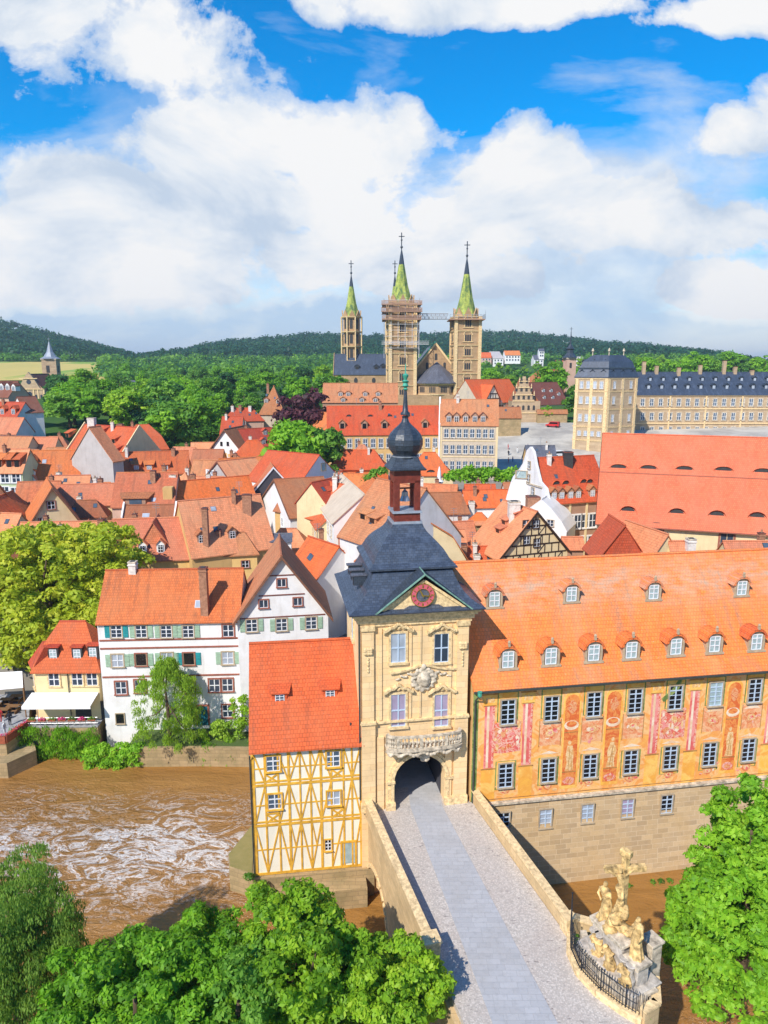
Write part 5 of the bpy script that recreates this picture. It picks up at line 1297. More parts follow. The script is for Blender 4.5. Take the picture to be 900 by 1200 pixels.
# left-hand cafe terrace
Q = W(at_z(-40, 870, 1.5), at_z(16, 868, 1.5))
cafe = thing('cafe_terrace', at_z(-10, 866, -1), 'raised stone quay with cafe paving and red flower-box parapet beside the yellow house', 'quay')
qa = [at_z(-90, 872, 1.5), at_z(7, 871, 1.5), at_z(34, 852, 1.5), at_z(38, 780, 1.5), at_z(-90, 780, 1.5)]
m = MB().mat('quay_stone'); m.poly_prism([(p.x, p.y, -3) for p in qa], (0, 0, 4.5)); m.build('quay_wall', cafe, fix=True)
m = MB().mat('pave_grey'); c_ = sum(qa, Vector()) / 5; m.poly_prism([(c_.x + (p.x - c_.x) * .99, c_.y + (p.y - c_.y) * .99, 1.5) for p in qa], (0, 0, .06)); m.build('paving', cafe, fix=True)
m = MB().mat('quay_stone'); qb = [at_z(-70, 912, WZ), at_z(10, 912, WZ), at_z(44, 896, WZ), at_z(40, 880, WZ), at_z(-70, 880, WZ)]; m.loft([[Vector((p.x, p.y, -3)) for p in qb], [Vector((p.x, p.y, .2)) for p in qb]]); m.build('quay_foot', cafe, fix=True)
wallrun('flower_parapet', [qa[0], qa[1] , qa[2]], 1.5, 2.3, .3, 'planter', cafe)
for k in range(14):
    a_, b_ = (qa[1], qa[2]) if k > 6 else (qa[0] + (qa[1] - qa[0]) * .6, qa[1]); t_ = (k % 7 + .5) / 7; p = a_ + (b_ - a_) * t_
    o = bpy.data.objects.new('flower_clump', leaf_mesh('flowers', [(0, 0, .08, .22), (.2, .1, .06, .18)], 24, .1, 'flower_red' if k % 3 else 'flower_pink', k)); col.objects.link(o); o.location = p + Vector((0, 0, .85))
    info(o, 'red flower clump on the parapet of the cafe quay', 'flowers', 'flower clumps on the quay parapet')
for i, (x0, y0, x1, y1, hh_) in enumerate(((-40, 791, 26, 787, 812), (-45, 776, 14, 776, 789))):
    yy = 74.5 + 6 * i; a_ = at_y(x0, y0, yy + 1.2); b_ = at_y(x1, y1, yy + 1.2); c_ = at_y(x0, hh_, yy - 1); d_ = at_y(x1 + 1, hh_ - 6, yy - 1)
    r0 = thing('market_awning', (a_ + d_) / 2 + Vector((0, 0, -3.5)), 'large cream awning over the cafe terrace, ' + ('the one nearer the river' if i == 0 else 'the smaller one behind by the trees'), 'awning', 'awnings over the cafe quay')
    m = MB().mat('canvas_white'); m.poly_prism([c_, d_, b_, a_], (0, 0, .06)); m.build('canvas', r0, fix=True)
    m = MB().mat('wood')
    for p in (a_, b_, c_, d_): m.bar((p.x, p.y, 1.5), (p.x, p.y, p.z), .1)
    m.build('post', r0)
m = MB()
# ------------------------------------------------------------------ old town roofs
G1 = 'old town houses with tiled roofs'
def E(label, eL, eR, ry, wh=9, name='town_house', **k):
    k.setdefault('group', G1); k.setdefault('wall', 'cream_wall')
    h_ = fitE(name, label, eL, eR, ry, wh, **k)
    if h_.L > 6 and h_.root.location.y < 240 and 'wing' not in label and 'wall' not in label[-12:]:
        g = random.Random(len(label) * 7 + int(eL[0])); sl = h_.slope(len(h_.prof) - 2)
        for _ in range(2 if h_.L > 14 else 1):   # chimneys beside the ridge
            a_ = g.uniform(.15, .85) * h_.A; b_ = h_.B / 2 - g.choice((-1, 1)) * .7; q = h_.P(a_, b_, h_.prof[-1][1] - .7 * sl)
            chimney(h_.root, q, g.uniform(.55, .85), g.uniform(1.1, 2.0), g.choice(('chimney_brick', 'chimney_white', 'chimney_brick')), None, True)
        for _ in range(g.choice((1, 2, 3))):
            f_ = g.uniform(.25, .7); (b0, z0), (b1, z1) = h_.prof[-2], h_.prof[-1]; q = h_.P(g.uniform(.15, .85) * h_.A, b0 + (b1 - b0) * f_, z0 + (z1 - z0) * f_)
            mm = MB().mat('frame_dark'); mm.box((0, 0, 0), (.7, .9, .14)); mm.mat('glass_blue'); mm.box((0, 0, .075), (.55, .75, .03)); o_ = place('skylight', mm.mesh('skylight'), h_.root, q, h_.rz('near')); o_.rotation_euler = (math.atan(h_.slope(len(h_.prof) - 2)), 0, h_.rz('near'))
        if g.random() < .5:   # television aerial
            q = h_.P(g.uniform(.2, .8) * h_.A, h_.B / 2, h_.prof[-1][1]); mm = MB().mat('steel'); mm.tube([q, q + Vector((0, 0, 2.2))], .04, 4)
            for z_ in (1.5, 1.8, 2.1): mm.bar(q + Vector((-.5, 0, z_)), q + Vector((.5, .1, z_)), .04)
            mm.build('aerial', h_.root)
    return h_
def Gb(label, eL, eR, ry, length=10, wh=9, name='gabled_town_house', **k):
    k.setdefault('group', G1); k.setdefault('wall', 'cream_wall')
    return fitE(name, label, eL, eR, ry, wh, axis='y', length=length, **k)
wv = winmesh('frame_stone', 'frame_white', 'glass_dark', 2, 2, True, False, 1.0, 1.5, .12)
ww_ = winmesh('bright_white', 'frame_white', 'glass_dark', 2, 2, True, False, 1.0, 1.5, .14)
wgr = winmesh('pale_stone', 'frame_white', 'glass_blue', 2, 2, True, False, 1.0, 1.5, .16)
MANS = [(0, 0), (.32, .52), (1, 1)]
# far left
E('red mansard-roofed house with white walls at the far edge of town, below the church', (-40, 464), (10, 465), 447, 10, roof='tile_dark', wall='pink_wall').dormers([(2, 454), (9, 454), (16, 455)], 1.6, 1.8, 'gable', wall='bright_white', roof='tile_dark')
a = E('white-walled house with orange roof above the garden at the edge of the picture', (-20, 487), (20, 488), 471, 9, roof='tile_red', wall='white_wall'); a.dormers([(3, 482), (16, 482)], 1.8, 1.8, 'gable', wall='tile_red', roof='tile_red'); a.grid(5, [a.ze - 2.4], 1.1, 1.7, wv)
a = Gb('small white gabled house with dark roof beside the garden below the church', (14, 481), (30, 483), 465, 5, roof='tile_dark', wall='white_wall'); a.grid(3, [a.ze - 1.8], 1, 1.4, wv)
a = E('low orange-roofed house with a pale end wall below the white-walled one', (-30, 507), (19, 508), 489, 8, roof='tile_salmon', wall='white_wall')
E('long low house with a weathered grey-brown roof behind the green-walled house', (-30, 527), (31, 528), 511, 8, roof='tile_old')
E('pink-roofed house with a stub cross gable and white end wall, behind the green-walled one', (31, 528), (63, 528), 512, 8, roof='tile_pink', parapet=None)
a = E('pale green house with three dark dormers in its orange roof', (-30, 553), (26, 553), 526, 11, roof='tile_salmon', wall='green_wall'); a.dormers([(-1, 543), (11, 543), (20, 543)], 1.3, 1.7, 'shed', wall='tile_dark', roof='tile_orange', gl='glass_black', fr=None)
a.wins([(6, 560), (19, 560), (6, 576), (18, 577)], 1.6, 1.9, ww_)
a = E('wide orange-roofed house with a steep side roof next to the green-walled house', (30, 562), (93, 560), 527.5, 9, roof='tile_orange', wall='cream_wall'); a.dormers([(39, 542), (37, 556)], 1.4, 1.7, 'gable', wall='bright_white', roof='tile_orange'); a.skyl([(52, 541)])
a = Gb('narrow white house with a dark window and balcony between green house and wide orange roof', (25, 563), (43, 563), 550, 9, 9, roof='tile_salmon', wall='bright_white', hip=0); a.wins([(34, 571)], 2.2, 2.2, winmesh('beam_dark', 'frame_white', 'glass_black', 2, 3))
m = MB().mat('beam_dark'); f = a.front; u, z = f.hit(34, 578); f.rect(m, u - 2, z - .1, u + 2, z + .1, 1.0, 1.0); f.rect(m, u - 2, z + .9, u + 2, z + 1.0, 1.0, .08)
for k in range(12): f.rect(m, u - 1.9 + k * .34, z + .1, u - 1.84 + k * .34, z + .9, 1.0, .05)
m.build('balcony', a.root, fix=True)
a = E('broad house with stepped pale end gables and a dark red roof, behind the grey gable', (76, 534), (139, 540), 499, 10, roof='tile_red', wall='greige_wall', parapet='cream_wall'); a.dormers([(120, 506), (133, 517), (136, 528), (79, 510)], 1.2, 1.1, 'shed', wall='tile_dark', roof='tile_red', gl='glass_black', fr=None); a.chim([(108, 490, 500)], w=1.6, mat='chimney_white')
Gb('tall plain grey gable wall with pink roof, in front of the stepped-gable house', (84, 537), (132, 540), 500.5, 3, 13, roof='tile_pink', wall='grey_wall')
a = E('mansard house with a hipped red-brown roof at the edge of the park trees', (141, 527), (197, 525), 497.5, 8, roof='tile_red', wall='pink_wall', hip=.8, prof=MANS); a.dormers([(156, 521), (170, 521)], 1.6, 1.5, 'gable', wall='brown_wall', roof='tile_brown'); a.dormers([(158, 505)], 1.6, 1.0, 'eyelid', seg=1, roof='tile_red'); a.chim([(141, 497, 502)], seg=1, w=1.5)
for px, py in ((181, 522), (188, 520), (194, 518)): pass
a = E('very wide orange roof with three shed dormers in a row', (134, 556), (221, 553), 529, 9, roof='tile_orange', wall='cream_wall'); a.dormers([(160, 547.5), (175, 547.5), (194, 547.5)], 1.5, 1.2, 'shed', wall='tile_orange', roof='tile_orange', gl='glass_curtain')
E('small brown-orange roof crossing behind the cream gable, its timber end in shade', (70, 556), (104, 556), 542, 8.5, roof='tile_red', wall='brown_wall')
a = E('low dark weathered roof with a pale chimney between grey gable and three-dormer roof', (98, 557), (131, 560), 541, 8, roof='tile_brown', wall='brown_wall'); a.chim([(123, 542, 552)], w=1.4, mat='chimney_white')
a = E('salmon roof with one tiny eyelet in front of the wide orange roof', (58, 574), (103, 573), 557, 8.5, roof='tile_pink', wall='white_wall')
E('small dark lean-to roof behind the salmon ridge', (104, 566), (132, 566), 560, 7.5, roof='tile_brown', wall='brown_wall')
E('long pink roof stretching behind the cream gable towards the dark round roof', (66, 592), (131, 590), 567, 9, roof='tile_pink', wall='cream_wall')
a = E('house with a hooded dark half-round gable and cream wall above the plane tree', (76, 606), (124, 604), 586, 8, roof='tile_brown', wall='greige_wall', hip=.8)
a = Gb('cream gable with brown verges and two tiny windows', (37, 614), (91, 609), 571, 12, 9, roof='tile_orange', wall='cream_wall', verge='verge_wood', ov=.5, ovg=.4); a.wins([(60, 592)], 1.1, 1.3, winmesh('frame_red', 'frame_white', 'glass_black', 2, 2)); a.wins([(51, 609)], 1.2, .6, winmesh('frame_red', 'frame_white', 'glass_black', 1, 3))
E('orange side wing climbing to the cream gable from the edge of the plane tree', (10, 611), (38, 597), 581, 8, roof='tile_orange', wall='cream_wall')
a = Gb('steep brown-hooded gable with cream wall at the picture edge', (-24, 597), (16, 592), 560, 10, 9, roof='tile_brown', wall='cream_wall', verge='verge_wood', ov=.6, ovg=.5)
E('peach-coloured low roof at the edge of the picture above the plane tree', (-30, 628), (12, 630), 601, 8, roof='tile_pink', wall='cream_wall')
E('long flat pink roof just behind the plane tree', (20, 634), (136, 632), 611, 8, roof='tile_pink', wall='cream_wall')
a = E('large orange roof with a wide shed dormer, a chimney and a yellow light well', (131, 593), (203, 592), 553.5, 9.5, roof='tile_rust', wall='pink_wall', parapet=None)
a.chim([(180, 552, 563)], w=.9); a.skyl([(180, 586)], .8, .9); a.dormers([(159, 588)], 3.4, 1.3, 'shed', wall='brown_wall', roof='tile_brown', gl='glass_blue', fr=None)
m = MB().mat('ochre_wall'); p = a.hit(196, 586); m.box(p + Vector((0, 1.2, .9)), (1.6, 2.4, 2.6), a.front.a); m.build('light_well', a.root)
a = E('bright orange roof right of the light well, with a leaning chimney', (203, 594), (300, 584), 561, 9, roof='tile_bright', wall='cream_wall'); a.chim([(203.5, 557, 568)], w=1.2, mat='chimney_white')
a = E('narrow brown roof with a blue skylight between white fire walls', (144, 608), (204, 607), 591.5, 8, roof='tile_brown', wall='pink_wall', parapet='bright_white'); a.skyl([(171, 604)], 1.2, .8)
a = E('huge smooth pink roof with a cross gable and two small dormers beside the plane tree', (128, 657), (222, 653), 607, 8, roof='tile_pink', wall='yellow_wall', pitch=46); a.dormers([(167.5, 643), (188.5, 642)], 1.1, 1.4, 'gable', wall='bright_white', roof='tile_pink', gl='glass_black')
fr_ = a.front; p_ = a.hit(176, 640); hcg = a.h * .9
cg0, cg1 = a.hit(157, 648), a.hit(200, 646)
Hc = House('x', None, (a.front.pt(a.front.hit(158, 650)[0], 0, -1.6)).xy, (a.front.pt(a.front.hit(200, 648)[0], 0, -1.6)).xy, 6, a.ze + 1.0, a.h * .80, zb=a.ze, axis='y', root=a.root, wall='tile_pink', roof='tile_pink', ov=.2, ovg=.15, wallname='cross_gable')
m = MB().mat('bright_white')
q = House('fire_wall', 'tall white fire wall separating the pink roof from the orange roof with two tall chimneys', at_z(222, 651, a.ze).xy, at_z(225, 651, a.ze).xy, a.D, a.ze, a.h + .5, axis='x', wall='bright_white', roof='bright_white', ov=.1, ovg=.05, cat='fire wall', ridge=False)
a = E('vast orange roof with two tall chimneys and two hooded dormers', (225, 652), (322, 640), 583, 8.5, roof='tile_salmon', wall='ochre_wall', pitch=47); a.dormers([(236.5, 631), (272.5, 626)], 1.2, 1.3, 'gable', wall='brown_wall', roof='tile_brown', gl='glass_black')
a.chim([(242, 596, 637)], w=.75, d=.9); a.chim([(290, 580, 600)], w=1.3, d=.8); a.skyl([(250, 596.5)], .8, .8)
a = E('small hipped roof, half orange half brown, over a yellow wall with one dark window', (243, 650), (301, 647), 624, 8, roof='tile_old', wall='yellow_wall', hip=.7); a.wins([(287.5, 661)], 1.0, 1.0, winmesh('frame_red', 'frame_white', 'glass_black', 2, 2)); 
a = E('low white-fronted building with a flat slate roof behind the gabled house', (301, 634), (341, 633), 625.5, 9, roof='slate_grey', wall='bright_white', pitch=25)
a = E('row of orange roofs falling towards the street behind the gabled house', (338, 664), (372, 678), 634, 8, roof='tile_bright', wall='bright_white')
# middle
a = Gb('brown-roofed house with white upper gable and yellow base beside the round tree', (246, 529), (283, 530), 503, 14, 8, roof='tile_brown', wall='bright_white', ovg=.5, ov=.6, verge='verge_wood'); a.wins([(258, 536), (270, 536)], 1.4, 1.9, ww_); a.wins([(259.5, 520), (267, 520)], .5, .9, winmesh('beam_dark', None, 'glass_black', 1, 1)); m = MB().mat('yellow_wall'); a.front.rect(m, 0.02, a.zb, a.front.L - .02, a.ze - .3, .04, .04); m.build('rendered_base', a.root, fix=True)
a = E('long red roof running from the white gable towards the big round tree', (283, 524), (326, 521), 502, 9, roof='tile_red', wall='yellow_wall'); a.dormers([(311, 507), (309, 518)], 1.4, 1.3, 'gable', wall='brown_wall', roof='tile_red', gl='glass_black')
a = E('pink house with a small pyramid-like red roof and two thin chimneys, among the park trees', (265, 493), (309, 492), 478, 8, roof='tile_red', wall='pink_wall', hip=.9); a.chim([(281.5, 475, 481)], w=.9); a.chim([(293, 476, 481)], w=.9, mat='chimney_white'); a.dormers([(286, 496)], 1.4, 1.4, 'gable', wall='brown_wall', roof='tile_red')
a = E('dark gabled villa with a half-timbered gable half hidden by park trees', (258, 508), (282, 508), 488, 8, roof='tile_red', wall='infill')
a = E('round-cornered house with a steep brown roof beside the purple tree', (304, 485), (333, 485), 452, 9, roof='tile_brown', wall='greige_wall', hip=.9, pitch=56); a.dormers([(312, 470), (326, 471)], 1.5, 1.4, 'gable', wall='brown_wall', roof='tile_brown', gl='glass_black')
a = E('orange roof with two skylights below the brown-roofed white gable', (264, 565), (320, 561), 536, 9, roof='tile_orange', wall='yellow_wall'); a.skyl([(286, 540), (296, 540)], 1.0, .8)
a = Gb('grey-sided gable with pale roof edge and glazed bay amid the old town roofs', (238, 562), (275, 570), 541, 9, 9, roof='tile_salmon', wall='grey_wall', verge='tile_dark'); a.wins([(247, 556)], 2.8, 1.6, winmesh('bright_white', 'frame_white', 'glass_curtain', 2, 4))
a = Gb('dark slate-clad gable with a single pale window', (296, 577), (346, 575), 547, 9, 9, roof='tile_rust', wall='dark_wall', ovg=.15, ov=.2, verge='frame_white'); a.wins([(333, 575)], .9, 1.1, ww_)
a = E('brown mansard house with two orange roof steps beside the big round tree', (321, 561), (353, 561), 537, 9, roof='tile_brown', wall='cream_wall', hip=.7, prof=MANS)
a = Gb('narrow white house whose brown roof drops steeply to the street', (308, 582), (340, 606), 563, 9, 8.5, roof='tile_brown', wall='bright_white', verge='verge_wood'); a.wins([(331, 612)], 1.1, 1.5, ww_)
E('ochre wall and brown roof strip lining the lane below the slate-clad gable', (322, 597), (347, 601), 578, 9, roof='tile_brown', wall='ochre_wall')
a = Gb('tall white gable overlooking the lane, its roof covered with small orange dormers', (349, 570), (399, 560), 533, 14, 11, roof='tile_red', wall='bright_white', ov=.15, ovg=.1); a.wins([(379, 547)], 1.2, 1.4, winmesh('frame_stone', None, 'glass_grey', 1, 1))
a = E('orange roof with stacked rows of dormers in front of the tall white gable', (352, 603), (388, 612), 566, 10, roof='tile_red', wall='cream_wall', pitch=50); a.dormers([(356, 588), (360, 590), (364, 592), (368, 595)], .8, 1.1, 'shed', wall='brown_wall', roof='tile_red', gl='glass_curtain'); a.dormers([(372, 574), (382, 578)], .9, 1.2, 'gable', wall='bright_white', roof='tile_red', gl='glass_curtain')
E('red roof wedge with an eyelid dormer above the street front', (384, 593), (414, 585), 562, 12, roof='tile_red', wall='cream_wall').dormers([(389, 589)], 1.6, .9, 'eyelid', roof='tile_red')
# street front running away beside the tower
sA, sB = at_z(392, 700, 6.5), at_z(369, 600, 15)
def streethouse(label, pxn, pyn, pxf, pyf, ze, h, D, wall, roof, rows, n, gut=None, **k):
    """row house whose long front faces the lane: near eave corner and far eave corner"""
    p1 = at_z(pxn, pyn, ze); p0 = at_z(pxf, pyf, ze)
    return House('lane_house', label, p0.xy, p1.xy, D, ze, h, wall=wall, roof=roof, group=G1, cat='house', **k)
a = streethouse('cream house front with an orange mansard roof lining the lane beside the gate tower', 422, 662, 388, 607, 15.6, 6.5, 14, 'cream_wall', 'tile_orange', 3, 8, prof=[(0, 0), (.28, .5), (1, 1)])
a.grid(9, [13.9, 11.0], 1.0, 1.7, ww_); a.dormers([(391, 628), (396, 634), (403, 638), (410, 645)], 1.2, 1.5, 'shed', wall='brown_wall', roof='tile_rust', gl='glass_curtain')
a = streethouse('tall white side wall with a grey roof edge standing over the lane', 391, 612, 370, 583, 18.0, 4.0, 9, 'bright_white', 'greige_wall', 3, 5)
a.grid(6, [16.0, 13.0, 10.0], .9, 1.5, wgr)
a = streethouse('cream house front with small windows further up the lane', 372, 619, 352, 588, 15.5, 3.5, 8, 'cream_wall', 'tile_red', 3, 5); a.grid(6, [13.5, 10.5], 1.0, 1.6, wgr)
a = E('broad brown-orange roof with three low dormers between lane and bell lantern', (398, 626), (452, 644), 566, 8, roof='tile_old', wall='white_wall', pitch=48, Y=92); a.dormers([(425, 605), (436, 610)], 1.6, .9, 'shed', wall='tile_old', roof='tile_old', gl='glass_black', fr=None)
# behind the tower
a = E('low pavilion with red hipped roof over a red band, before the long ochre building', (385, 549), (455, 549), 527, 7, roof='tile_bright', wall='tile_bright', hip=.9, prof=[(0, 0), (.34, .28), (1, 1)]); a.dormers([(404, 554), (420, 554)], 1.6, .9, 'eyelid', roof='tile_bright')
a = E('red hipped roof of the second pavilion just right of the lantern dome', (478, 556), (531, 556), 530, 7, roof='tile_bright', wall='cream_wall', hip=.9, prof=[(0, 0), (.34, .28), (1, 1)]); a.dormers([(505, 552)], 1.6, .9, 'eyelid', roof='tile_bright')
a = E('brown-hipped roof beside the bell lantern, with a pale gutter wall', (496, 601), (549, 600), 577, 9, roof='tile_brown', wall='white_wall', hip=.3)
a = E('white building with a flat-pitched red roof and white chimney stacks', (546, 593.5), (597, 592.5), 574, 9, roof='tile_bright', wall='bright_white'); a.chim([(552.5, 588, 596)], w=1.0, mat='chimney_white'); a.wins([(563, 609)], .7, 1.0, wv)
a = E('pale gabled house half hidden behind the bell lantern', (495, 640), (560, 636), 612, 8, roof='tile_pink', wall='white_wall')
E('plain orange roof between the bell lantern and the rough stone wall', (501, 648), (548, 646), 621, 8, roof='tile_salmon', wall='white_wall')
a = E('rough ochre stone building with flat top beside the half-timbered gable', (558, 614), (588, 613), 611, 10, roof='tile_pink', wall='quay_stone', pitch=20)
a = E('long low red roof with a small white chimney directly behind the town hall', (524, 661), (628, 659), 640, 7, roof='tile_red', wall='white_wall'); a.chim([(558.5, 650, 657)], w=.9, mat='chimney_white'); a.skyl([(598, 648)], .6, .8); a.chim([(543, 638, 655)], w=.9, mat='chimney_brick')
# half-timbered gable
a = Gb('dark-beamed half-timbered gable with cream panels rising behind the town hall', (586, 654), (665, 646), 599, 9, 8, name='timber_framed_gable_house', roof='tile_pink', wall='cream_wall', ov=.5, ovg=.4, verge='beam_dark')
f = a.front; m = MB().mat('beam_dark'); L_, h_ = f.L, a.h; zs = [a.ze - 1.2 + k * 1.35 for k in range(int((h_ + 1) / 1.35))]
lim = lambda z: max(0, L_ / 2 * (1 - max(0, z - a.ze) / h_) - .15)
for k, z in enumerate(zs):
    r = lim(z); f.rect(m, L_ / 2 - r, z - .09, L_ / 2 + r, z + .09, .06, .06)
    r2 = lim(z + 1.35)
    for j in range(-6, 7):
        x = j * 1.15 + (.5 if k % 2 else 0)
        if abs(x) < r2: f.beam(m, L_ / 2 + x, z, L_ / 2 + x, z + 1.35, .13, .055, .05)
        if abs(x) < r2 - 1.2 and j % 3 == 0: f.beam(m, L_ / 2 + x, z, L_ / 2 + x + 1.1, z + 1.3, .1, .05, .05)
m.build('timber_frame', a.root, fix=True)
a.wins([(616.5, 614.5), (628, 614), (617, 633), (629, 636)], .9, 1.1, winmesh('beam_dark', 'frame_white', 'glass_dark', 2, 2))
a.dormers([(590, 612), (583, 622), (600, 604)], 1.4, .9, 'shed', side='near', wall='tile_pink', roof='tile_pink', gl='glass_black', fr=None)
a.chim([(602, 588, 604)], side='near', w=1.6, mat='chimney_white')
E('small orange lean-to with a dark open porch right of the half-timbered gable', (661, 642), (684, 642), 629, 7, roof='tile_salmon', wall='brown_wall')
# white baroque gable with orange roof and brown facade
a = E('brown-fronted house with a fiery orange roof, two rows of dormers and white baroque gable', (641, 589), (714, 584), 535, 12, roof='tile_bright', wall='brown_wall', pitch=52, ov=.4)
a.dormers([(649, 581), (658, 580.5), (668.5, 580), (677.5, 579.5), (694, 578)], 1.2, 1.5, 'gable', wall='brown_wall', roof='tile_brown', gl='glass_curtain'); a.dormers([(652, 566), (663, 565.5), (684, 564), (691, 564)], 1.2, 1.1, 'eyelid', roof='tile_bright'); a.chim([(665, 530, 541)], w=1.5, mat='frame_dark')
a.grid(7, [a.ze - 3.6, a.ze - 7.4], 1.3, 2.3, ww_); m = MB().mat('cream_wall')
for q in (4.2, a.front.L * .62): a.front.rect(m, q, a.zb, q + .4, a.ze, .12, .12)
a.front.rect(m, 0, a.ze - .5, a.front.L, a.ze - .1, .2, .2); m.build('pilaster', a.root, fix=True)
lf = a.left; D_ = lf.L; m = MB().mat('white_wall'); e_ = .5
gp = [(-1.2, a.zb), (D_ + 1.2, a.zb), (D_ + 1.2, a.ze + .6), (D_ + .2, a.ze + 2.4), (D_ * .84, a.ze + a.h * .48), (D_ * .7, a.ze + a.h * .85), (D_ * .6, a.ze + a.h + 1.2), (D_ * .5, a.ze + a.h + 1.9), (D_ * .4, a.ze + a.h + 1.2), (D_ * .3, a.ze + a.h * .85), (D_ * .16, a.ze + a.h * .48), (-.2, a.ze + 2.4), (-1.2, a.ze + .6)]
lf.slab(m, gp, .5, .5); m.build('baroque_gable', a.root, fix=True)
m = MB().mat('pale_stone')
for q_ in (.0, .34): r_5 = D_ * (.5 - q_ * .36) + .5; lf.rect(m, D_ / 2 - r_5, a.ze + q_ * a.h, D_ / 2 + r_5, a.ze + q_ * a.h + .25, .7, .25)
m.build('gable_cornice', a.root, fix=True)
for q_, zf in ((.35, .12), (.65, .12), (.5, .42), (.5, .75), (.35, -.3), (.65, -.3)): win(a.root, lf, D_ * q_, a.ze + zf * a.h + .5, .9, 1.2, wv, off=.52)
b = fitE('curved_gable_house', 'white house with a swept gable in front of the baroque gable', (592, 588), (640, 590), 537, 11, axis='y', length=8, wall='bright_white', roof='bright_white', ov=.1, ovg=.05, cat='house', prof=[(0, 0), (.22, .42), (.55, .62), (1, 1)], group=G1); b.wins([(611, 556)], 1.6, 1.2, winmesh('frame_stone', None, 'glass_grey', 1, 1))
b = fitE('curved_gable_house', 'lower white gable with rounded shoulders, left of the brown facade', (603, 616), (664, 622), 585, 9, axis='y', length=7, wall='bright_white', roof='bright_white', ov=.1, ovg=.05, cat='house', prof=[(0, 0), (.2, .3), (.6, .7), (1, 1)], group=G1); b.wins([(645, 613)], 1.0, 1.0, wv)
b.chim([(624, 582, 592)], w=2.0, mat='chimney_brick')
a = E('small ochre house with a grey slate roof at the foot of the square', (618, 538), (652, 538), 522, 8, roof='slate_grey', wall='ochre_wall')
# garden wall with obelisk
ob = thing('obelisk_monument', at_z(514.5, 578, 12), 'white baroque obelisk-topped pillar beside the red pavilion roofs', 'monument'); m = MB().mat('bright_white'); p = at_y(514.5, 577, 140)
ob.location = (p.x, p.y, p.z - 5); m.lathe((p.x, p.y, p.z - 5), [(1.1, 0), (1.1, 4), (1.3, 4.2), (.8, 4.5), (.7, 7), (.95, 7.2), (.45, 7.6), (.35, 9), (.1, 10.2)], 6); m.build('shaft', ob)
# ------------------------------------------------------------------ big church with the coral roof
ch = fitE('monastery_church', 'huge coral-red church roof with eyelid dormers over cream walls', (700, 611), (1010, 631), 511.5, 12, pitch=54, Y=103, wall='cream_wall', roof='tile_coral', ov=.5, ovg=.25, cat='church', prof=[(0, 0), (.52, .55), (1, 1)], verge='beam_dark', gutter='frame_red', info=1)
ch.dormers([(725, 546), (760, 547), (802, 548), (848, 549), (894, 551)], 2.0, .8, 'eyelid', seg=1, roof='tile_coral'); ch.dormers([(736, 597), (793, 599.5), (840, 602), (887, 604)], 2.0, 1.5, 'eyelid', roof='tile_coral')
ch.wins([(768, 630), (851, 638)], 1.7, 4.2, winmesh('frame_red', 'frame_stone', 'glass_dark', 2, 2, False, True, 1.2, 3.2, .18))
m = MB().mat('verge_wood'); f = ch.front; m.tube([f.pt(f.hit(759, 620)[0], ch.ze, .1), f.pt(f.hit(759, 620)[0], 8, .1)], .08, 6); m.build('downpipe', ch.root)
m = MB().mat('frame_red'); (b0, z0), (b1, z1) = ch.prof[0], ch.prof[1]; m.tube([ch.P(-.2, b1, z1 + .02), ch.P(ch.A + .2, b1, z1 + .02)], .07, 6); m.build('roof_seam', ch.root)
a = Gb('sharp red tiled spire-like roof before the church wall, topped by a small cross gable', (702, 655), (757, 655), 615, 6, 7, Y=82, zb=6, roof='tile_red', wall='tile_red', hip=0)
a = Gb('pink gable roof with a pale verge in front of the church windows', (762, 658), (797, 655), 626, 8, 7, Y=80, zb=6, roof='tile_pink', wall='cream_wall')
a = E('little coral roof with a brown side slope among the church annexes', (790, 657), (815, 657), 634, 7, Y=79, zb=6, roof='tile_pink', wall='cream_wall'); a.chim([(808.5, 632, 648)], w=.9, mat='chimney_white')
a = E('long low pink annexe roof at the right of the church annexes', (853, 650), (915, 650), 634, 7, Y=84, zb=6, roof='tile_pink', wall='cream_wall')
# ------------------------------------------------------------------ yellow chancery building, grey building, long brick roofs
a = E('long ochre building with a bright orange roof and tall regular windows behind the onion dome', (384, 509), (517, 508), 475.5, 11, name='long_ochre_building', roof='tile_bright', wall='ochre_wall', group=None, cat='building', info=1)
a.dormers([(401, 499), (427, 499), (450.5, 498.5), (498, 498)], 1.7, 1.9, 'gable', wall='brown_wall', roof='tile_brown', gl='glass_black', fr=None); a.dormers([(409, 487), (434, 487), (457, 487), (478, 487)], 1.3, .9, 'eyelid', roof='tile_bright')
a.grid(14, [a.ze - 2.6, a.ze - 7.0], 1.2, 2.5, wgr, m0=.6)
a = E('lower orange wing at the left end of the long ochre building, behind the round tree', (362, 500), (392, 504), 484, 9, roof='tile_orange', wall='ochre_wall')
a = E('long old brick-red roof below the cathedral, in two steps with small dormers', (378, 471), (466, 471), 449, 10, name='long_brick_roof_building', roof='tile_old', wall='brown_wall', group=None, cat='building', prof=[(0, 0), (.38, .34), (1, 1)]); a.dormers([(399, 462), (408, 462), (428, 462), (443, 462)], 1.8, 1.3, 'gable', seg=1, wall='brown_wall', roof='tile_old', gl='glass_black'); a.dormers([(402, 469), (424, 469), (440, 469)], 1.8, 1.3, 'gable', wall='brown_wall', roof='tile_old', gl='glass_black')
a = E('grey-beige four-storey building with brown mansard roof on the edge of the square', (516, 497.5), (584, 498), 468, 15, name='square_front_building', roof='tile_old', wall='greige_wall', group=None, cat='building', prof=[(0, 0), (.30, .46), (1, 1)], ov=.3, pitch=50, info=1)
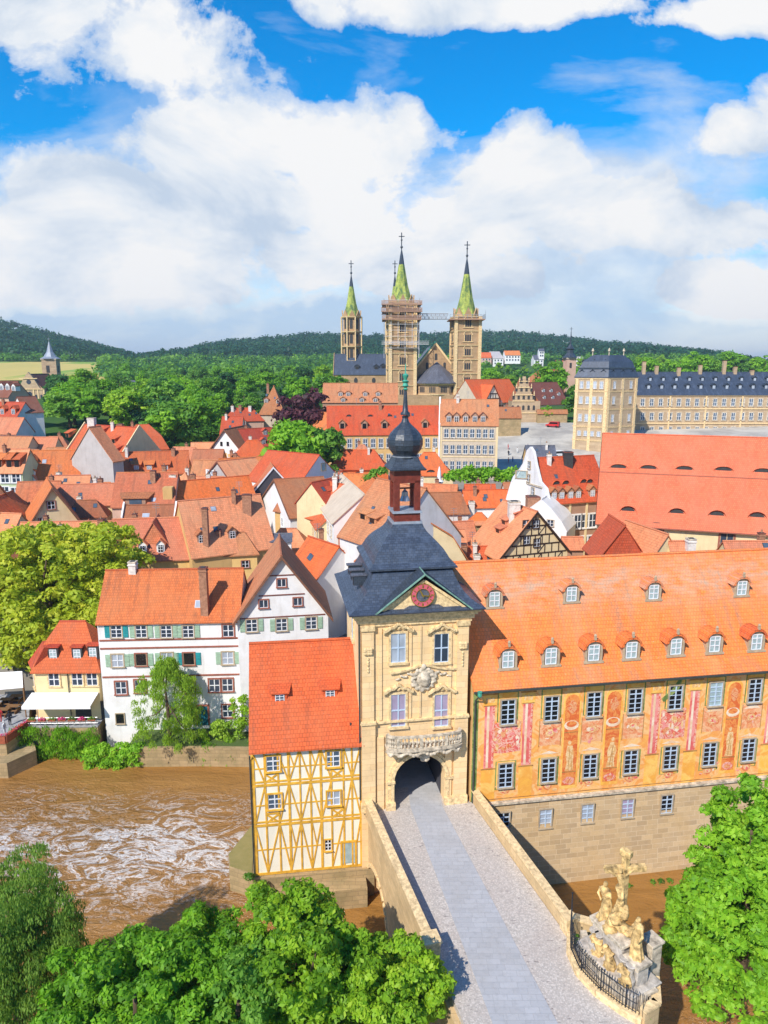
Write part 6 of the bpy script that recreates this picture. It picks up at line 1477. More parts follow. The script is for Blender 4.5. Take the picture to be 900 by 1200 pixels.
a.dormers([(526, 491), (535, 491), (545.5, 491), (556.5, 491), (566, 491)], 1.6, 1.9, 'gable', wall='brown_wall', roof='tile_dark', gl='glass_black'); a.grid(8, [a.ze - 2.3, a.ze - 6.6, a.ze - 10.9], 1.15, 2.3, wgr, m0=.8)
m = MB().mat('cream_wall')
for dz in (4.4, 8.7): a.front.rect(m, 0, a.ze - dz, a.front.L, a.ze - dz + .25, .1, .1)
for q in (0, a.front.L - .5): a.front.rect(m, q, a.zb, q + .5, a.ze - .1, .12, .12)
m.build('storey_band', a.root, fix=True)
m = MB().mat('bright_white'); lf = a.left; D_ = lf.L; lf.slab(m, [(-.3, a.zb), (D_ + .3, a.zb), (D_ + .3, a.ze), (D_ * .72, a.ze + a.h * .55), (D_ * .5, a.ze + a.h + .7), (D_ * .28, a.ze + a.h * .55), (-.3, a.ze)], .45, .42); m.build('fire_wall', a.root, fix=True)
E('small brown roof with stone wall between the grey-beige building and the stepped gable', (577, 489), (611, 489), 477, 7, roof='tile_brown', wall='quay_stone')
# ------------------------------------------------------------------ old court with stepped stone gable
a = fitE('old_court_building', 'old court building with orange roof and a small half-timbered bay', (561, 472), (612, 470), 444.5, 9, name2=None, roof='tile_bright', wall='greige_wall', cat='building', Y=262) if False else fitE('old_court_building', 'old court building with orange roof and a small half-timbered bay', (561, 472), (612, 470), 444.5, 9, roof='tile_bright', wall='greige_wall', cat='building', Y=262)
b = House('x', None, a.front.pt(a.front.hit(568, 472)[0], 0, .8).xy, a.front.pt(a.front.hit(583, 472)[0], 0, .8).xy, 6, a.ze + 1.5, 5.0, zb=a.zb, axis='y', root=a.root, wall='infill', roof='tile_bright', ov=.3, ovg=.4, wallname='timber_bay', verge='beam_dark')
f = b.front; m = MB().mat('beam_dark')
for z in (a.ze - .6, a.ze + 1.4, a.ze + 3.2): r = f.L / 2 * (1 - max(0, z - b.ze) / b.h); f.rect(m, f.L / 2 - r, z - .15, f.L / 2 + r, z + .15, .1, .1)
for q in (.1, .3, .5, .7, .9): f.rect(m, f.L * q - .12, a.ze - 3, f.L * q + .12, b.ze + (b.h * .3 if .2 < q < .8 else 0), .08, .08)
m.build('bay_timbers', a.root, fix=True)
m = MB().mat('beam_dark'); f.rect(m, -.5, a.ze - 2.2, f.L + .5, a.ze - .9, 1.6, 1.5); m.build('bay_gallery', a.root, fix=True)
f = W(at_y(599, 500, 258), at_y(632, 500, 258)); rr_ = thing('renaissance_gable_building', f.pt(f.L / 2, 18, -4), 'ornate stone gable building with stepped volutes and obelisks on the cathedral square', 'building')
m = MB().mat('palace_stone'); L_ = f.L; zt_ = at_y(613, 441, 258).z; zb2 = at_y(613, 502, 258).z; ze2 = at_y(613, 470, 258).z; hh_ = zt_ - ze2; c_ = f.hit(613.5, 470)[0]
gp = [(0, zb2 - 2), (L_, zb2 - 2), (L_, ze2)]
for q, g_ in ((.92, .0), (.92, .22), (.66, .30), (.64, .52), (.42, .60), (.38, .78), (.16, .88), (.12, 1.0), (-.12, 1.0), (-.16, .88), (-.38, .78), (-.42, .60), (-.64, .52), (-.66, .30), (-.92, .22), (-.92, 0)): gp.append((c_ + q * min(c_, L_ - c_), ze2 + g_ * hh_))
gp.append((0, ze2)); f.slab(m, gp, 0, .8); m.build('gable_front', rr_, fix=True)
m = MB().mat('palace_stone'); f.rect(m, .3, zb2 - 2, L_ - .3, ze2 - .2, -.8, 9); m.mat('tile_brown'); f.slab(m, [(.3, ze2 - .2), (L_ - .3, ze2 - .2), (c_, zt_ - 1)], -.85, 9); m.build('main_range', rr_, fix=True)
m = MB().mat('frame_dark')
for z, n_, s__ in ((ze2 + 3.4, 4, 1.8), (ze2 + 6.2, 2, 2.0), (ze2 + .6, 5, 1.8), (ze2 - 3.2, 5, 1.9)):
    for i in range(n_): u = c_ + (i - (n_ - 1) / 2) * s__; m = MB().mat('frame_dark'); f.slab(m, arch_poly(u, .42, z, z + 1.7), .06, .08); m.build('window', rr_, fix=True)
m = MB().mat('carved_stone')
for g_ in (0, .25, .55, .8): r = .95 * min(c_, L_ - c_) * (1 - g_ * .9); f.rect(m, c_ - r, ze2 + g_ * hh_ - .15, c_ + r, ze2 + g_ * hh_ + .15, .25, .25)
f.rect(m, 0, ze2 - 4.4, L_, ze2 - 4.1, .25, .25)
for q in (.9, .64, .4, -.4, -.64, -.9): g_ = .22 if abs(q) > .8 else .52 if abs(q) > .5 else .78; m.lathe(f.pt(c_ + q * min(c_, L_ - c_), ze2 + g_ * hh_, .2), [(.3, 0), (.12, .5), (.25, .7), (.03, 1.8)], 6)
m.build('volute_trim', rr_, fix=True)
a = E('low stone wall building closing the square beside the stepped gable', (630, 484), (665, 484), 480, 7, roof='tile_brown', wall='quay_stone', Y=256)
a = E('steep dark red roof with pale dormers behind the stepped gable', (632, 474), (666, 473), 448, 8, roof='tile_dark', wall='cream_wall', Y=300); a.dormers([(637, 458), (646, 458), (638, 466), (648, 466), (655, 462)], 1.5, 1.2, 'gable', wall='white_wall', roof='tile_dark')
a = E('hipped brick-red house before the slender church spire', (637, 448), (672, 447), 433, 7, roof='tile_brown', wall='brown_wall', hip=.9, Y=330)
# slender spire church
def fartower(name, label, cx, top, pyb, w, Y, mat, spire, sh, cat='church tower', prof=None):
    b = at_y(cx, pyb, Y); t_ = at_y(cx, top, Y); r = thing(name, (b.x, b.y, b.z - 3), label, cat); m = MB().mat(mat); hw = w / 2
    m.box((b.x, b.y, (b.z - 6 + t_.z) / 2), (w, w, t_.z - b.z + 6), .15); m.build('shaft', r)
    m = MB().mat('frame_dark'); m.box((b.x - .1, b.y - hw - .05, t_.z - w * .7), (w * .22, .3, w * .5), .15); m.box((b.x + hw + .05, b.y, t_.z - w * .7), (.3, w * .22, w * .5), .15); m.build('window', r)
    m = MB().mat('pale_stone'); m.box((b.x, b.y, t_.z), (w + .6, w + .6, .5), .15); m.build('cornice', r)
    m = MB().mat(spire); m.lathe((b.x, b.y, t_.z + .25), prof or [(hw * 1.35, 0), (hw * .9, sh * .2), (hw * .45, sh * .5), (.15, sh)], 8, .15 + math.pi / 8); m.tube([(b.x, b.y, t_.z + sh), (b.x, b.y, t_.z + sh + 2.4)], .12, 5); m.bar((b.x - .7, b.y, t_.z + sh + 1.6), (b.x + .7, b.y, t_.z + sh + 1.6), .15); m.build('spire_roof', r)
    return r
fartower('church_tower', 'slender pink church tower with a dark onion-stage needle spire', 666.5, 420, 446, 4.6, 345, 'pink_wall', 'slate_dark', 12, prof=[(3.6, 0), (2.4, 1.2), (1.6, 2.2), (1.5, 3.6), (2.0, 4.2), (1.1, 5.2), (.4, 6.4), (.15, 12)])
# hillside church far left
f = W(at_y(19, 477, 345), at_y(54, 477, 345)); c_ = f.L / 2
r = thing('hillside_church', f.pt(c_, 22, -8), 'sandstone church front with a broad gable, arched niche and red side roof on the hill', 'church')
ze2, zt_ = at_y(36, 456, 345).z, at_y(36, 436, 345).z; m = MB().mat('palace_stone'); f.slab(m, [(0, 14), (f.L, 14), (f.L, ze2), (f.L * .86, ze2 + .3), (f.L * .62, zt_ - 2), (c_, zt_), (f.L * .38, zt_ - 2), (f.L * .14, ze2 + .3), (0, ze2)], 0, 1.2); m.build('facade', r, fix=True)
m = MB().mat('carved_stone')
for z in (ze2, ze2 - 7.6, zt_ - 3): f.rect(m, (.2 if z > ze2 else 0) * f.L, z - .2, (.8 if z > ze2 else 1) * f.L, z + .2, .4, .4)
for q in (.02, .22, .36, .64, .78, .98): f.rect(m, f.L * q - .3, 16, f.L * q + .3, ze2, .25, .25)
m.build('pilaster', r, fix=True)
for pl_ in [ell(c_, ze2 + 3.4, 1.1, 1.1), arch_poly(c_, 1.1, ze2 - 7, ze2 - 1.2)] + [arch_poly(f.L * q, .5, ze2 - 5, ze2 - 2.6) for q in (.29, .71, .12, .88)]: m = MB().mat('glass_dark'); f.slab(m, pl_, .1, .12); m.build('window', r, fix=True)
House('x', None, f.pt(.8, 0, -1.25).xy, f.pt(f.L - .8, 0, -1.25).xy, 20, ze2 - .5, zt_ - ze2 - .4, zb=16, axis='y', root=r, wall='palace_stone', roof='tile_dark', wallname='nave')
House('x', None, f.pt(f.L - 1, 0, -9).xy, f.pt(f.L + 12, 0, -9).xy, 9, ze2 + .5, 5.0, zb=18, axis='x', root=r, wall='palace_stone', roof='tile_dark', wallname='side_chapel', hip=.6).dormers([(62, 448), (68, 448)], 1.4, 1.2, 'gable', wall='bright_white', roof='tile_dark')
fartower('church_tower', 'square sandstone tower with a pale pointed spire beside the wheat field', 61.5, 421, 447, 7.0, 372, 'palace_stone', 'lead', 8.5, prof=[(5.0, 0), (3.2, 1.0), (1.6, 3.4), (.2, 8.5)])
# ------------------------------------------------------------------ cathedral
CY_ = 310.0
cath = thing('cathedral', at_y(490, 470, CY_), 'great sandstone cathedral with four towers, green copper spires, slate roofs and a round apse', 'cathedral')
def Z(py, Y=CY_): return at_y(450, py, Y).z
def ctower(cx, w_px, pyb, pyt, py_sp, Y, storeys, openwork=False, sil=1.0):
    k = at_y(451, 450, Y).x - at_y(450, 450, Y).x; w = w_px * k; X = at_y(cx, 430, Y).x; zb_, zt_ = Z(pyb, Y), Z(pyt, Y); hw = w / 2
    n = 4 if not openwork else 8; rot = math.pi / 4 + .10 if n == 4 else math.pi / 8; rad = hw * math.sqrt(2) * .97 if n == 4 else hw / math.cos(math.pi / 8)
    m = MB().mat('cathedral_stone'); core = rad * (1 if not openwork else .82); m.lathe((X, Y, zb_ - 3), [(core, 0), (core, zt_ - zb_ + 3)], n, rot); sh = m.build('tower_shaft', cath)
    m = MB().mat('carved_stone'); m2 = MB().mat('frame_dark'); dz = (zt_ - zb_) / storeys
    for s_ in range(storeys + 1):
        z = zb_ + s_ * dz; m.lathe((X, Y, z - .25), [(rad * 1.05, 0), (rad * 1.08, .5)], n, rot)
        if s_ == storeys: break
        for i in range(4 if n == 4 else 8):
            a = (rot + (math.pi / 4 if n == 4 else math.pi / 8)) + 2 * math.pi * i / n; ap = core * math.cos(math.pi / n)
            wl_ = W((X + math.cos(a) * ap + math.sin(a) * -hw, Y + math.sin(a) * ap + math.cos(a) * hw), (X + math.cos(a) * ap + math.sin(a) * hw, Y + math.sin(a) * ap - math.cos(a) * hw))
            if wl_.n.dot(Vector((math.cos(a), math.sin(a), 0))) > 0: wl_ = W(wl_.pt(2 * hw, 0), wl_.pt(0, 0))
            m2 = MB().mat('frame_dark')
            if n == 4:
                for q in (-1, 0, 1):
                    wl_.slab(m2, arch_poly(hw + q * w * .085, w * .034, z + dz * .30, z + dz * .76), .06, .1)
                wl_.slab(m, [(hw - w * .2, z + dz * .22), (hw + w * .2, z + dz * .22), (hw + w * .2, z + dz * .27), (hw - w * .2, z + dz * .27)], .3, .3)
                for q in (-.135, .135): wl_.rect(m, hw + q * w - w * .012, z + dz * .28, hw + q * w + w * .012, z + dz * .72, .15, .15)
                if s_ % 1 == 0:
                    for t_ in range(9): wl_.slab(m, [(hw + w * .15 * math.cos(math.pi * t_ / 9), z + dz * .72 + w * .15 * math.sin(math.pi * t_ / 9)), (hw + w * .18 * math.cos(math.pi * t_ / 9), z + dz * .72 + w * .18 * math.sin(math.pi * t_ / 9)), (hw + w * .18 * math.cos(math.pi * (t_ + 1) / 9), z + dz * .72 + w * .18 * math.sin(math.pi * (t_ + 1) / 9)), (hw + w * .15 * math.cos(math.pi * (t_ + 1) / 9), z + dz * .72 + w * .15 * math.sin(math.pi * (t_ + 1) / 9))], .15, .15)
            else: wl_.slab(m2, arch_poly(hw, w * .075, z + dz * .2, z + dz * .85), .06, .1)
            if math.sin(a) < .5: m2.build('tower_window', sh)
        if openwork:
            for i in range(8):
                a = 2 * math.pi * i / 8 + math.pi / 8
                for r_2 in (rad * 1.0,): m.tube([(X + r_2 * math.cos(a), Y + r_2 * math.sin(a), z), (X + r_2 * math.cos(a), Y + r_2 * math.sin(a), z + dz)], w * .035, 6)
        elif n == 4:
            for i in range(4):
                a = rot + 2 * math.pi * i / 4; m.box((X + rad * .95 * math.cos(a), Y + rad * .95 * math.sin(a), z + dz / 2), (w * .12, w * .12, dz), .10)
    m.build('cornice', sh)
    # eight gables and the copper spire
    m = MB().mat('cathedral_stone'); rs = hw * .98
    for i in range(8):
        a = 2 * math.pi * i / 8 + .1; p = [(X + rs * math.cos(a - .36), Y + rs * math.sin(a - .36), zt_), (X + rs * math.cos(a + .36), Y + rs * math.sin(a + .36), zt_), (X + rs * math.cos(a), Y + rs * math.sin(a), zt_ + w * .34)]
        m.poly_prism(p, (-math.cos(a) * .5, -math.sin(a) * .5, 0))
    m.build('spire_gable', sh, fix=True)
    H_ = Z(py_sp, Y) - zt_; m = MB().mat('copper_green'); m.lathe((X, Y, zt_ + .1), [(rs * 1.02, 0), (rs * .74, H_ * .13), (rs * .5, H_ * .34), (rs * .22, H_ * .72)], 8, .1 + math.pi / 8); m.build('spire', cath)
    m = MB().mat('slate_dark'); m.lathe((X, Y, zt_ + .1 + H_ * .72), [(rs * .22, 0), (rs * .12, H_ * .16), (.12, H_ * .28)], 8, .1 + math.pi / 8); m.build('spire_tip', cath)
    m = MB().mat('slate_dark'); zt2 = zt_ + H_; m.tube([(X, Y, zt2 - .5), (X, Y, zt2 + 6.5)], .22, 5); m.ball((X, Y, zt2 + .8), .55, 8, 6); m.ball((X, Y, zt2 + 3.6), .4, 8, 6); m.bar((X - 1.2, Y, zt2 + 5), (X + 1.2, Y, zt2 + 5), .3); m.build('finial_cross', cath)
    return X, w, zt_
te = ctower(470, 31, 470, 357, 292, CY_, 6)
td = ctower(544.5, 30, 470, 372, 302, CY_, 6)
tw = ctower(412.5, 23, 440, 372, 322, CY_ + 42, 4, True)
tx = ctower(462.5, 21, 440, 372, 322, CY_ + 46, 4, True)
# nave with transept
f = W(at_y(391, 440, CY_ + 32), at_y(456, 440, CY_ + 32)); a = House('x', None, f.pt(0, 0).xy, f.pt(f.L, 0).xy, 15, Z(438.5, CY_ + 32), 9.5, zb=20, root=cath, wall='cathedral_stone', roof='slate_blue', wallname='transept', parapet='cathedral_stone')
a.dormers([(418.5, 431), (441, 431), (449, 430)], 2.2, 1.8, 'gable', wall='slate_dark', roof='slate_dark', gl='glass_black', fr=None)
m = MB().mat('frame_dark')
for px in (400, 417, 438): u, z = a.front.hit(px, 446); m = MB().mat('frame_dark'); a.front.slab(m, ell(u, z, .9, 1.4), .08, .1); m.build('window', cath, fix=True)
f = W(at_y(484, 432, CY_ + 3), at_y(536, 440, CY_ + 3)); f = W(f.o, f.pt(f.L, 0)); zbb = 24
L_ = f.L; zt_ = Z(403, CY_ + 3); ze2 = Z(436, CY_ + 3); nv = House('x', None, f.pt(0, 0).xy, f.pt(L_, 0).xy, 60, ze2, zt_ - ze2, zb=22, axis='y', root=cath, wall='cathedral_stone', roof='slate_blue', wallname='nave', ovg=0, ov=.3)
m = MB().mat('carved_stone')
for sg in (-1, 1): nv.front.beam(m, L_ / 2 + sg * (L_ / 2 + .3), ze2 - .4, L_ / 2, zt_ + .2, .8, .5, .7)
m.build('gable_coping', cath, fix=True)
m = MB().mat('verdigris'); nv.front.beam(m, -.3, ze2 + .6, L_ / 2 - .2, zt_ + .9, .5, .7, .7); m.build('copper_flashing', cath, fix=True)
m = MB().mat('frame_dark')
for px, py in ((511, 418), (500.5, 428.5), (521, 428.5), (511, 430)): u, z = nv.front.hit(px, py); m = MB().mat('frame_dark'); nv.front.slab(m, arch_poly(u, .55, z - 1.4, z + 1.4), .08, .1); m.build('window', cath, fix=True)
# apse
ax, ay = at_y(512, 450, CY_ - 1).x, CY_ + 1; ar = (at_y(541, 450, CY_ - 6).x - at_y(484, 450, CY_ - 6).x) / 2
m = MB().mat('cathedral_stone'); zc = Z(449, CY_ - 8); m.lathe((ax, ay, 15), [(ar * .93, 0), (ar * .93, zc - 15)], 12); m.build('apse_wall', cath)
m = MB().mat('slate_grey'); m.lathe((ax, ay, zc), [(ar * 1.06, -.2), (ar * 1.06, .1), (.2, Z(424, CY_ - 1) - zc)], 12); m.build('apse_roof', cath)
m = MB().mat('carved_stone'); m.lathe((ax, ay, zc - .9), [(ar * .97, 0), (ar * 1.0, .7)], 12); m.lathe((ax, ay, zc - 5.0), [(ar * .96, 0), (ar * .97, .5)], 12); m.build('apse_cornice', cath)
m = MB().mat('frame_dark'); m2 = MB().mat('glass_dark')
for i in range(12):
    a = 2 * math.pi * (i + .5) / 12; ap = ar * .93 * math.cos(math.pi / 12); c_ = Vector((ax + ap * math.cos(a), ay + ap * math.sin(a), 0)); 
    if c_.y > ay: continue
    t_ = Vector((-math.sin(a), math.cos(a), 0)); wl_ = W(c_ - t_ * 2, c_ + t_ * 2)
    if wl_.n.dot(Vector((math.cos(a), math.sin(a), 0))) > 0: wl_ = W(c_ + t_ * 2, c_ - t_ * 2)
    m = MB().mat('frame_dark'); m2 = MB().mat('glass_dark')
    for q in (-1.05, -.35, .35, 1.05): wl_.slab(m, arch_poly(2 + q, .25, zc - 3.9, zc - 1.5), .08, .1)
    if i % 2: wl_.slab(m2, arch_poly(2, .9, zc - 11, zc - 6.4), .08, .1); m2.build('apse_window', cath, fix=True)
    m.build('arcade_window', cath, fix=True)
m = MB().mat('cathedral_stone'); m.box(((te[0] + td[0]) / 2, CY_ - 2, (14 + Z(462)) / 2), (td[0] - te[0] + 6, 12, Z(462) - 14)); m.build('choir_base', cath)
m = MB().mat('mural_cream'); q = at_y(552, 462, CY_ - 8.1); m.lathe((q.x, q.y + .2, q.z), [(0.01, 0), (.01, 0)], 8); 
for i in range(14):
    a0, a1 = 2 * math.pi * i / 14, 2 * math.pi * (i + 1) / 14; m.poly_prism([(q.x, q.y, q.z), (q.x + 1.5 * math.cos(a0), q.y, q.z + 1.5 * math.sin(a0)), (q.x + 1.5 * math.cos(a1), q.y, q.z + 1.5 * math.sin(a1))], (0, .3, 0))
m.build('dial', cath, fix=True)
# scaffolding round the east tower and the walkway across to the other
sc = thing('scaffolding', (te[0], CY_, 30), 'wooden scaffold decks and poles wrapped around the cathedral tower with a walkway to its twin', 'scaffold')
X, w, zt_ = te; hw = w / 2 + 1.6
m = MB().mat('scaffold_rail')
for i in range(6):
    for sx, sy in ((1, 0), (0, 1)):
        for sg in (-1, 1):
            q = -hw + 2 * hw * i / 5; x, y = (q, sg * hw) if sx else (sg * hw, q)
            m.tube([(X + x, CY_ + y, zt_ - 22 + (0 if i % 2 else 4)), (X + x, CY_ + y, zt_ + 1.8)], .10, 4)
for k in range(9):
    z = zt_ - 18 + k * 2.4
    for a, b in (((-hw, -hw), (hw, -hw)), ((hw, -hw), (hw, hw)), ((-hw, hw), (-hw, -hw))): m.tube([(X + a[0], CY_ + a[1], z), (X + b[0], CY_ + b[1], z)], .08, 4)
m.build('poles', sc)
for z, e in ((zt_ - 6.5, .9), (zt_ - 3.4, 1.2), (zt_ - .6, 1.1)):
    m = MB().mat('scaffold_wood')
    for (cx_, cy_, sx, sy) in ((0, -hw, 2 * hw + 2 * e, 1.6), (0, hw, 2 * hw + 2 * e, 1.6), (-hw, 0, 1.6, 2 * hw), (hw, 0, 1.6, 2 * hw)): m.box((X + cx_, CY_ + cy_, z), (sx, sy, .25))
    for (cx_, cy_, sx, sy) in ((0, -hw - .8, 2 * hw + 2 * e, .1), (-hw - .8, 0, .1, 2 * hw), (hw + .8, 0, .1, 2 * hw)):
        for dz in (.35, .9, 1.4): m.box((X + cx_, CY_ + cy_, z + dz), (sx, sy, .3))
    m.build('deck', sc)
m = MB().mat('scaffold_rail'); z = zt_ - 16.4
m.box((X + 1.5, CY_ - hw, z), (2 * hw + 5, 1.4, .25)); 
for dz in (.6, 1.2): m.box((X + 1.5, CY_ - hw - .7, z + dz), (2 * hw + 5, .1, .12))
m.build('lower_deck', sc)
zb_ = Z(374); X2 = td[0]; 
m = MB().mat('steel')
for y in (-1.1, 1.1):
    for dz in (0, 2.2): m.bar((X + hw, CY_ + y, zb_ + dz), (X2 - td[1] / 2 - 2, CY_ + y, zb_ + dz), .22)
    n = 14
    for i in range(n): xa = X + hw + (X2 - td[1] / 2 - 2 - X - hw) * i / n; xb = X + hw + (X2 - td[1] / 2 - 2 - X - hw) * (i + 1) / n; m.bar((xa, CY_ + y, zb_ + (0 if i % 2 else 2.2)), (xb, CY_ + y, zb_ + (2.2 if i % 2 else 0)), .12); m.bar((xa, CY_ + y, zb_), (xa, CY_ + y, zb_ + 2.2), .1)
m.box(((X + hw + X2 - 5) / 2, CY_, zb_), (X2 - X - 12, 2.0, .12)); m.build('walkway', sc)
m = MB().mat('scaffold_wood'); h2 = td[1] / 2 + 1.8; m.box((X2, CY_, zb_ - .5), (2 * h2, 2 * h2, .4)); m.mat('steel')
for q in range(9):
    x = -h2 + 2 * h2 * q / 8; m.tube([(X2 + x, CY_ - h2, zb_ - .3), (X2 + x, CY_ - h2, zb_ + 1.6)], .08, 4); m.tube([(X2 + h2, CY_ + x, zb_ - .3), (X2 + h2, CY_ + x, zb_ + (3 if q == 0 else 1.6))], .08, 4)
for dz in (.5, 1.4): m.bar((X2 - h2, CY_ - h2, zb_ + dz), (X2 + h2, CY_ - h2, zb_ + dz), .1)
m.build('platform', sc)
# ------------------------------------------------------------------ the residence
PY = 214.0
c_ = at_y(713, 442.5, PY); l_ = at_y(675, 442.5, PY + 5.5); r_3 = at_y(747, 444, PY + 6)
res = thing('residence_palace', (c_.x, c_.y, 12), 'baroque sandstone palace with corner pavilion, long four-storey wing and blue slate mansard roofs', 'palace')
fA = W((l_.x, l_.y), (c_.x, c_.y)); fB = W((c_.x, c_.y), (r_3.x, r_3.y)); far_ = l_ + (r_3 - c_)
m = MB().mat('palace_stone'); ze2 = c_.z; m.poly_prism([(p.x, p.y, 8) for p in (l_, c_, r_3, far_)], (0, 0, ze2 - 8)); m.build('pavilion_wall', res, fix=True)
cen = (l_ + r_3) / 2
def prg(k, z): return [Vector((cen.x + (p.x - cen.x) * k, cen.y + (p.y - cen.y) * k, z)) for p in (l_, c_, r_3, far_)]
m = MB().mat('slate_blue'); z3 = at_y(713, 432.5, PY).z; m.loft([prg(1.06, ze2 - .1), prg(1.06, ze2 + .15), prg(.90, z3)]); m.mat('slate_dark'); m.loft([prg(.93, z3 + .01), prg(.93, z3 + .4)]); m.mat('slate_blue'); m.loft([prg(.90, z3 + .41), prg(.80, z3 + 2.2), prg(.50, at_y(713, 416, PY + 6).z)]); m.build('pavilion_roof', res, fix=True)
m = MB().mat('carved_stone'); st = [ze2 - .3, at_y(713, 459, PY).z, at_y(713, 480, PY).z, at_y(713, 501, PY).z, at_y(713, 517, PY).z]
for z in st: m.loft([prg(1.02, z - .25), prg(1.05, z + .25)])
for wl_ in (fA, fB):
    for q in (0, .5, 1): wl_.rect(m, q * (wl_.L - .9), 10, q * (wl_.L - .9) + .9, ze2 - .3, .2, .2)
m.build('pavilion_cornice', res, fix=True)
wpal = winmesh('pale_stone', 'frame_white', 'glass_curtain', 2, 2, True, False, 1.0, 1.9, .2)
for wl_, nn in ((fA, 4), (fB, 3)):
    for k in range(4):
        for i in range(nn): win(res, wl_, .9 + (wl_.L - 1.8) * (i + .5) / nn, (st[k] + st[k + 1]) / 2, 1.0, 2.1 if k < 3 else 1.5, wpal)
for wl_, nn in ((fA, 3), (fB, 3)):
    for i in range(nn):
        p = wl_.pt(wl_.L * (i + .5) / nn, ze2 + 1.1, -.35); dormer(res, p, wl_.a, 1.3, 1.4, .8, 'gable', 'slate_dark', 'slate_dark', 'glass_black', None)
        p = wl_.pt(wl_.L * (i + .5) / nn, z3 + 1.8, -1.6); dormer(res, p, wl_.a, 1.1, 1.2, .8, 'gable', 'slate_dark', 'slate_dark', 'glass_black', None)
for p in prg(.5, at_y(713, 416, PY + 6).z)[:3]:
    m = MB().mat('pale_stone'); m.lathe(p, [(.15, -.3), (.12, .8), (.4, 1.1), (.3, 1.6), (.05, 2.0)], 8); m.build('roof_vase', res)
WY = 236.0
wing = House('x', None, at_y(743, 462, WY).xy, at_y(960, 462, WY).xy, 15, at_y(800, 462, WY).z, at_y(800, 436, WY + 7).z - at_y(800, 462, WY).z, zb=8, root=res, wall='palace_stone', roof='slate_blue', wallname='wing_wall', ov=.4)
f = wing.front
m = MB().mat('carved_stone')
for py in (463.5, 479, 496, 512): z = f.hit(820, py)[1]; f.rect(m, 0, z - .2, f.L, z + .2, .25, .25)
for q in range(0, 20, 4): u = f.hit(748 + q * 10.6, 470)[0]; f.rect(m, u - 1.7, 10, u - 1.2, wing.ze - .5, .2, .2)
m.build('wing_cornice', res, fix=True)
wpd = winmesh('pale_stone', 'frame_white', 'glass_blue', 2, 2, True, False, 1.0, 1.9, .25)
for r_4, py in enumerate((471.5, 488, 504.5, 520)):
    for i in range(18): u, z = f.hit(753 + i * 10.6, py); win(res, f, u, z, 1.2, 2.3, wpd if r_4 < 4 else wpal)
wing.dormers([(760 + i * 15.3, 453.5) for i in range(11)], 1.4, 1.3, 'gable', wall='slate_dark', roof='slate_dark', gl='glass_curtain', fr=None); wing.dormers([(762 + i * 15.3, 444.5) for i in range(11)], 1.2, 1.1, 'gable', wall='slate_dark', roof='slate_dark', gl='glass_curtain', fr=None)
wing.chim([(754, 424, 437), (769, 429, 437), (795, 431, 439), (820, 428, 437), (848, 423, 437), (861, 430, 437), (881, 434, 438)], w=1.05, mat='palace_stone')
# ------------------------------------------------------------------ houses on the far slopes
hs = [('flat-roofed white block with two storeys on the wooded hill left of the white clinic', 578, 590, 420, 412, 'bright_white', 'grey_wall', 15), ('wide white clinic with a low orange roof on the wooded hill', 592, 610, 416, 411, 'bright_white', 'tile_orange', 30),
      ('white hill house with grey roof right of the clinic', 626, 637, 421, 416, 'bright_white', 'slate_grey', 30), ('white villa with a pale gable below the clinic', 615, 630, 436, 429, 'bright_white', 'slate_grey', 35), ('red-roofed hill house left of the flat white block', 561, 576, 419, 413, 'pink_wall', 'tile_bright', 35),
      ('tiny white cottage high on the wooded hill', 632, 638, 411, 408.5, 'bright_white', 'slate_grey', 30), ('tiny pale house in the trees beside the needle spire', 672, 684, 421, 418, 'bright_white', 'grey_wall', 30), ('orange-roofed hill house just left of the needle spire', 650, 662, 427, 422, 'pink_wall', 'tile_orange', 35),
      ('white three-storey block below the flat-roofed hill block', 577, 584, 430, 423, 'bright_white', 'grey_wall', 10), ('grey hillside barn among the park trees left of the cathedral', 140, 160, 449, 446, 'grey_wall', 'slate_grey', 25),
      ('brown-roofed hill house in front of the palace chimneys', 757, 770, 424, 419, 'cream_wall', 'tile_brown', 30), ('cottage roof among trees between field and park', 192, 206, 458, 454, 'greige_wall', 'slate_grey', 30)]
for lb, x0, x1, ye, yr, wa, rf, pt in hs:
    a = fitE('hill_house', lb, (x0, ye), (x1, ye), yr, 5, pitch=pt, Y=760 if ye < 440 else 420, wall=wa, roof=rf, ov=.5, group='houses on the wooded slopes', zb=at_y(x0, ye, 760 if ye < 440 else 420).z - 9)
    a.grid(max(2, int(a.front.L / 3.2)), [a.ze - 2, a.ze - 5], 1.5, 1.6, winmesh('frame_white', None, 'glass_dark', 1, 1), m0=.5)

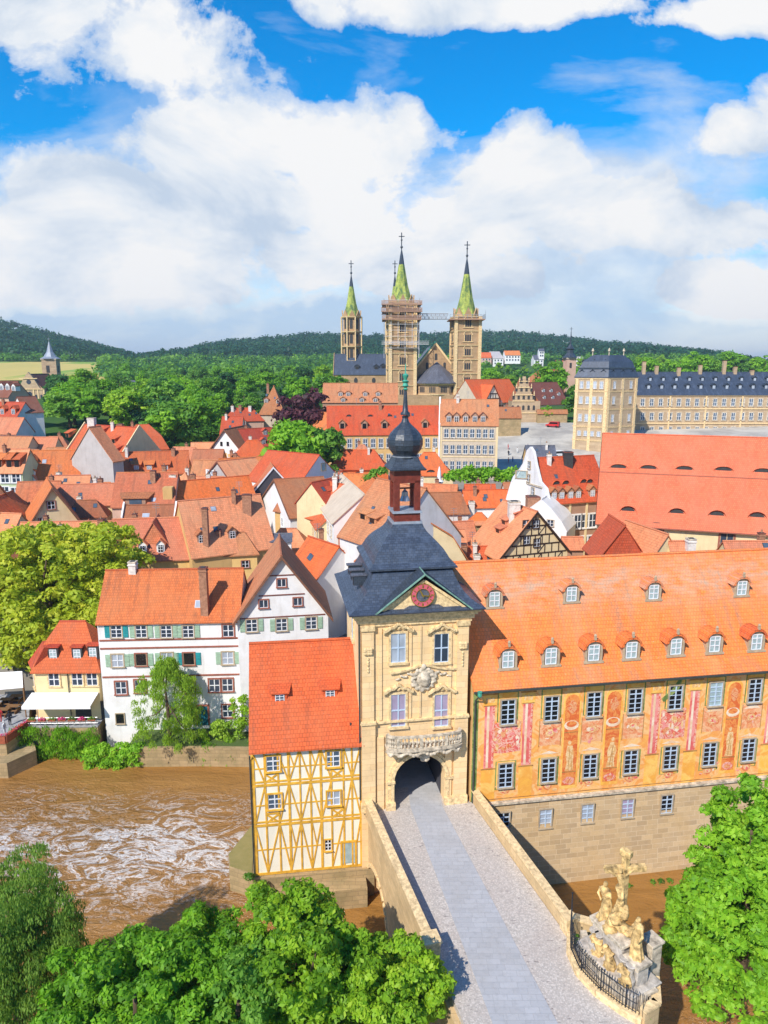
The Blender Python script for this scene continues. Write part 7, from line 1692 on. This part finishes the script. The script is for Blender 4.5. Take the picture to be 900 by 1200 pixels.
# ------------------------------------------------------------------ small roofs squeezed in between the larger ones
FP = [(o.location.x, o.location.y) for o in bpy.data.objects if o.parent is None and o.get('category') in ('house', 'church', 'building')]
def room(x, y, r):
    for h in ALLH:
        c = h.front.pt(h.L / 2, 0, -h.D / 2); l = Vector((x, y, 0)) - Vector((c.x, c.y, 0)); du, dn = abs(l.dot(h.front.u)), abs(l.dot(h.front.n))
        if du < h.L / 2 + r and dn < h.D / 2 + r: return False
    return True
g = random.Random(77); nf = 0
for k in range(2600):
    Y = g.uniform(98, 196); px = g.uniform(-60, 1050); x = (px - CX) / F / CP * Y
    if -4 < x < 3.5 and Y < 125: continue
    if (300 < px < 415 and 150 < Y) or (px > 425 and Y > 138): continue
    w_, d_ = g.uniform(5, 9), g.uniform(5, 8)
    if not room(x, Y, max(w_, d_) * .42): continue
    a_ = g.uniform(-.25, .25) + (math.pi / 2 if g.random() < .4 else 0); u_ = Vector((math.cos(a_), math.sin(a_), 0)); n_ = Vector((-u_.y, u_.x, 0)); o_ = Vector((x, Y, 0)) - u_ * w_ / 2 - n_ * d_ / 2; q_ = o_ + u_ * w_
    h = House('small_town_house', 'small tiled house squeezed in between the larger roofs of the old town', o_.xy, q_.xy, d_, gz(x, Y) + g.uniform(5.5, 8), d_ / 2 * g.uniform(.9, 1.15), wall=g.choice(('cream_wall', 'white_wall', 'yellow_wall', 'bright_white', 'pink_wall', 'ochre_wall')), roof=g.choice(('tile_orange', 'tile_salmon', 'tile_pink', 'tile_rust', 'tile_old', 'tile_bright')), group='small houses between the larger roofs', hip=g.choice((0, 0, 0, .8)))
    h.grid(2, [h.ze - 1.6], 1.0, 1.5, wv, m0=.4)
    if g.random() < .6: chimney(h.root, h.P(h.A * g.uniform(.2, .8), h.B / 2 + .5, h.prof[-1][1] - .6), .7, 1.4, g.choice(('chimney_brick', 'chimney_white')), None, True)
    nf += 1
    if nf >= 72: break
print('fillers', nf)
# ------------------------------------------------------------------ figures
def ering(c, rx, ry, rot, n=14, fold=0, k=7, ph=0):
    return [(c[0] + (rx * math.cos(a) * math.cos(rot) - ry * math.sin(a) * math.sin(rot)) * (1 + fold * math.cos(k * a + ph)), c[1] + (rx * math.cos(a) * math.sin(rot) + ry * math.sin(a) * math.cos(rot)) * (1 + fold * math.cos(k * a + ph)), c[2]) for a in [2 * math.pi * i / n for i in range(n)]]
def fig_mesh(name, h, mat, arms, robe=True, lean=0, sway=.05, legs=None, head=(0, 0), voxel=None, loin=False):
    """standing figure about 1 unit tall scaled to h; front faces -y; arms: two lists of points"""
    m = MB().mat(mat)
    if robe:
        prof = [(0, .17, .15, .12), (.04, .17, .15, .12), (.2, .145, .125, .10), (.38, .125, .105, .08), (.5, .115, .095, .05), (.6, .10, .08, .03), (.7, .12, .085, .03), (.78, .135, .085, .02), (.825, .10, .07, 0), (.85, .045, .045, 0), (.875, .04, .04, 0)]
        m.loft([ering((sway * math.sin(z * 4) , lean * z, z), rx, ry, .2 * math.sin(z * 3), 28, fo, 7, z * 2.5) for z, rx, ry, fo in prof])
    else:
        prof = [(.46, .085, .06, 0), (.5, .09, .065, 0), (.58, .075, .055, 0), (.68, .09, .06, 0), (.76, .105, .062, 0), (.82, .08, .05, 0), (.85, .035, .035, 0), (.88, .032, .034, 0)]
        m.loft([ering((sway * math.sin(z * 4), lean * z, z), rx, ry, 0, 16) for z, rx, ry, fo in prof])
        for l in legs or [[(-.045, 0, .48), (-.05, -.02, .27), (-.05, .01, .05), (-.05, -.06, .02)], [(.045, 0, .48), (.05, -.01, .27), (.05, .01, .05), (.05, -.06, .02)]]: m.tube(l, [.052, .038, .025, .022], 8)
        if loin: m.loft([ering((0, 0, z), .1, .08, 0, 20, .08) for z in (.40, .46, .52)])
    hx, hy = head; hz = .935; sx = sway * math.sin(.85 * 4)
    m.ball((sx + hx, lean * .9 + hy, hz), (.047, .055, .065), 12, 9); m.ball((sx + hx * 1.1, lean * .9 + hy - .055, hz - .005), (.01, .016, .016), 6, 4)
    m.ball((sx + hx, lean * .9 + hy + .015, hz + .015), (.054, .055, .062), 10, 7, .08, 3)
    for a in arms:
        a = [Vector(p) for p in a]; m.tube(a, [.042] + [.034] * (len(a) - 2) + [.02], 8)
        e = a[-1]; d = (a[-1] - a[-2]).normalized(); s_ = d.orthogonal().normalized(); m.ball(e + d * .02, .024, 8, 6)
        for k in range(4): m.tube([e + d * .02 + s_ * (k - 1.5) * .011, e + d * (.06 - .005 * abs(k - 1.5)) + s_ * (k - 1.5) * .015], [.0075, .005], 5)
        m.tube([e + s_ * .02, e + d * .03 + s_ * .04], [.008, .005], 5)
    me = m.mesh(name)
    o = bpy.data.objects.new('tmp', me); col.objects.link(o); md = o.modifiers.new('r', 'REMESH'); md.mode = 'VOXEL'; md.voxel_size = voxel or .012; md.use_smooth_shade = True
    dg = bpy.context.evaluated_depsgraph_get(); me2 = bpy.data.meshes.new_from_object(o.evaluated_get(dg)); bpy.data.objects.remove(o)
    me2.name = name
    for v in me2.vertices: v.co *= h
    me2.materials.clear(); me2.materials.append(MATS[mat]); 
    if not me2.uv_layers: me2.uv_layers.new(name='UVMap')
    return me2
SG = 'stone figures of the bridge crucifixion monument'
def put(name, me, pos, rz, label, cat='statue', group=None, parent=None):
    o = bpy.data.objects.new(name, me); col.objects.link(o); o.rotation_euler = (0, 0, rz)
    if parent: o.parent = parent; o.location = Vector(pos) - wloc(parent)
    else: o.location = pos; info(o, label, cat, group)
    return o
A1 = [[(-.11, 0, .79), (-.15, -.04, .64), (-.05, -.12, .60)], [(.11, 0, .79), (.16, -.03, .66), (.06, -.13, .72)]]
A2 = [[(-.11, 0, .79), (-.16, -.05, .66), (-.02, -.12, .73)], [(.11, 0, .79), (.17, .0, .63), (.14, -.07, .50)]]
Lp_, Cp_, Rp_ = at_z(707, 1076, 9.0), at_z(724, 1092, 9.3), at_z(746, 1120, 8.6)
mon = thing('crucifixion_monument', Vector((Cp_.x, Cp_.y, DZ)), 'baroque crucifixion monument of pale stone with carved mourners on its tiered pedestal', 'monument')
vd = (Rp_ - Lp_); vd.z = 0; vd.normalize(); va = math.atan2(vd.y, vd.x); vn = Vector((vd.y, -vd.x, 0)); 
if vn.dot(Vector((-.5, -1, 0))) < 0: vn = -vn
def P3(base, du, dn, z): p = base + vd * du + vn * dn; return Vector((p.x, p.y, z))
m = MB().mat('grey_stone')
c0 = (Lp_ + Rp_) / 2; ln_ = (Rp_ - Lp_).length
for du, w_, z1, d_ in ((-ln_ * .5, 1.1, 8.75, 1.1), (0, 2.0, 9.0, 1.6), (ln_ * .5 + .1, 1.15, 8.35, 1.2)):
    p = P3(c0, du, 0, 0); m.box((p.x, p.y, (DZ + z1) / 2), (w_ * .72, d_ * .7, z1 - DZ), va)
m.box((c0.x, c0.y, DZ + .55), (ln_ + 1.6, 2.0, 1.1), va); m.box((c0.x, c0.y, DZ + 1.15), (ln_ + 1.8, 2.2, .12), va)
for du in (-ln_ * .5, -.9, 1.0, ln_ * .5 + .2):
    p = P3(c0, du, .62, 0); m.lathe((p.x, p.y, DZ + 1.1), [(.3, 0), (.24, .1), (.3, .5), (.16, .9), (.2, 1.2), (.32, 1.4)], 8)
m.build('pedestal', mon, bevel=.05)
m = MB().mat('pale_stone')
for du, w_, z1, d_ in ((-ln_ * .5, 1.3, 8.77, 1.15), (0, 2.3, 9.02, 1.7), (ln_ * .5 + .1, 1.35, 8.37, 1.25)):
    p = P3(c0, du, .05, 0); m.box((p.x, p.y, z1 + .1), (w_ * .85, d_ * .85, .2), va); m.box((p.x, p.y, z1 - .1), (w_ * .72, d_ * .75, .14), va)
m.build('cornice_slab', mon, bevel=.04)
# curved balustrade at the foot
bp = [at_z(x, y, 6.0) for x, y in ((683, 1112), (690, 1135), (706, 1156), (728, 1172), (752, 1184), (765, 1178))]
m = MB().mat('grey_stone'); m2 = MB().mat('pale_stone')
for a, b in zip(bp, bp[1:]):
    n_ = max(1, int((b - a).length / .32))
    for i in range(n_): p = a + (b - a) * (i + .5) / n_; m.lathe((p.x, p.y, 6.2), [(.11, 0), (.15, .2), (.08, .45), (.13, .7), (.12, .8)], 7)
    d = (b - a).normalized(); ang = math.atan2(d.y, d.x); c = (a + b) / 2
    m2.box((c.x, c.y, 6.1), ((b - a).length + .1, .36, .22), ang); m2.box((c.x, c.y, 7.06), ((b - a).length + .14, .38, .16), ang)
    m2.box((a.x, a.y, 6.6), (.36, .36, 1.1), ang)
m.build('baluster', mon); m2.build('balustrade_wall', mon)
# carved rock mound with garments at the foot of the cross
m = MB().mat('statue_stone'); g = random.Random(8)
for k in range(26):
    z = 9.2 + 1.9 * (k / 26); q = 1.0 * (1 - k / 32); m.ball(P3(c0, g.uniform(-.6, .6) * q, g.uniform(-.45, .5) * q, z), (.36 * q + .08, .32 * q + .08, .26), 8, 6, .16, k)
m.build('rock_mound', mon, smooth=True)
m = MB().mat('statue_stone'); cb = P3(c0, -.05, -.1, 0); zt_ = at_y(723, 997, c0.y).z
m.box((cb.x, cb.y, (9.4 + zt_) / 2), (.34, .34, zt_ - 9.4), va); m.box((cb.x, cb.y, zt_ - 1.15), (2.3, .32, .34), va + 1.15); m.box((cb.x, cb.y, zt_ - .2), (.62, .38, .36), va + .3); m.build('cross', mon, bevel=.03)
crm = fig_mesh('christ_figure', 2.35, 'statue_stone', [[(-.1, 0, .79), (-.24, -.01, .9), (-.38, .02, .99)], [(.1, 0, .79), (.24, -.01, .9), (.38, .02, .99)]], robe=False, loin=True, head=(-.02, -.03), legs=[[(-.045, 0, .48), (-.03, -.09, .27), (-.02, -.01, .05), (-.02, -.05, .0)], [(.045, 0, .48), (.035, -.1, .27), (.01, -.02, .05), (.01, -.06, .0)]])
put('crucified_figure', crm, Vector((cb.x, cb.y, zt_ - 3.35)) + vn * .3, va + 1.15, None, parent=mon)
angle = math.atan2(vn.y, vn.x) + math.pi / 2
s1 = fig_mesh('robed_figure', 2.45, 'statue_stone', A1, sway=.07, head=(.02, -.02)); s2 = fig_mesh('robed_figure', 2.45, 'statue_stone', A2, sway=-.06, head=(-.02, -.03))
put('robed_statue', s1, (Lp_.x, Lp_.y, 8.96), angle + .3, 'sandstone statue of a robed mourner on the far plinth, left of the crucifix', 'statue', SG)
put('robed_statue', s2, (Rp_.x, Rp_.y, 8.56), angle - .3, 'robed sandstone mourner with folded arms on the plinth nearest the river, right of the crucifix', 'statue', SG)
kn = fig_mesh('kneeling_figure', 1.9, 'statue_stone', [[(-.11, 0, .79), (-.14, -.1, .66), (-.03, -.2, .72)], [(.11, 0, .79), (.15, -.1, .66), (.03, -.2, .74)]], sway=.1, lean=-.12, head=(0, -.03))
for i, (px, py, lb, rz_, sc__) in enumerate(((708, 1112, 'crouching carved figure in the niche under the far plinth of the monument', .2, .92), (723, 1128, 'bowed carved figure reclining in the middle niche below the crucifix', -.3, .95), (741, 1147, 'seated carved figure in the niche under the near plinth of the monument', -.1, .85))):
    p = at_z(px, py, 7.15) + vn * .55; o = put('niche_statue', kn, (p.x, p.y, 7.15), angle + rz_, lb, 'statue', SG); o.scale = (1.25, 1.3, sc__ * .78)
    m = MB().mat('statue_stone'); 
m = MB().mat('pale_stone')
for px, py in ((708, 1112), (723, 1128), (741, 1147)):
    p = at_z(px, py, 7.15) + vn * .55; m.box((p.x, p.y, 6.6), (.95, .95, 1.1), va); m.box((p.x, p.y, 7.09), (1.1, 1.1, .12), va)
m.build('plinth', mon, bevel=.03)
p = at_z(752, 1140, 6.0); m = MB().mat('pale_stone'); m.box((p.x + .3, p.y - .3, 7.2), (.8, .8, 2.5), va); m.box((p.x + .3, p.y - .3, 8.5), (1.0, 1.0, .16), va); m.build('end_pillar', mon, bevel=.04)
# ------------------------------------------------------------------ people
pm = [fig_mesh('person', 1.72, c, [[(-.11, 0, .79), (-.15, 0, .62), (-.13, -.06, .47)], [(.11, 0, .79), (.15, .02, .62), (.14, -.03, .47)]], robe=False, sway=0, voxel=.016) for c in ('cloth_blue', 'cloth_white', 'cloth_dark', 'cloth_red')]
def person(px, py, Y, i, label, group=None):
    p = at_y(px, py, Y); z = gz(p.x, p.y) if group else p.z
    o = put('person', pm[i % 4], (p.x, p.y, z + .2), rnd.uniform(0, 6), label, 'person', group)
    m = MB().mat('skin'); m.ball((0, -.01, 1.61), (.085, .1, .115), 8, 6); m.mat('hair'); m.ball((0, .03, 1.65), (.095, .1, .11), 8, 6); me = m.mesh('head'); h = bpy.data.objects.new('hair', me); col.objects.link(h); h.parent = o
for i in range(14):
    px = rnd.uniform(590, 650); Y = rnd.uniform(206, 224)
    x = (px - CX) / F / CP * Y; q = proj((x, Y, gz(x, Y))); 
    person(q[0], q[1], Y, i, 'distant pedestrian in plain clothes walking on the sloping cathedral square', 'pedestrians on the cathedral square')
person(385, 724, 92, 1, 'pedestrian in a white top walking in the lane beside the gate tower'); person(379, 712, 97, 0, 'pedestrian in dark blue further up the lane beside the gate tower')
for i, (px, py, lb) in enumerate(((6, 862, 'cafe guest in a white shirt at the edge of the quay parapet'), (12, 850, 'cafe guest in dark clothes near the corner of the yellow house'), (1, 846, 'cafe guest in a red top under the big cream awning'))):
    p = at_z(px, py, 1.56); put('person', pm[(1, 2, 3)[i]], (p.x, p.y, 1.56), rnd.uniform(0, 6), lb, 'person')
# red van on the square, cafe tables
def car(name, label, pos, rz, paint, L=4.6, w=1.9, h=1.9):
    r = thing(name, pos, label, 'van'); c, s = math.cos(rz), math.sin(rz); tf = lambda x, y, z: (pos[0] + x * c - y * s, pos[1] + x * s + y * c, pos[2] + z)
    m = MB().mat(paint); side = [(-L / 2, .35), (L / 2, .35), (L / 2, .9), (L / 2 - .9, 1.05), (L / 2 - 1.5, h), (-L / 2 + .1, h), (-L / 2, 1.0)]
    m.loft([[tf(x, -w / 2, z) for x, z in side], [tf(x, w / 2, z) for x, z in side]]); m.build('body', r, fix=True, bevel=.06)
    m = MB().mat('glass_black')
    for y in (-w / 2 - .01, w / 2 - .02): m.loft([[tf(x, y, z) for x, z in [(-L / 2 + .3, 1.1), (L / 2 - 1.25, 1.1), (L / 2 - 1.6, h - .15), (-L / 2 + .35, h - .15)]], [tf(x, y + .03, z) for x, z in [(-L / 2 + .3, 1.1), (L / 2 - 1.25, 1.1), (L / 2 - 1.6, h - .15), (-L / 2 + .35, h - .15)]]])
    m.build('window', r, fix=True)
    for x in (-L / 2 + .8, L / 2 - .9):
        for y in (-w / 2, w / 2): m = MB().mat('rubber'); m.tube([tf(x, y - .1, .33), tf(x, y + .1, .33)], .33, 12); m.build('wheel', r)
x_ = (643 - CX) / F / CP * 246; car('parked_van', 'small red van parked at the upper edge of the cathedral square', (x_, 246, gz(x_, 246) + .25), 2.6, 'red_paint')
x_ = (652 - CX) / F / CP * 212; car('parked_van', 'white delivery van at the lower edge of the square by the palace', (x_, 212, gz(x_, 212) + .25), .4, 'cloth_white')
tb = None
for i, (px, py) in enumerate(((4, 838), (16, 834), (8, 826), (20, 822), (-6, 832))):
    p = at_z(px, py, 1.56); r = thing('cafe_table', p, 'small wooden cafe table with benches under the cream awning on the quay', 'table', 'cafe tables on the quay')
    m = MB().mat('wood'); m.box((p.x, p.y, 2.3), (1.4, .7, .05)); m.build('table_top', r); m = MB().mat('iron'); m.box((p.x, p.y, 1.9), (.1, .5, .75)); m.build('leg', r)
    m = MB().mat('wood')
    m.box((p.x, p.y - .65, 2.0), (1.4, .28, .05)); m.box((p.x, p.y + .65, 2.0), (1.4, .28, .05)); m.box((p.x - .5, p.y, 1.75), (.06, 1.4, .4)); m.box((p.x + .5, p.y, 1.75), (.06, 1.4, .4)); m.build('bench', r)
# ------------------------------------------------------------------ near trees
def crownpx(cx, pt, pb, rpx, Y, n, rs, seed, zb=1.2, lobes=7):
    zt_, zl = at_y(cx, pt, Y).z, at_y(cx, pb, Y).z; X = at_y(cx, (pt + pb) / 2, Y).x; k = Y / 760.
    cl = crown_clumps(max(zl, zb + 1.2) - zb, zt_ - zb - rs * .6, rpx * k, n, rs, seed, lobes); return (X, Y, zb), cl
NT = [('maple_tree', 'dense bright green maple at the right edge beside the river', 872, 897, 1290, 96, 38, 560, .62, 11, 1.0, 110, .30, 'leaf_bright'),
      ('lime_tree', 'broad fresh green tree along the bottom edge between willow and bridge', 160, 1102, 1330, 146, 31.5, 520, .55, 12, 1.2, 110, .26, 'leaf_bright'),
      ('ash_tree', 'lower yellow-green tree pressing against the bridge parapet at the bottom', 462, 1072, 1330, 78, 33.0, 280, .5, 19, 1.2, 110, .24, 'leaf_yellow'),
      ('ash_tree', 'taller yellow-green tree below the half-timbered house and its pier', 350, 1040, 1330, 98, 33.5, 380, .55, 13, 1.2, 110, .26, 'leaf_yellow'),
      ('willow_tree', 'soft olive willow at the bottom corner of the riverbank', 20, 998, 1330, 90, 36, 400, .55, 14, 1.2, 130, .22, 'leaf_olive'),
      ('poplar_sapling', 'cluster of upright light green shoots behind the broad bottom tree', 238, 1060, 1190, 52, 36.5, 130, .42, 15, 1.2, 80, .24, 'leaf_bright'),
      ('elder_bush', 'round green bush filling the gap between the two bottom trees', 285, 1105, 1290, 70, 31, 180, .5, 16, 1.2, 85, .25, 'leaf_mid'),
      ('plane_tree', 'large light yellow-green plane tree in front of the pink roofs at the left', 58, 606, 790, 112, 88, 520, 1.15, 17, 3.2, 85, .55, 'leaf_plane'),
      ('weeping_birch', 'drooping pale green birch growing against the white riverside house', 196, 768, 872, 37, 69.6, 120, .55, 18, .6, 120, .30, 'leaf_willow')]
for nm, lb, cx, pt, pb, rpx, Y, n, rs, seed, zb, per, size, mt_ in NT:
    pos, cl = crownpx(cx, pt, pb, rpx, Y, n, rs, seed, zb, 8)
    if Y < 40 and rpx > 80:   # low skirts of foliage
        g = random.Random(seed); rr = rpx * Y / 760; zl_ = min(c[2] for c in cl)
        for k in range(150): a = g.uniform(0, 6.28); q = rr * g.uniform(.45, .92); cl.append((q * math.cos(a), q * math.sin(a), zl_ + g.uniform(-.4, 3.6), rs * g.uniform(.7, 1.3)))
    if nm == 'weeping_birch':
        g = random.Random(4); cl = []
        for k in range(190):
            z = g.uniform(1.0, 9.6); q = (1.5 + 2.2 * math.sin(min(1, (9.6 - z) / 5.5) * math.pi / 2)) * g.uniform(.5, 1) * (1 if z < 8 else .6); a = g.uniform(0, 6.28); cl.append((q * math.cos(a), q * math.sin(a) * .8, z, .5))
        tree(nm, lb, pos, cl, per, .24, mt_, .2, seed, droop=.9)
    elif nm == 'willow_tree': tree(nm, lb, pos, cl, per, size, mt_, .3, seed, droop=.5)
    else: tree(nm, lb, pos, cl, per, size, mt_, .32 if rpx > 60 else .15, seed)
# shrubs and ivy on the banks
def shrub(name, label, pts, per, size, mat, cat='shrub', seed=1, **k):
    c = Vector(pts[0][0]); o = bpy.data.objects.new(name, leaf_mesh(name, [(p[0] - c.x, p[1] - c.y, p[2] - c.z, r_) for p, r_ in pts], per, size, mat, seed, **k)); col.objects.link(o); o.location = c; return info(o, label, cat)
g = random.Random(21)
def scat(x0, x1, y0, y1, Y, n, r): return [(at_y(g.uniform(x0, x1), g.uniform(y0, y1), Y + g.uniform(-.5, .4)), r * g.uniform(.7, 1.3)) for _ in range(n)]
shrub('ivy', 'thick ivy hanging down the terrace retaining wall below the flower boxes', scat(14, 115, 853, 889, 70.2, 170, .5), 80, .24, 'leaf_bright', 'ivy', 2, droop=.5)
shrub('riverside_bush', 'dense dark bush at the water foot of the white house corner', scat(100, 164, 872, 903, 68.6, 80, .55), 90, .26, 'leaf_bright', 'bush', 3)
shrub('trailing_creeper', 'curtain of green creeper over the bank wall next to the half-timbered house', scat(238, 296, 872, 904, 69.4, 100, .5), 90, .24, 'leaf_bright', 'creeper', 4, droop=.6)
shrub('garden_shrub', 'rounded shrub above the creeper beside the teal door', scat(250, 286, 848, 870, 70.2, 34, .5), 80, .24, 'leaf_willow', 'shrub', 5)
shrub('flowering_shrub', 'small pale shrub between the birch and the garden shrub', scat(226, 246, 862, 874, 70.2, 14, .4), 80, .2, 'leaf_yellow', 'shrub', 6)
shrub('garden_shrub', 'tall thin shrub climbing the wall below the gabled house', scat(272, 292, 815, 850, 70.6, 26, .42), 60, .22, 'leaf_yellow', 'shrub', 7)
shrub('pier_weeds', 'low green weeds growing at the foot of the stone pier', scat(285, 312, 1022, 1052, 48.3, 16, .32), 60, .16, 'leaf_mid', 'weeds', 8)
shrub('bastion_weeds', 'small weeds inside the railing behind the monument', [(at_z(x, y, 6.2), .3) for x, y in ((684, 1100), (690, 1106), (695, 1100), (756, 1192), (678, 1100))], 50, .14, 'leaf_mid', 'weeds', 9)
shrub('foundation_weeds', 'tufts of green at the waterline of the town hall foundation', [(at_z(x, y, WZ + .1), .3) for x, y in ((731, 1040), (737, 1038), (765, 1034), (775, 1033), (785, 1032))], 50, .16, 'leaf_mid', 'weeds', 10)
shrub('garden_bushes', 'row of green bushes on the garden terrace below the cathedral square', [(at_y(g.uniform(527, 602), g.uniform(552, 566), 148 + g.uniform(-2, 2)), g.uniform(1.1, 2.0)) for _ in range(46)], 60, .7, 'leaf_bright', 'bushes', 11)
shrub('courtyard_bush', 'small green bush beside the red pavilion roof', [(at_y(g.uniform(430, 448), g.uniform(552, 566), 140), g.uniform(.8, 1.4)) for _ in range(10)], 60, .6, 'leaf_mid', 'bush', 12)
# bank wall of the white house
bk = thing('bank_wall', at_z(230, 894, -3), 'old stone retaining wall along the water below the white riverside house', 'wall')
B0, B1, B2 = at_z(150, 899, WZ), at_z(235, 898, WZ), at_z(302, 899, WZ)
m = MB().mat('quay_stone'); m.poly_prism([(p.x, p.y, -3.5) for p in (B0, B1, B2, B2 + Vector((0, 16, 0)), B0 + Vector((0, 16, 0)))], (0, 0, 4.15)); m.build('masonry', bk, fix=True)
m = MB().mat('bank_grass'); m.poly_prism([(p.x, p.y, .652) for p in (B0 + Vector((0, .4, 0)), B1 + Vector((0, .4, 0)), B2 + Vector((0, .4, 0)), B2 + Vector((0, 16, 0)), B0 + Vector((0, 16, 0)))], (0, 0, .06)); m.build('earth_top', bk, fix=True)
# ------------------------------------------------------------------ park and slope trees
PG = {'leaf_bright': 'light green', 'leaf_mid': 'mid green', 'leaf_dark': 'dark green', 'leaf_yellow': 'yellow-green'}
def xy(px, Y): return (px - CX) / F / CP * Y
g = random.Random(5)
def row(Y0, Y1, pa, pb, n, h0, h1, mats, group, where, kinds=('round', 'round', 'tall')):
    for i in range(n):
        px = pa + (pb - pa) * (i + g.uniform(.1, .9)) / n; Y = g.uniform(Y0, Y1); x = xy(px, Y); mt_ = g.choice(mats); kd = g.choice(kinds)
        mtree(kd, mt_, g.randrange(60), (x, Y, gz(x, Y) - .5), g.uniform(h0, h1), '%s %s tree %s' % (PG[mt_], {'round': 'round-crowned', 'tall': 'tall narrow', 'cone': 'conical'}[kd], where), group, wide=g.uniform(.95, 1.3))
MM = ['leaf_bright', 'leaf_mid', 'leaf_bright', 'leaf_dark', 'leaf_mid', 'leaf_yellow']
row(196, 206, 138, 200, 4, 10, 12, MM, 'park trees behind the old town', 'in the park behind the mansard house')
row(206, 228, 196, 262, 8, 13, 18, ['leaf_bright', 'leaf_mid'], 'park trees behind the old town', 'in the park behind the mansard house')
row(228, 250, 82, 262, 15, 13, 18, MM, 'park trees behind the old town', 'in the middle of the park')
row(262, 300, 76, 395, 20, 10, 16, MM, 'park trees behind the old town', 'on the upper side of the park')
row(320, 380, 140, 400, 17, 10, 16, MM, 'trees on the slope left of the cathedral', 'on the slope behind the park')
row(400, 500, 140, 400, 18, 10, 16, MM, 'trees on the slope left of the cathedral', 'high on the slope left of the cathedral')
row(200, 215, 36, 66, 4, 4, 6, ['leaf_dark', 'leaf_mid'], 'garden trees by the hillside church', 'in the garden below the hillside church')
row(296, 325, 76, 90, 2, 12, 14, ['leaf_dark'], 'garden trees by the hillside church', 'next to the hillside church', ('tall', 'round'))
row(380, 480, 560, 680, 14, 10, 15, MM, 'trees between cathedral and palace', 'behind the old court roofs')
row(420, 500, 700, 930, 16, 17, 23, ['leaf_bright', 'leaf_mid', 'leaf_bright'], 'trees behind the palace wing', 'showing above the palace wing roof')
row(520, 700, 560, 930, 26, 10, 15, MM, 'trees on the slope behind the palace', 'scattered on the slope behind the palace')
for nm, lb, kd, mt_, sd, px, pt, Y, w_ in (('copper_beech', 'dark purple copper beech beside the long brick-red roof', 'round', 'leaf_purple', 1, 357, 438, 222, 1.0), ('lime_tree', 'big round light green tree before the long ochre building', 'round', 'leaf_bright', 2, 346, 482, 168, 1.0), ('lime_tree', 'darker half of the tree pair before the long ochre building', 'round', 'leaf_mid', 3, 381, 493, 172, .9),
      ('maple_tree', 'bright spring-green tree beside the slender church spire', 'round', 'leaf_bright', 0, 640, 421, 330, 1.1), ('garden_tree', 'green shrubby tree between the stepped gable and the palace', 'round', 'leaf_bright', 1, 635, 470, 258, 1.0), ('garden_tree', 'small round tree by the palace corner pavilion', 'round', 'leaf_mid', 2, 669, 446, 262, .9),
      ('yew_tree', 'dark upright conifer beside the hillside church', 'tall', 'leaf_dark', 1, 69, 454, 290, 1.3), ('lime_tree', 'yellowish tree in the middle of the park', 'round', 'leaf_yellow', 2, 203, 478, 224, .8)):
    x = xy(px, Y); z0 = gz(x, Y); top = at_y(px, pt, Y).z; mtree(kd, mt_, sd, (x, Y, z0 - .3), (top - z0) / 1.08, lb, None, name=nm, wide=w_)
# ------------------------------------------------------------------ air
hz = bpy.data.materials.new('haze'); hz.use_nodes = True; nt = hz.node_tree; nt.nodes.remove(nt.nodes['Principled BSDF'])
pv = nt.nodes.new('ShaderNodeVolumePrincipled'); pv.inputs['Color'].default_value = (.72, .84, 1, 1); pv.inputs['Density'].default_value = HAZE; pv.inputs['Anisotropy'].default_value = .2
nt.links.new(pv.outputs[0], nt.nodes['Material Output'].inputs['Volume']); MATS['haze'] = hz
m = MB().mat('haze'); m.box((0, 3000, 67), (13000, 7000, 170)); o = m.build('haze'); info(o, 'thin bluish summer haze over the valley', 'haze', None, 'stuff')
# ------------------------------------------------------------------ woods on the hills
def woods(name, label, n, r0, r1, mat, rad, size, per, seed, keep):
    gg = np.random.default_rng(seed); out = []
    while len(out) < n:
        px = gg.uniform(-260, 1180); r = gg.uniform(r0, r1)
        if not keep(px, r): continue
        d = Vector(((px - CX) / F / CP, 1, 0)).normalized(); x, y = d.x * r, d.y * r
        out.append((x, y, gz(x, y) + rad * .5, rad * gg.uniform(.7, 1.35)))
    o = bpy.data.objects.new(name, leaf_mesh(name, out, per, size, mat, seed, flat=.9)); col.objects.link(o); return info(o, label, 'woodland', None, 'stuff')
HX = [(578, 592), (590, 612), (624, 640), (613, 632), (560, 577), (575, 586), (668, 686), (648, 664), (755, 772)]
def keep1(px, r):
    if -280 < px < 132 and 430 < r < 880: return False
    if 560 < r < 790 and any(a - 2 < px < b + 2 for a, b in HX): return False
    return True
woods('hill_forest', 'dark forest covering the ridge of hills behind the town', 4200, 930, 1560, 'leaf_forest', 9.5, 4.4, 30, 1, lambda px, r: True)
woods('slope_woodland', 'lighter green woodland on the lower slopes behind the town', 1700, 500, 930, 'leaf_mid', 6.5, 3.0, 30, 2, keep1)
woods('slope_thicket', 'dark green thickets mixed into the lower slopes', 900, 520, 960, 'leaf_dark', 6.5, 3.0, 30, 3, keep1)
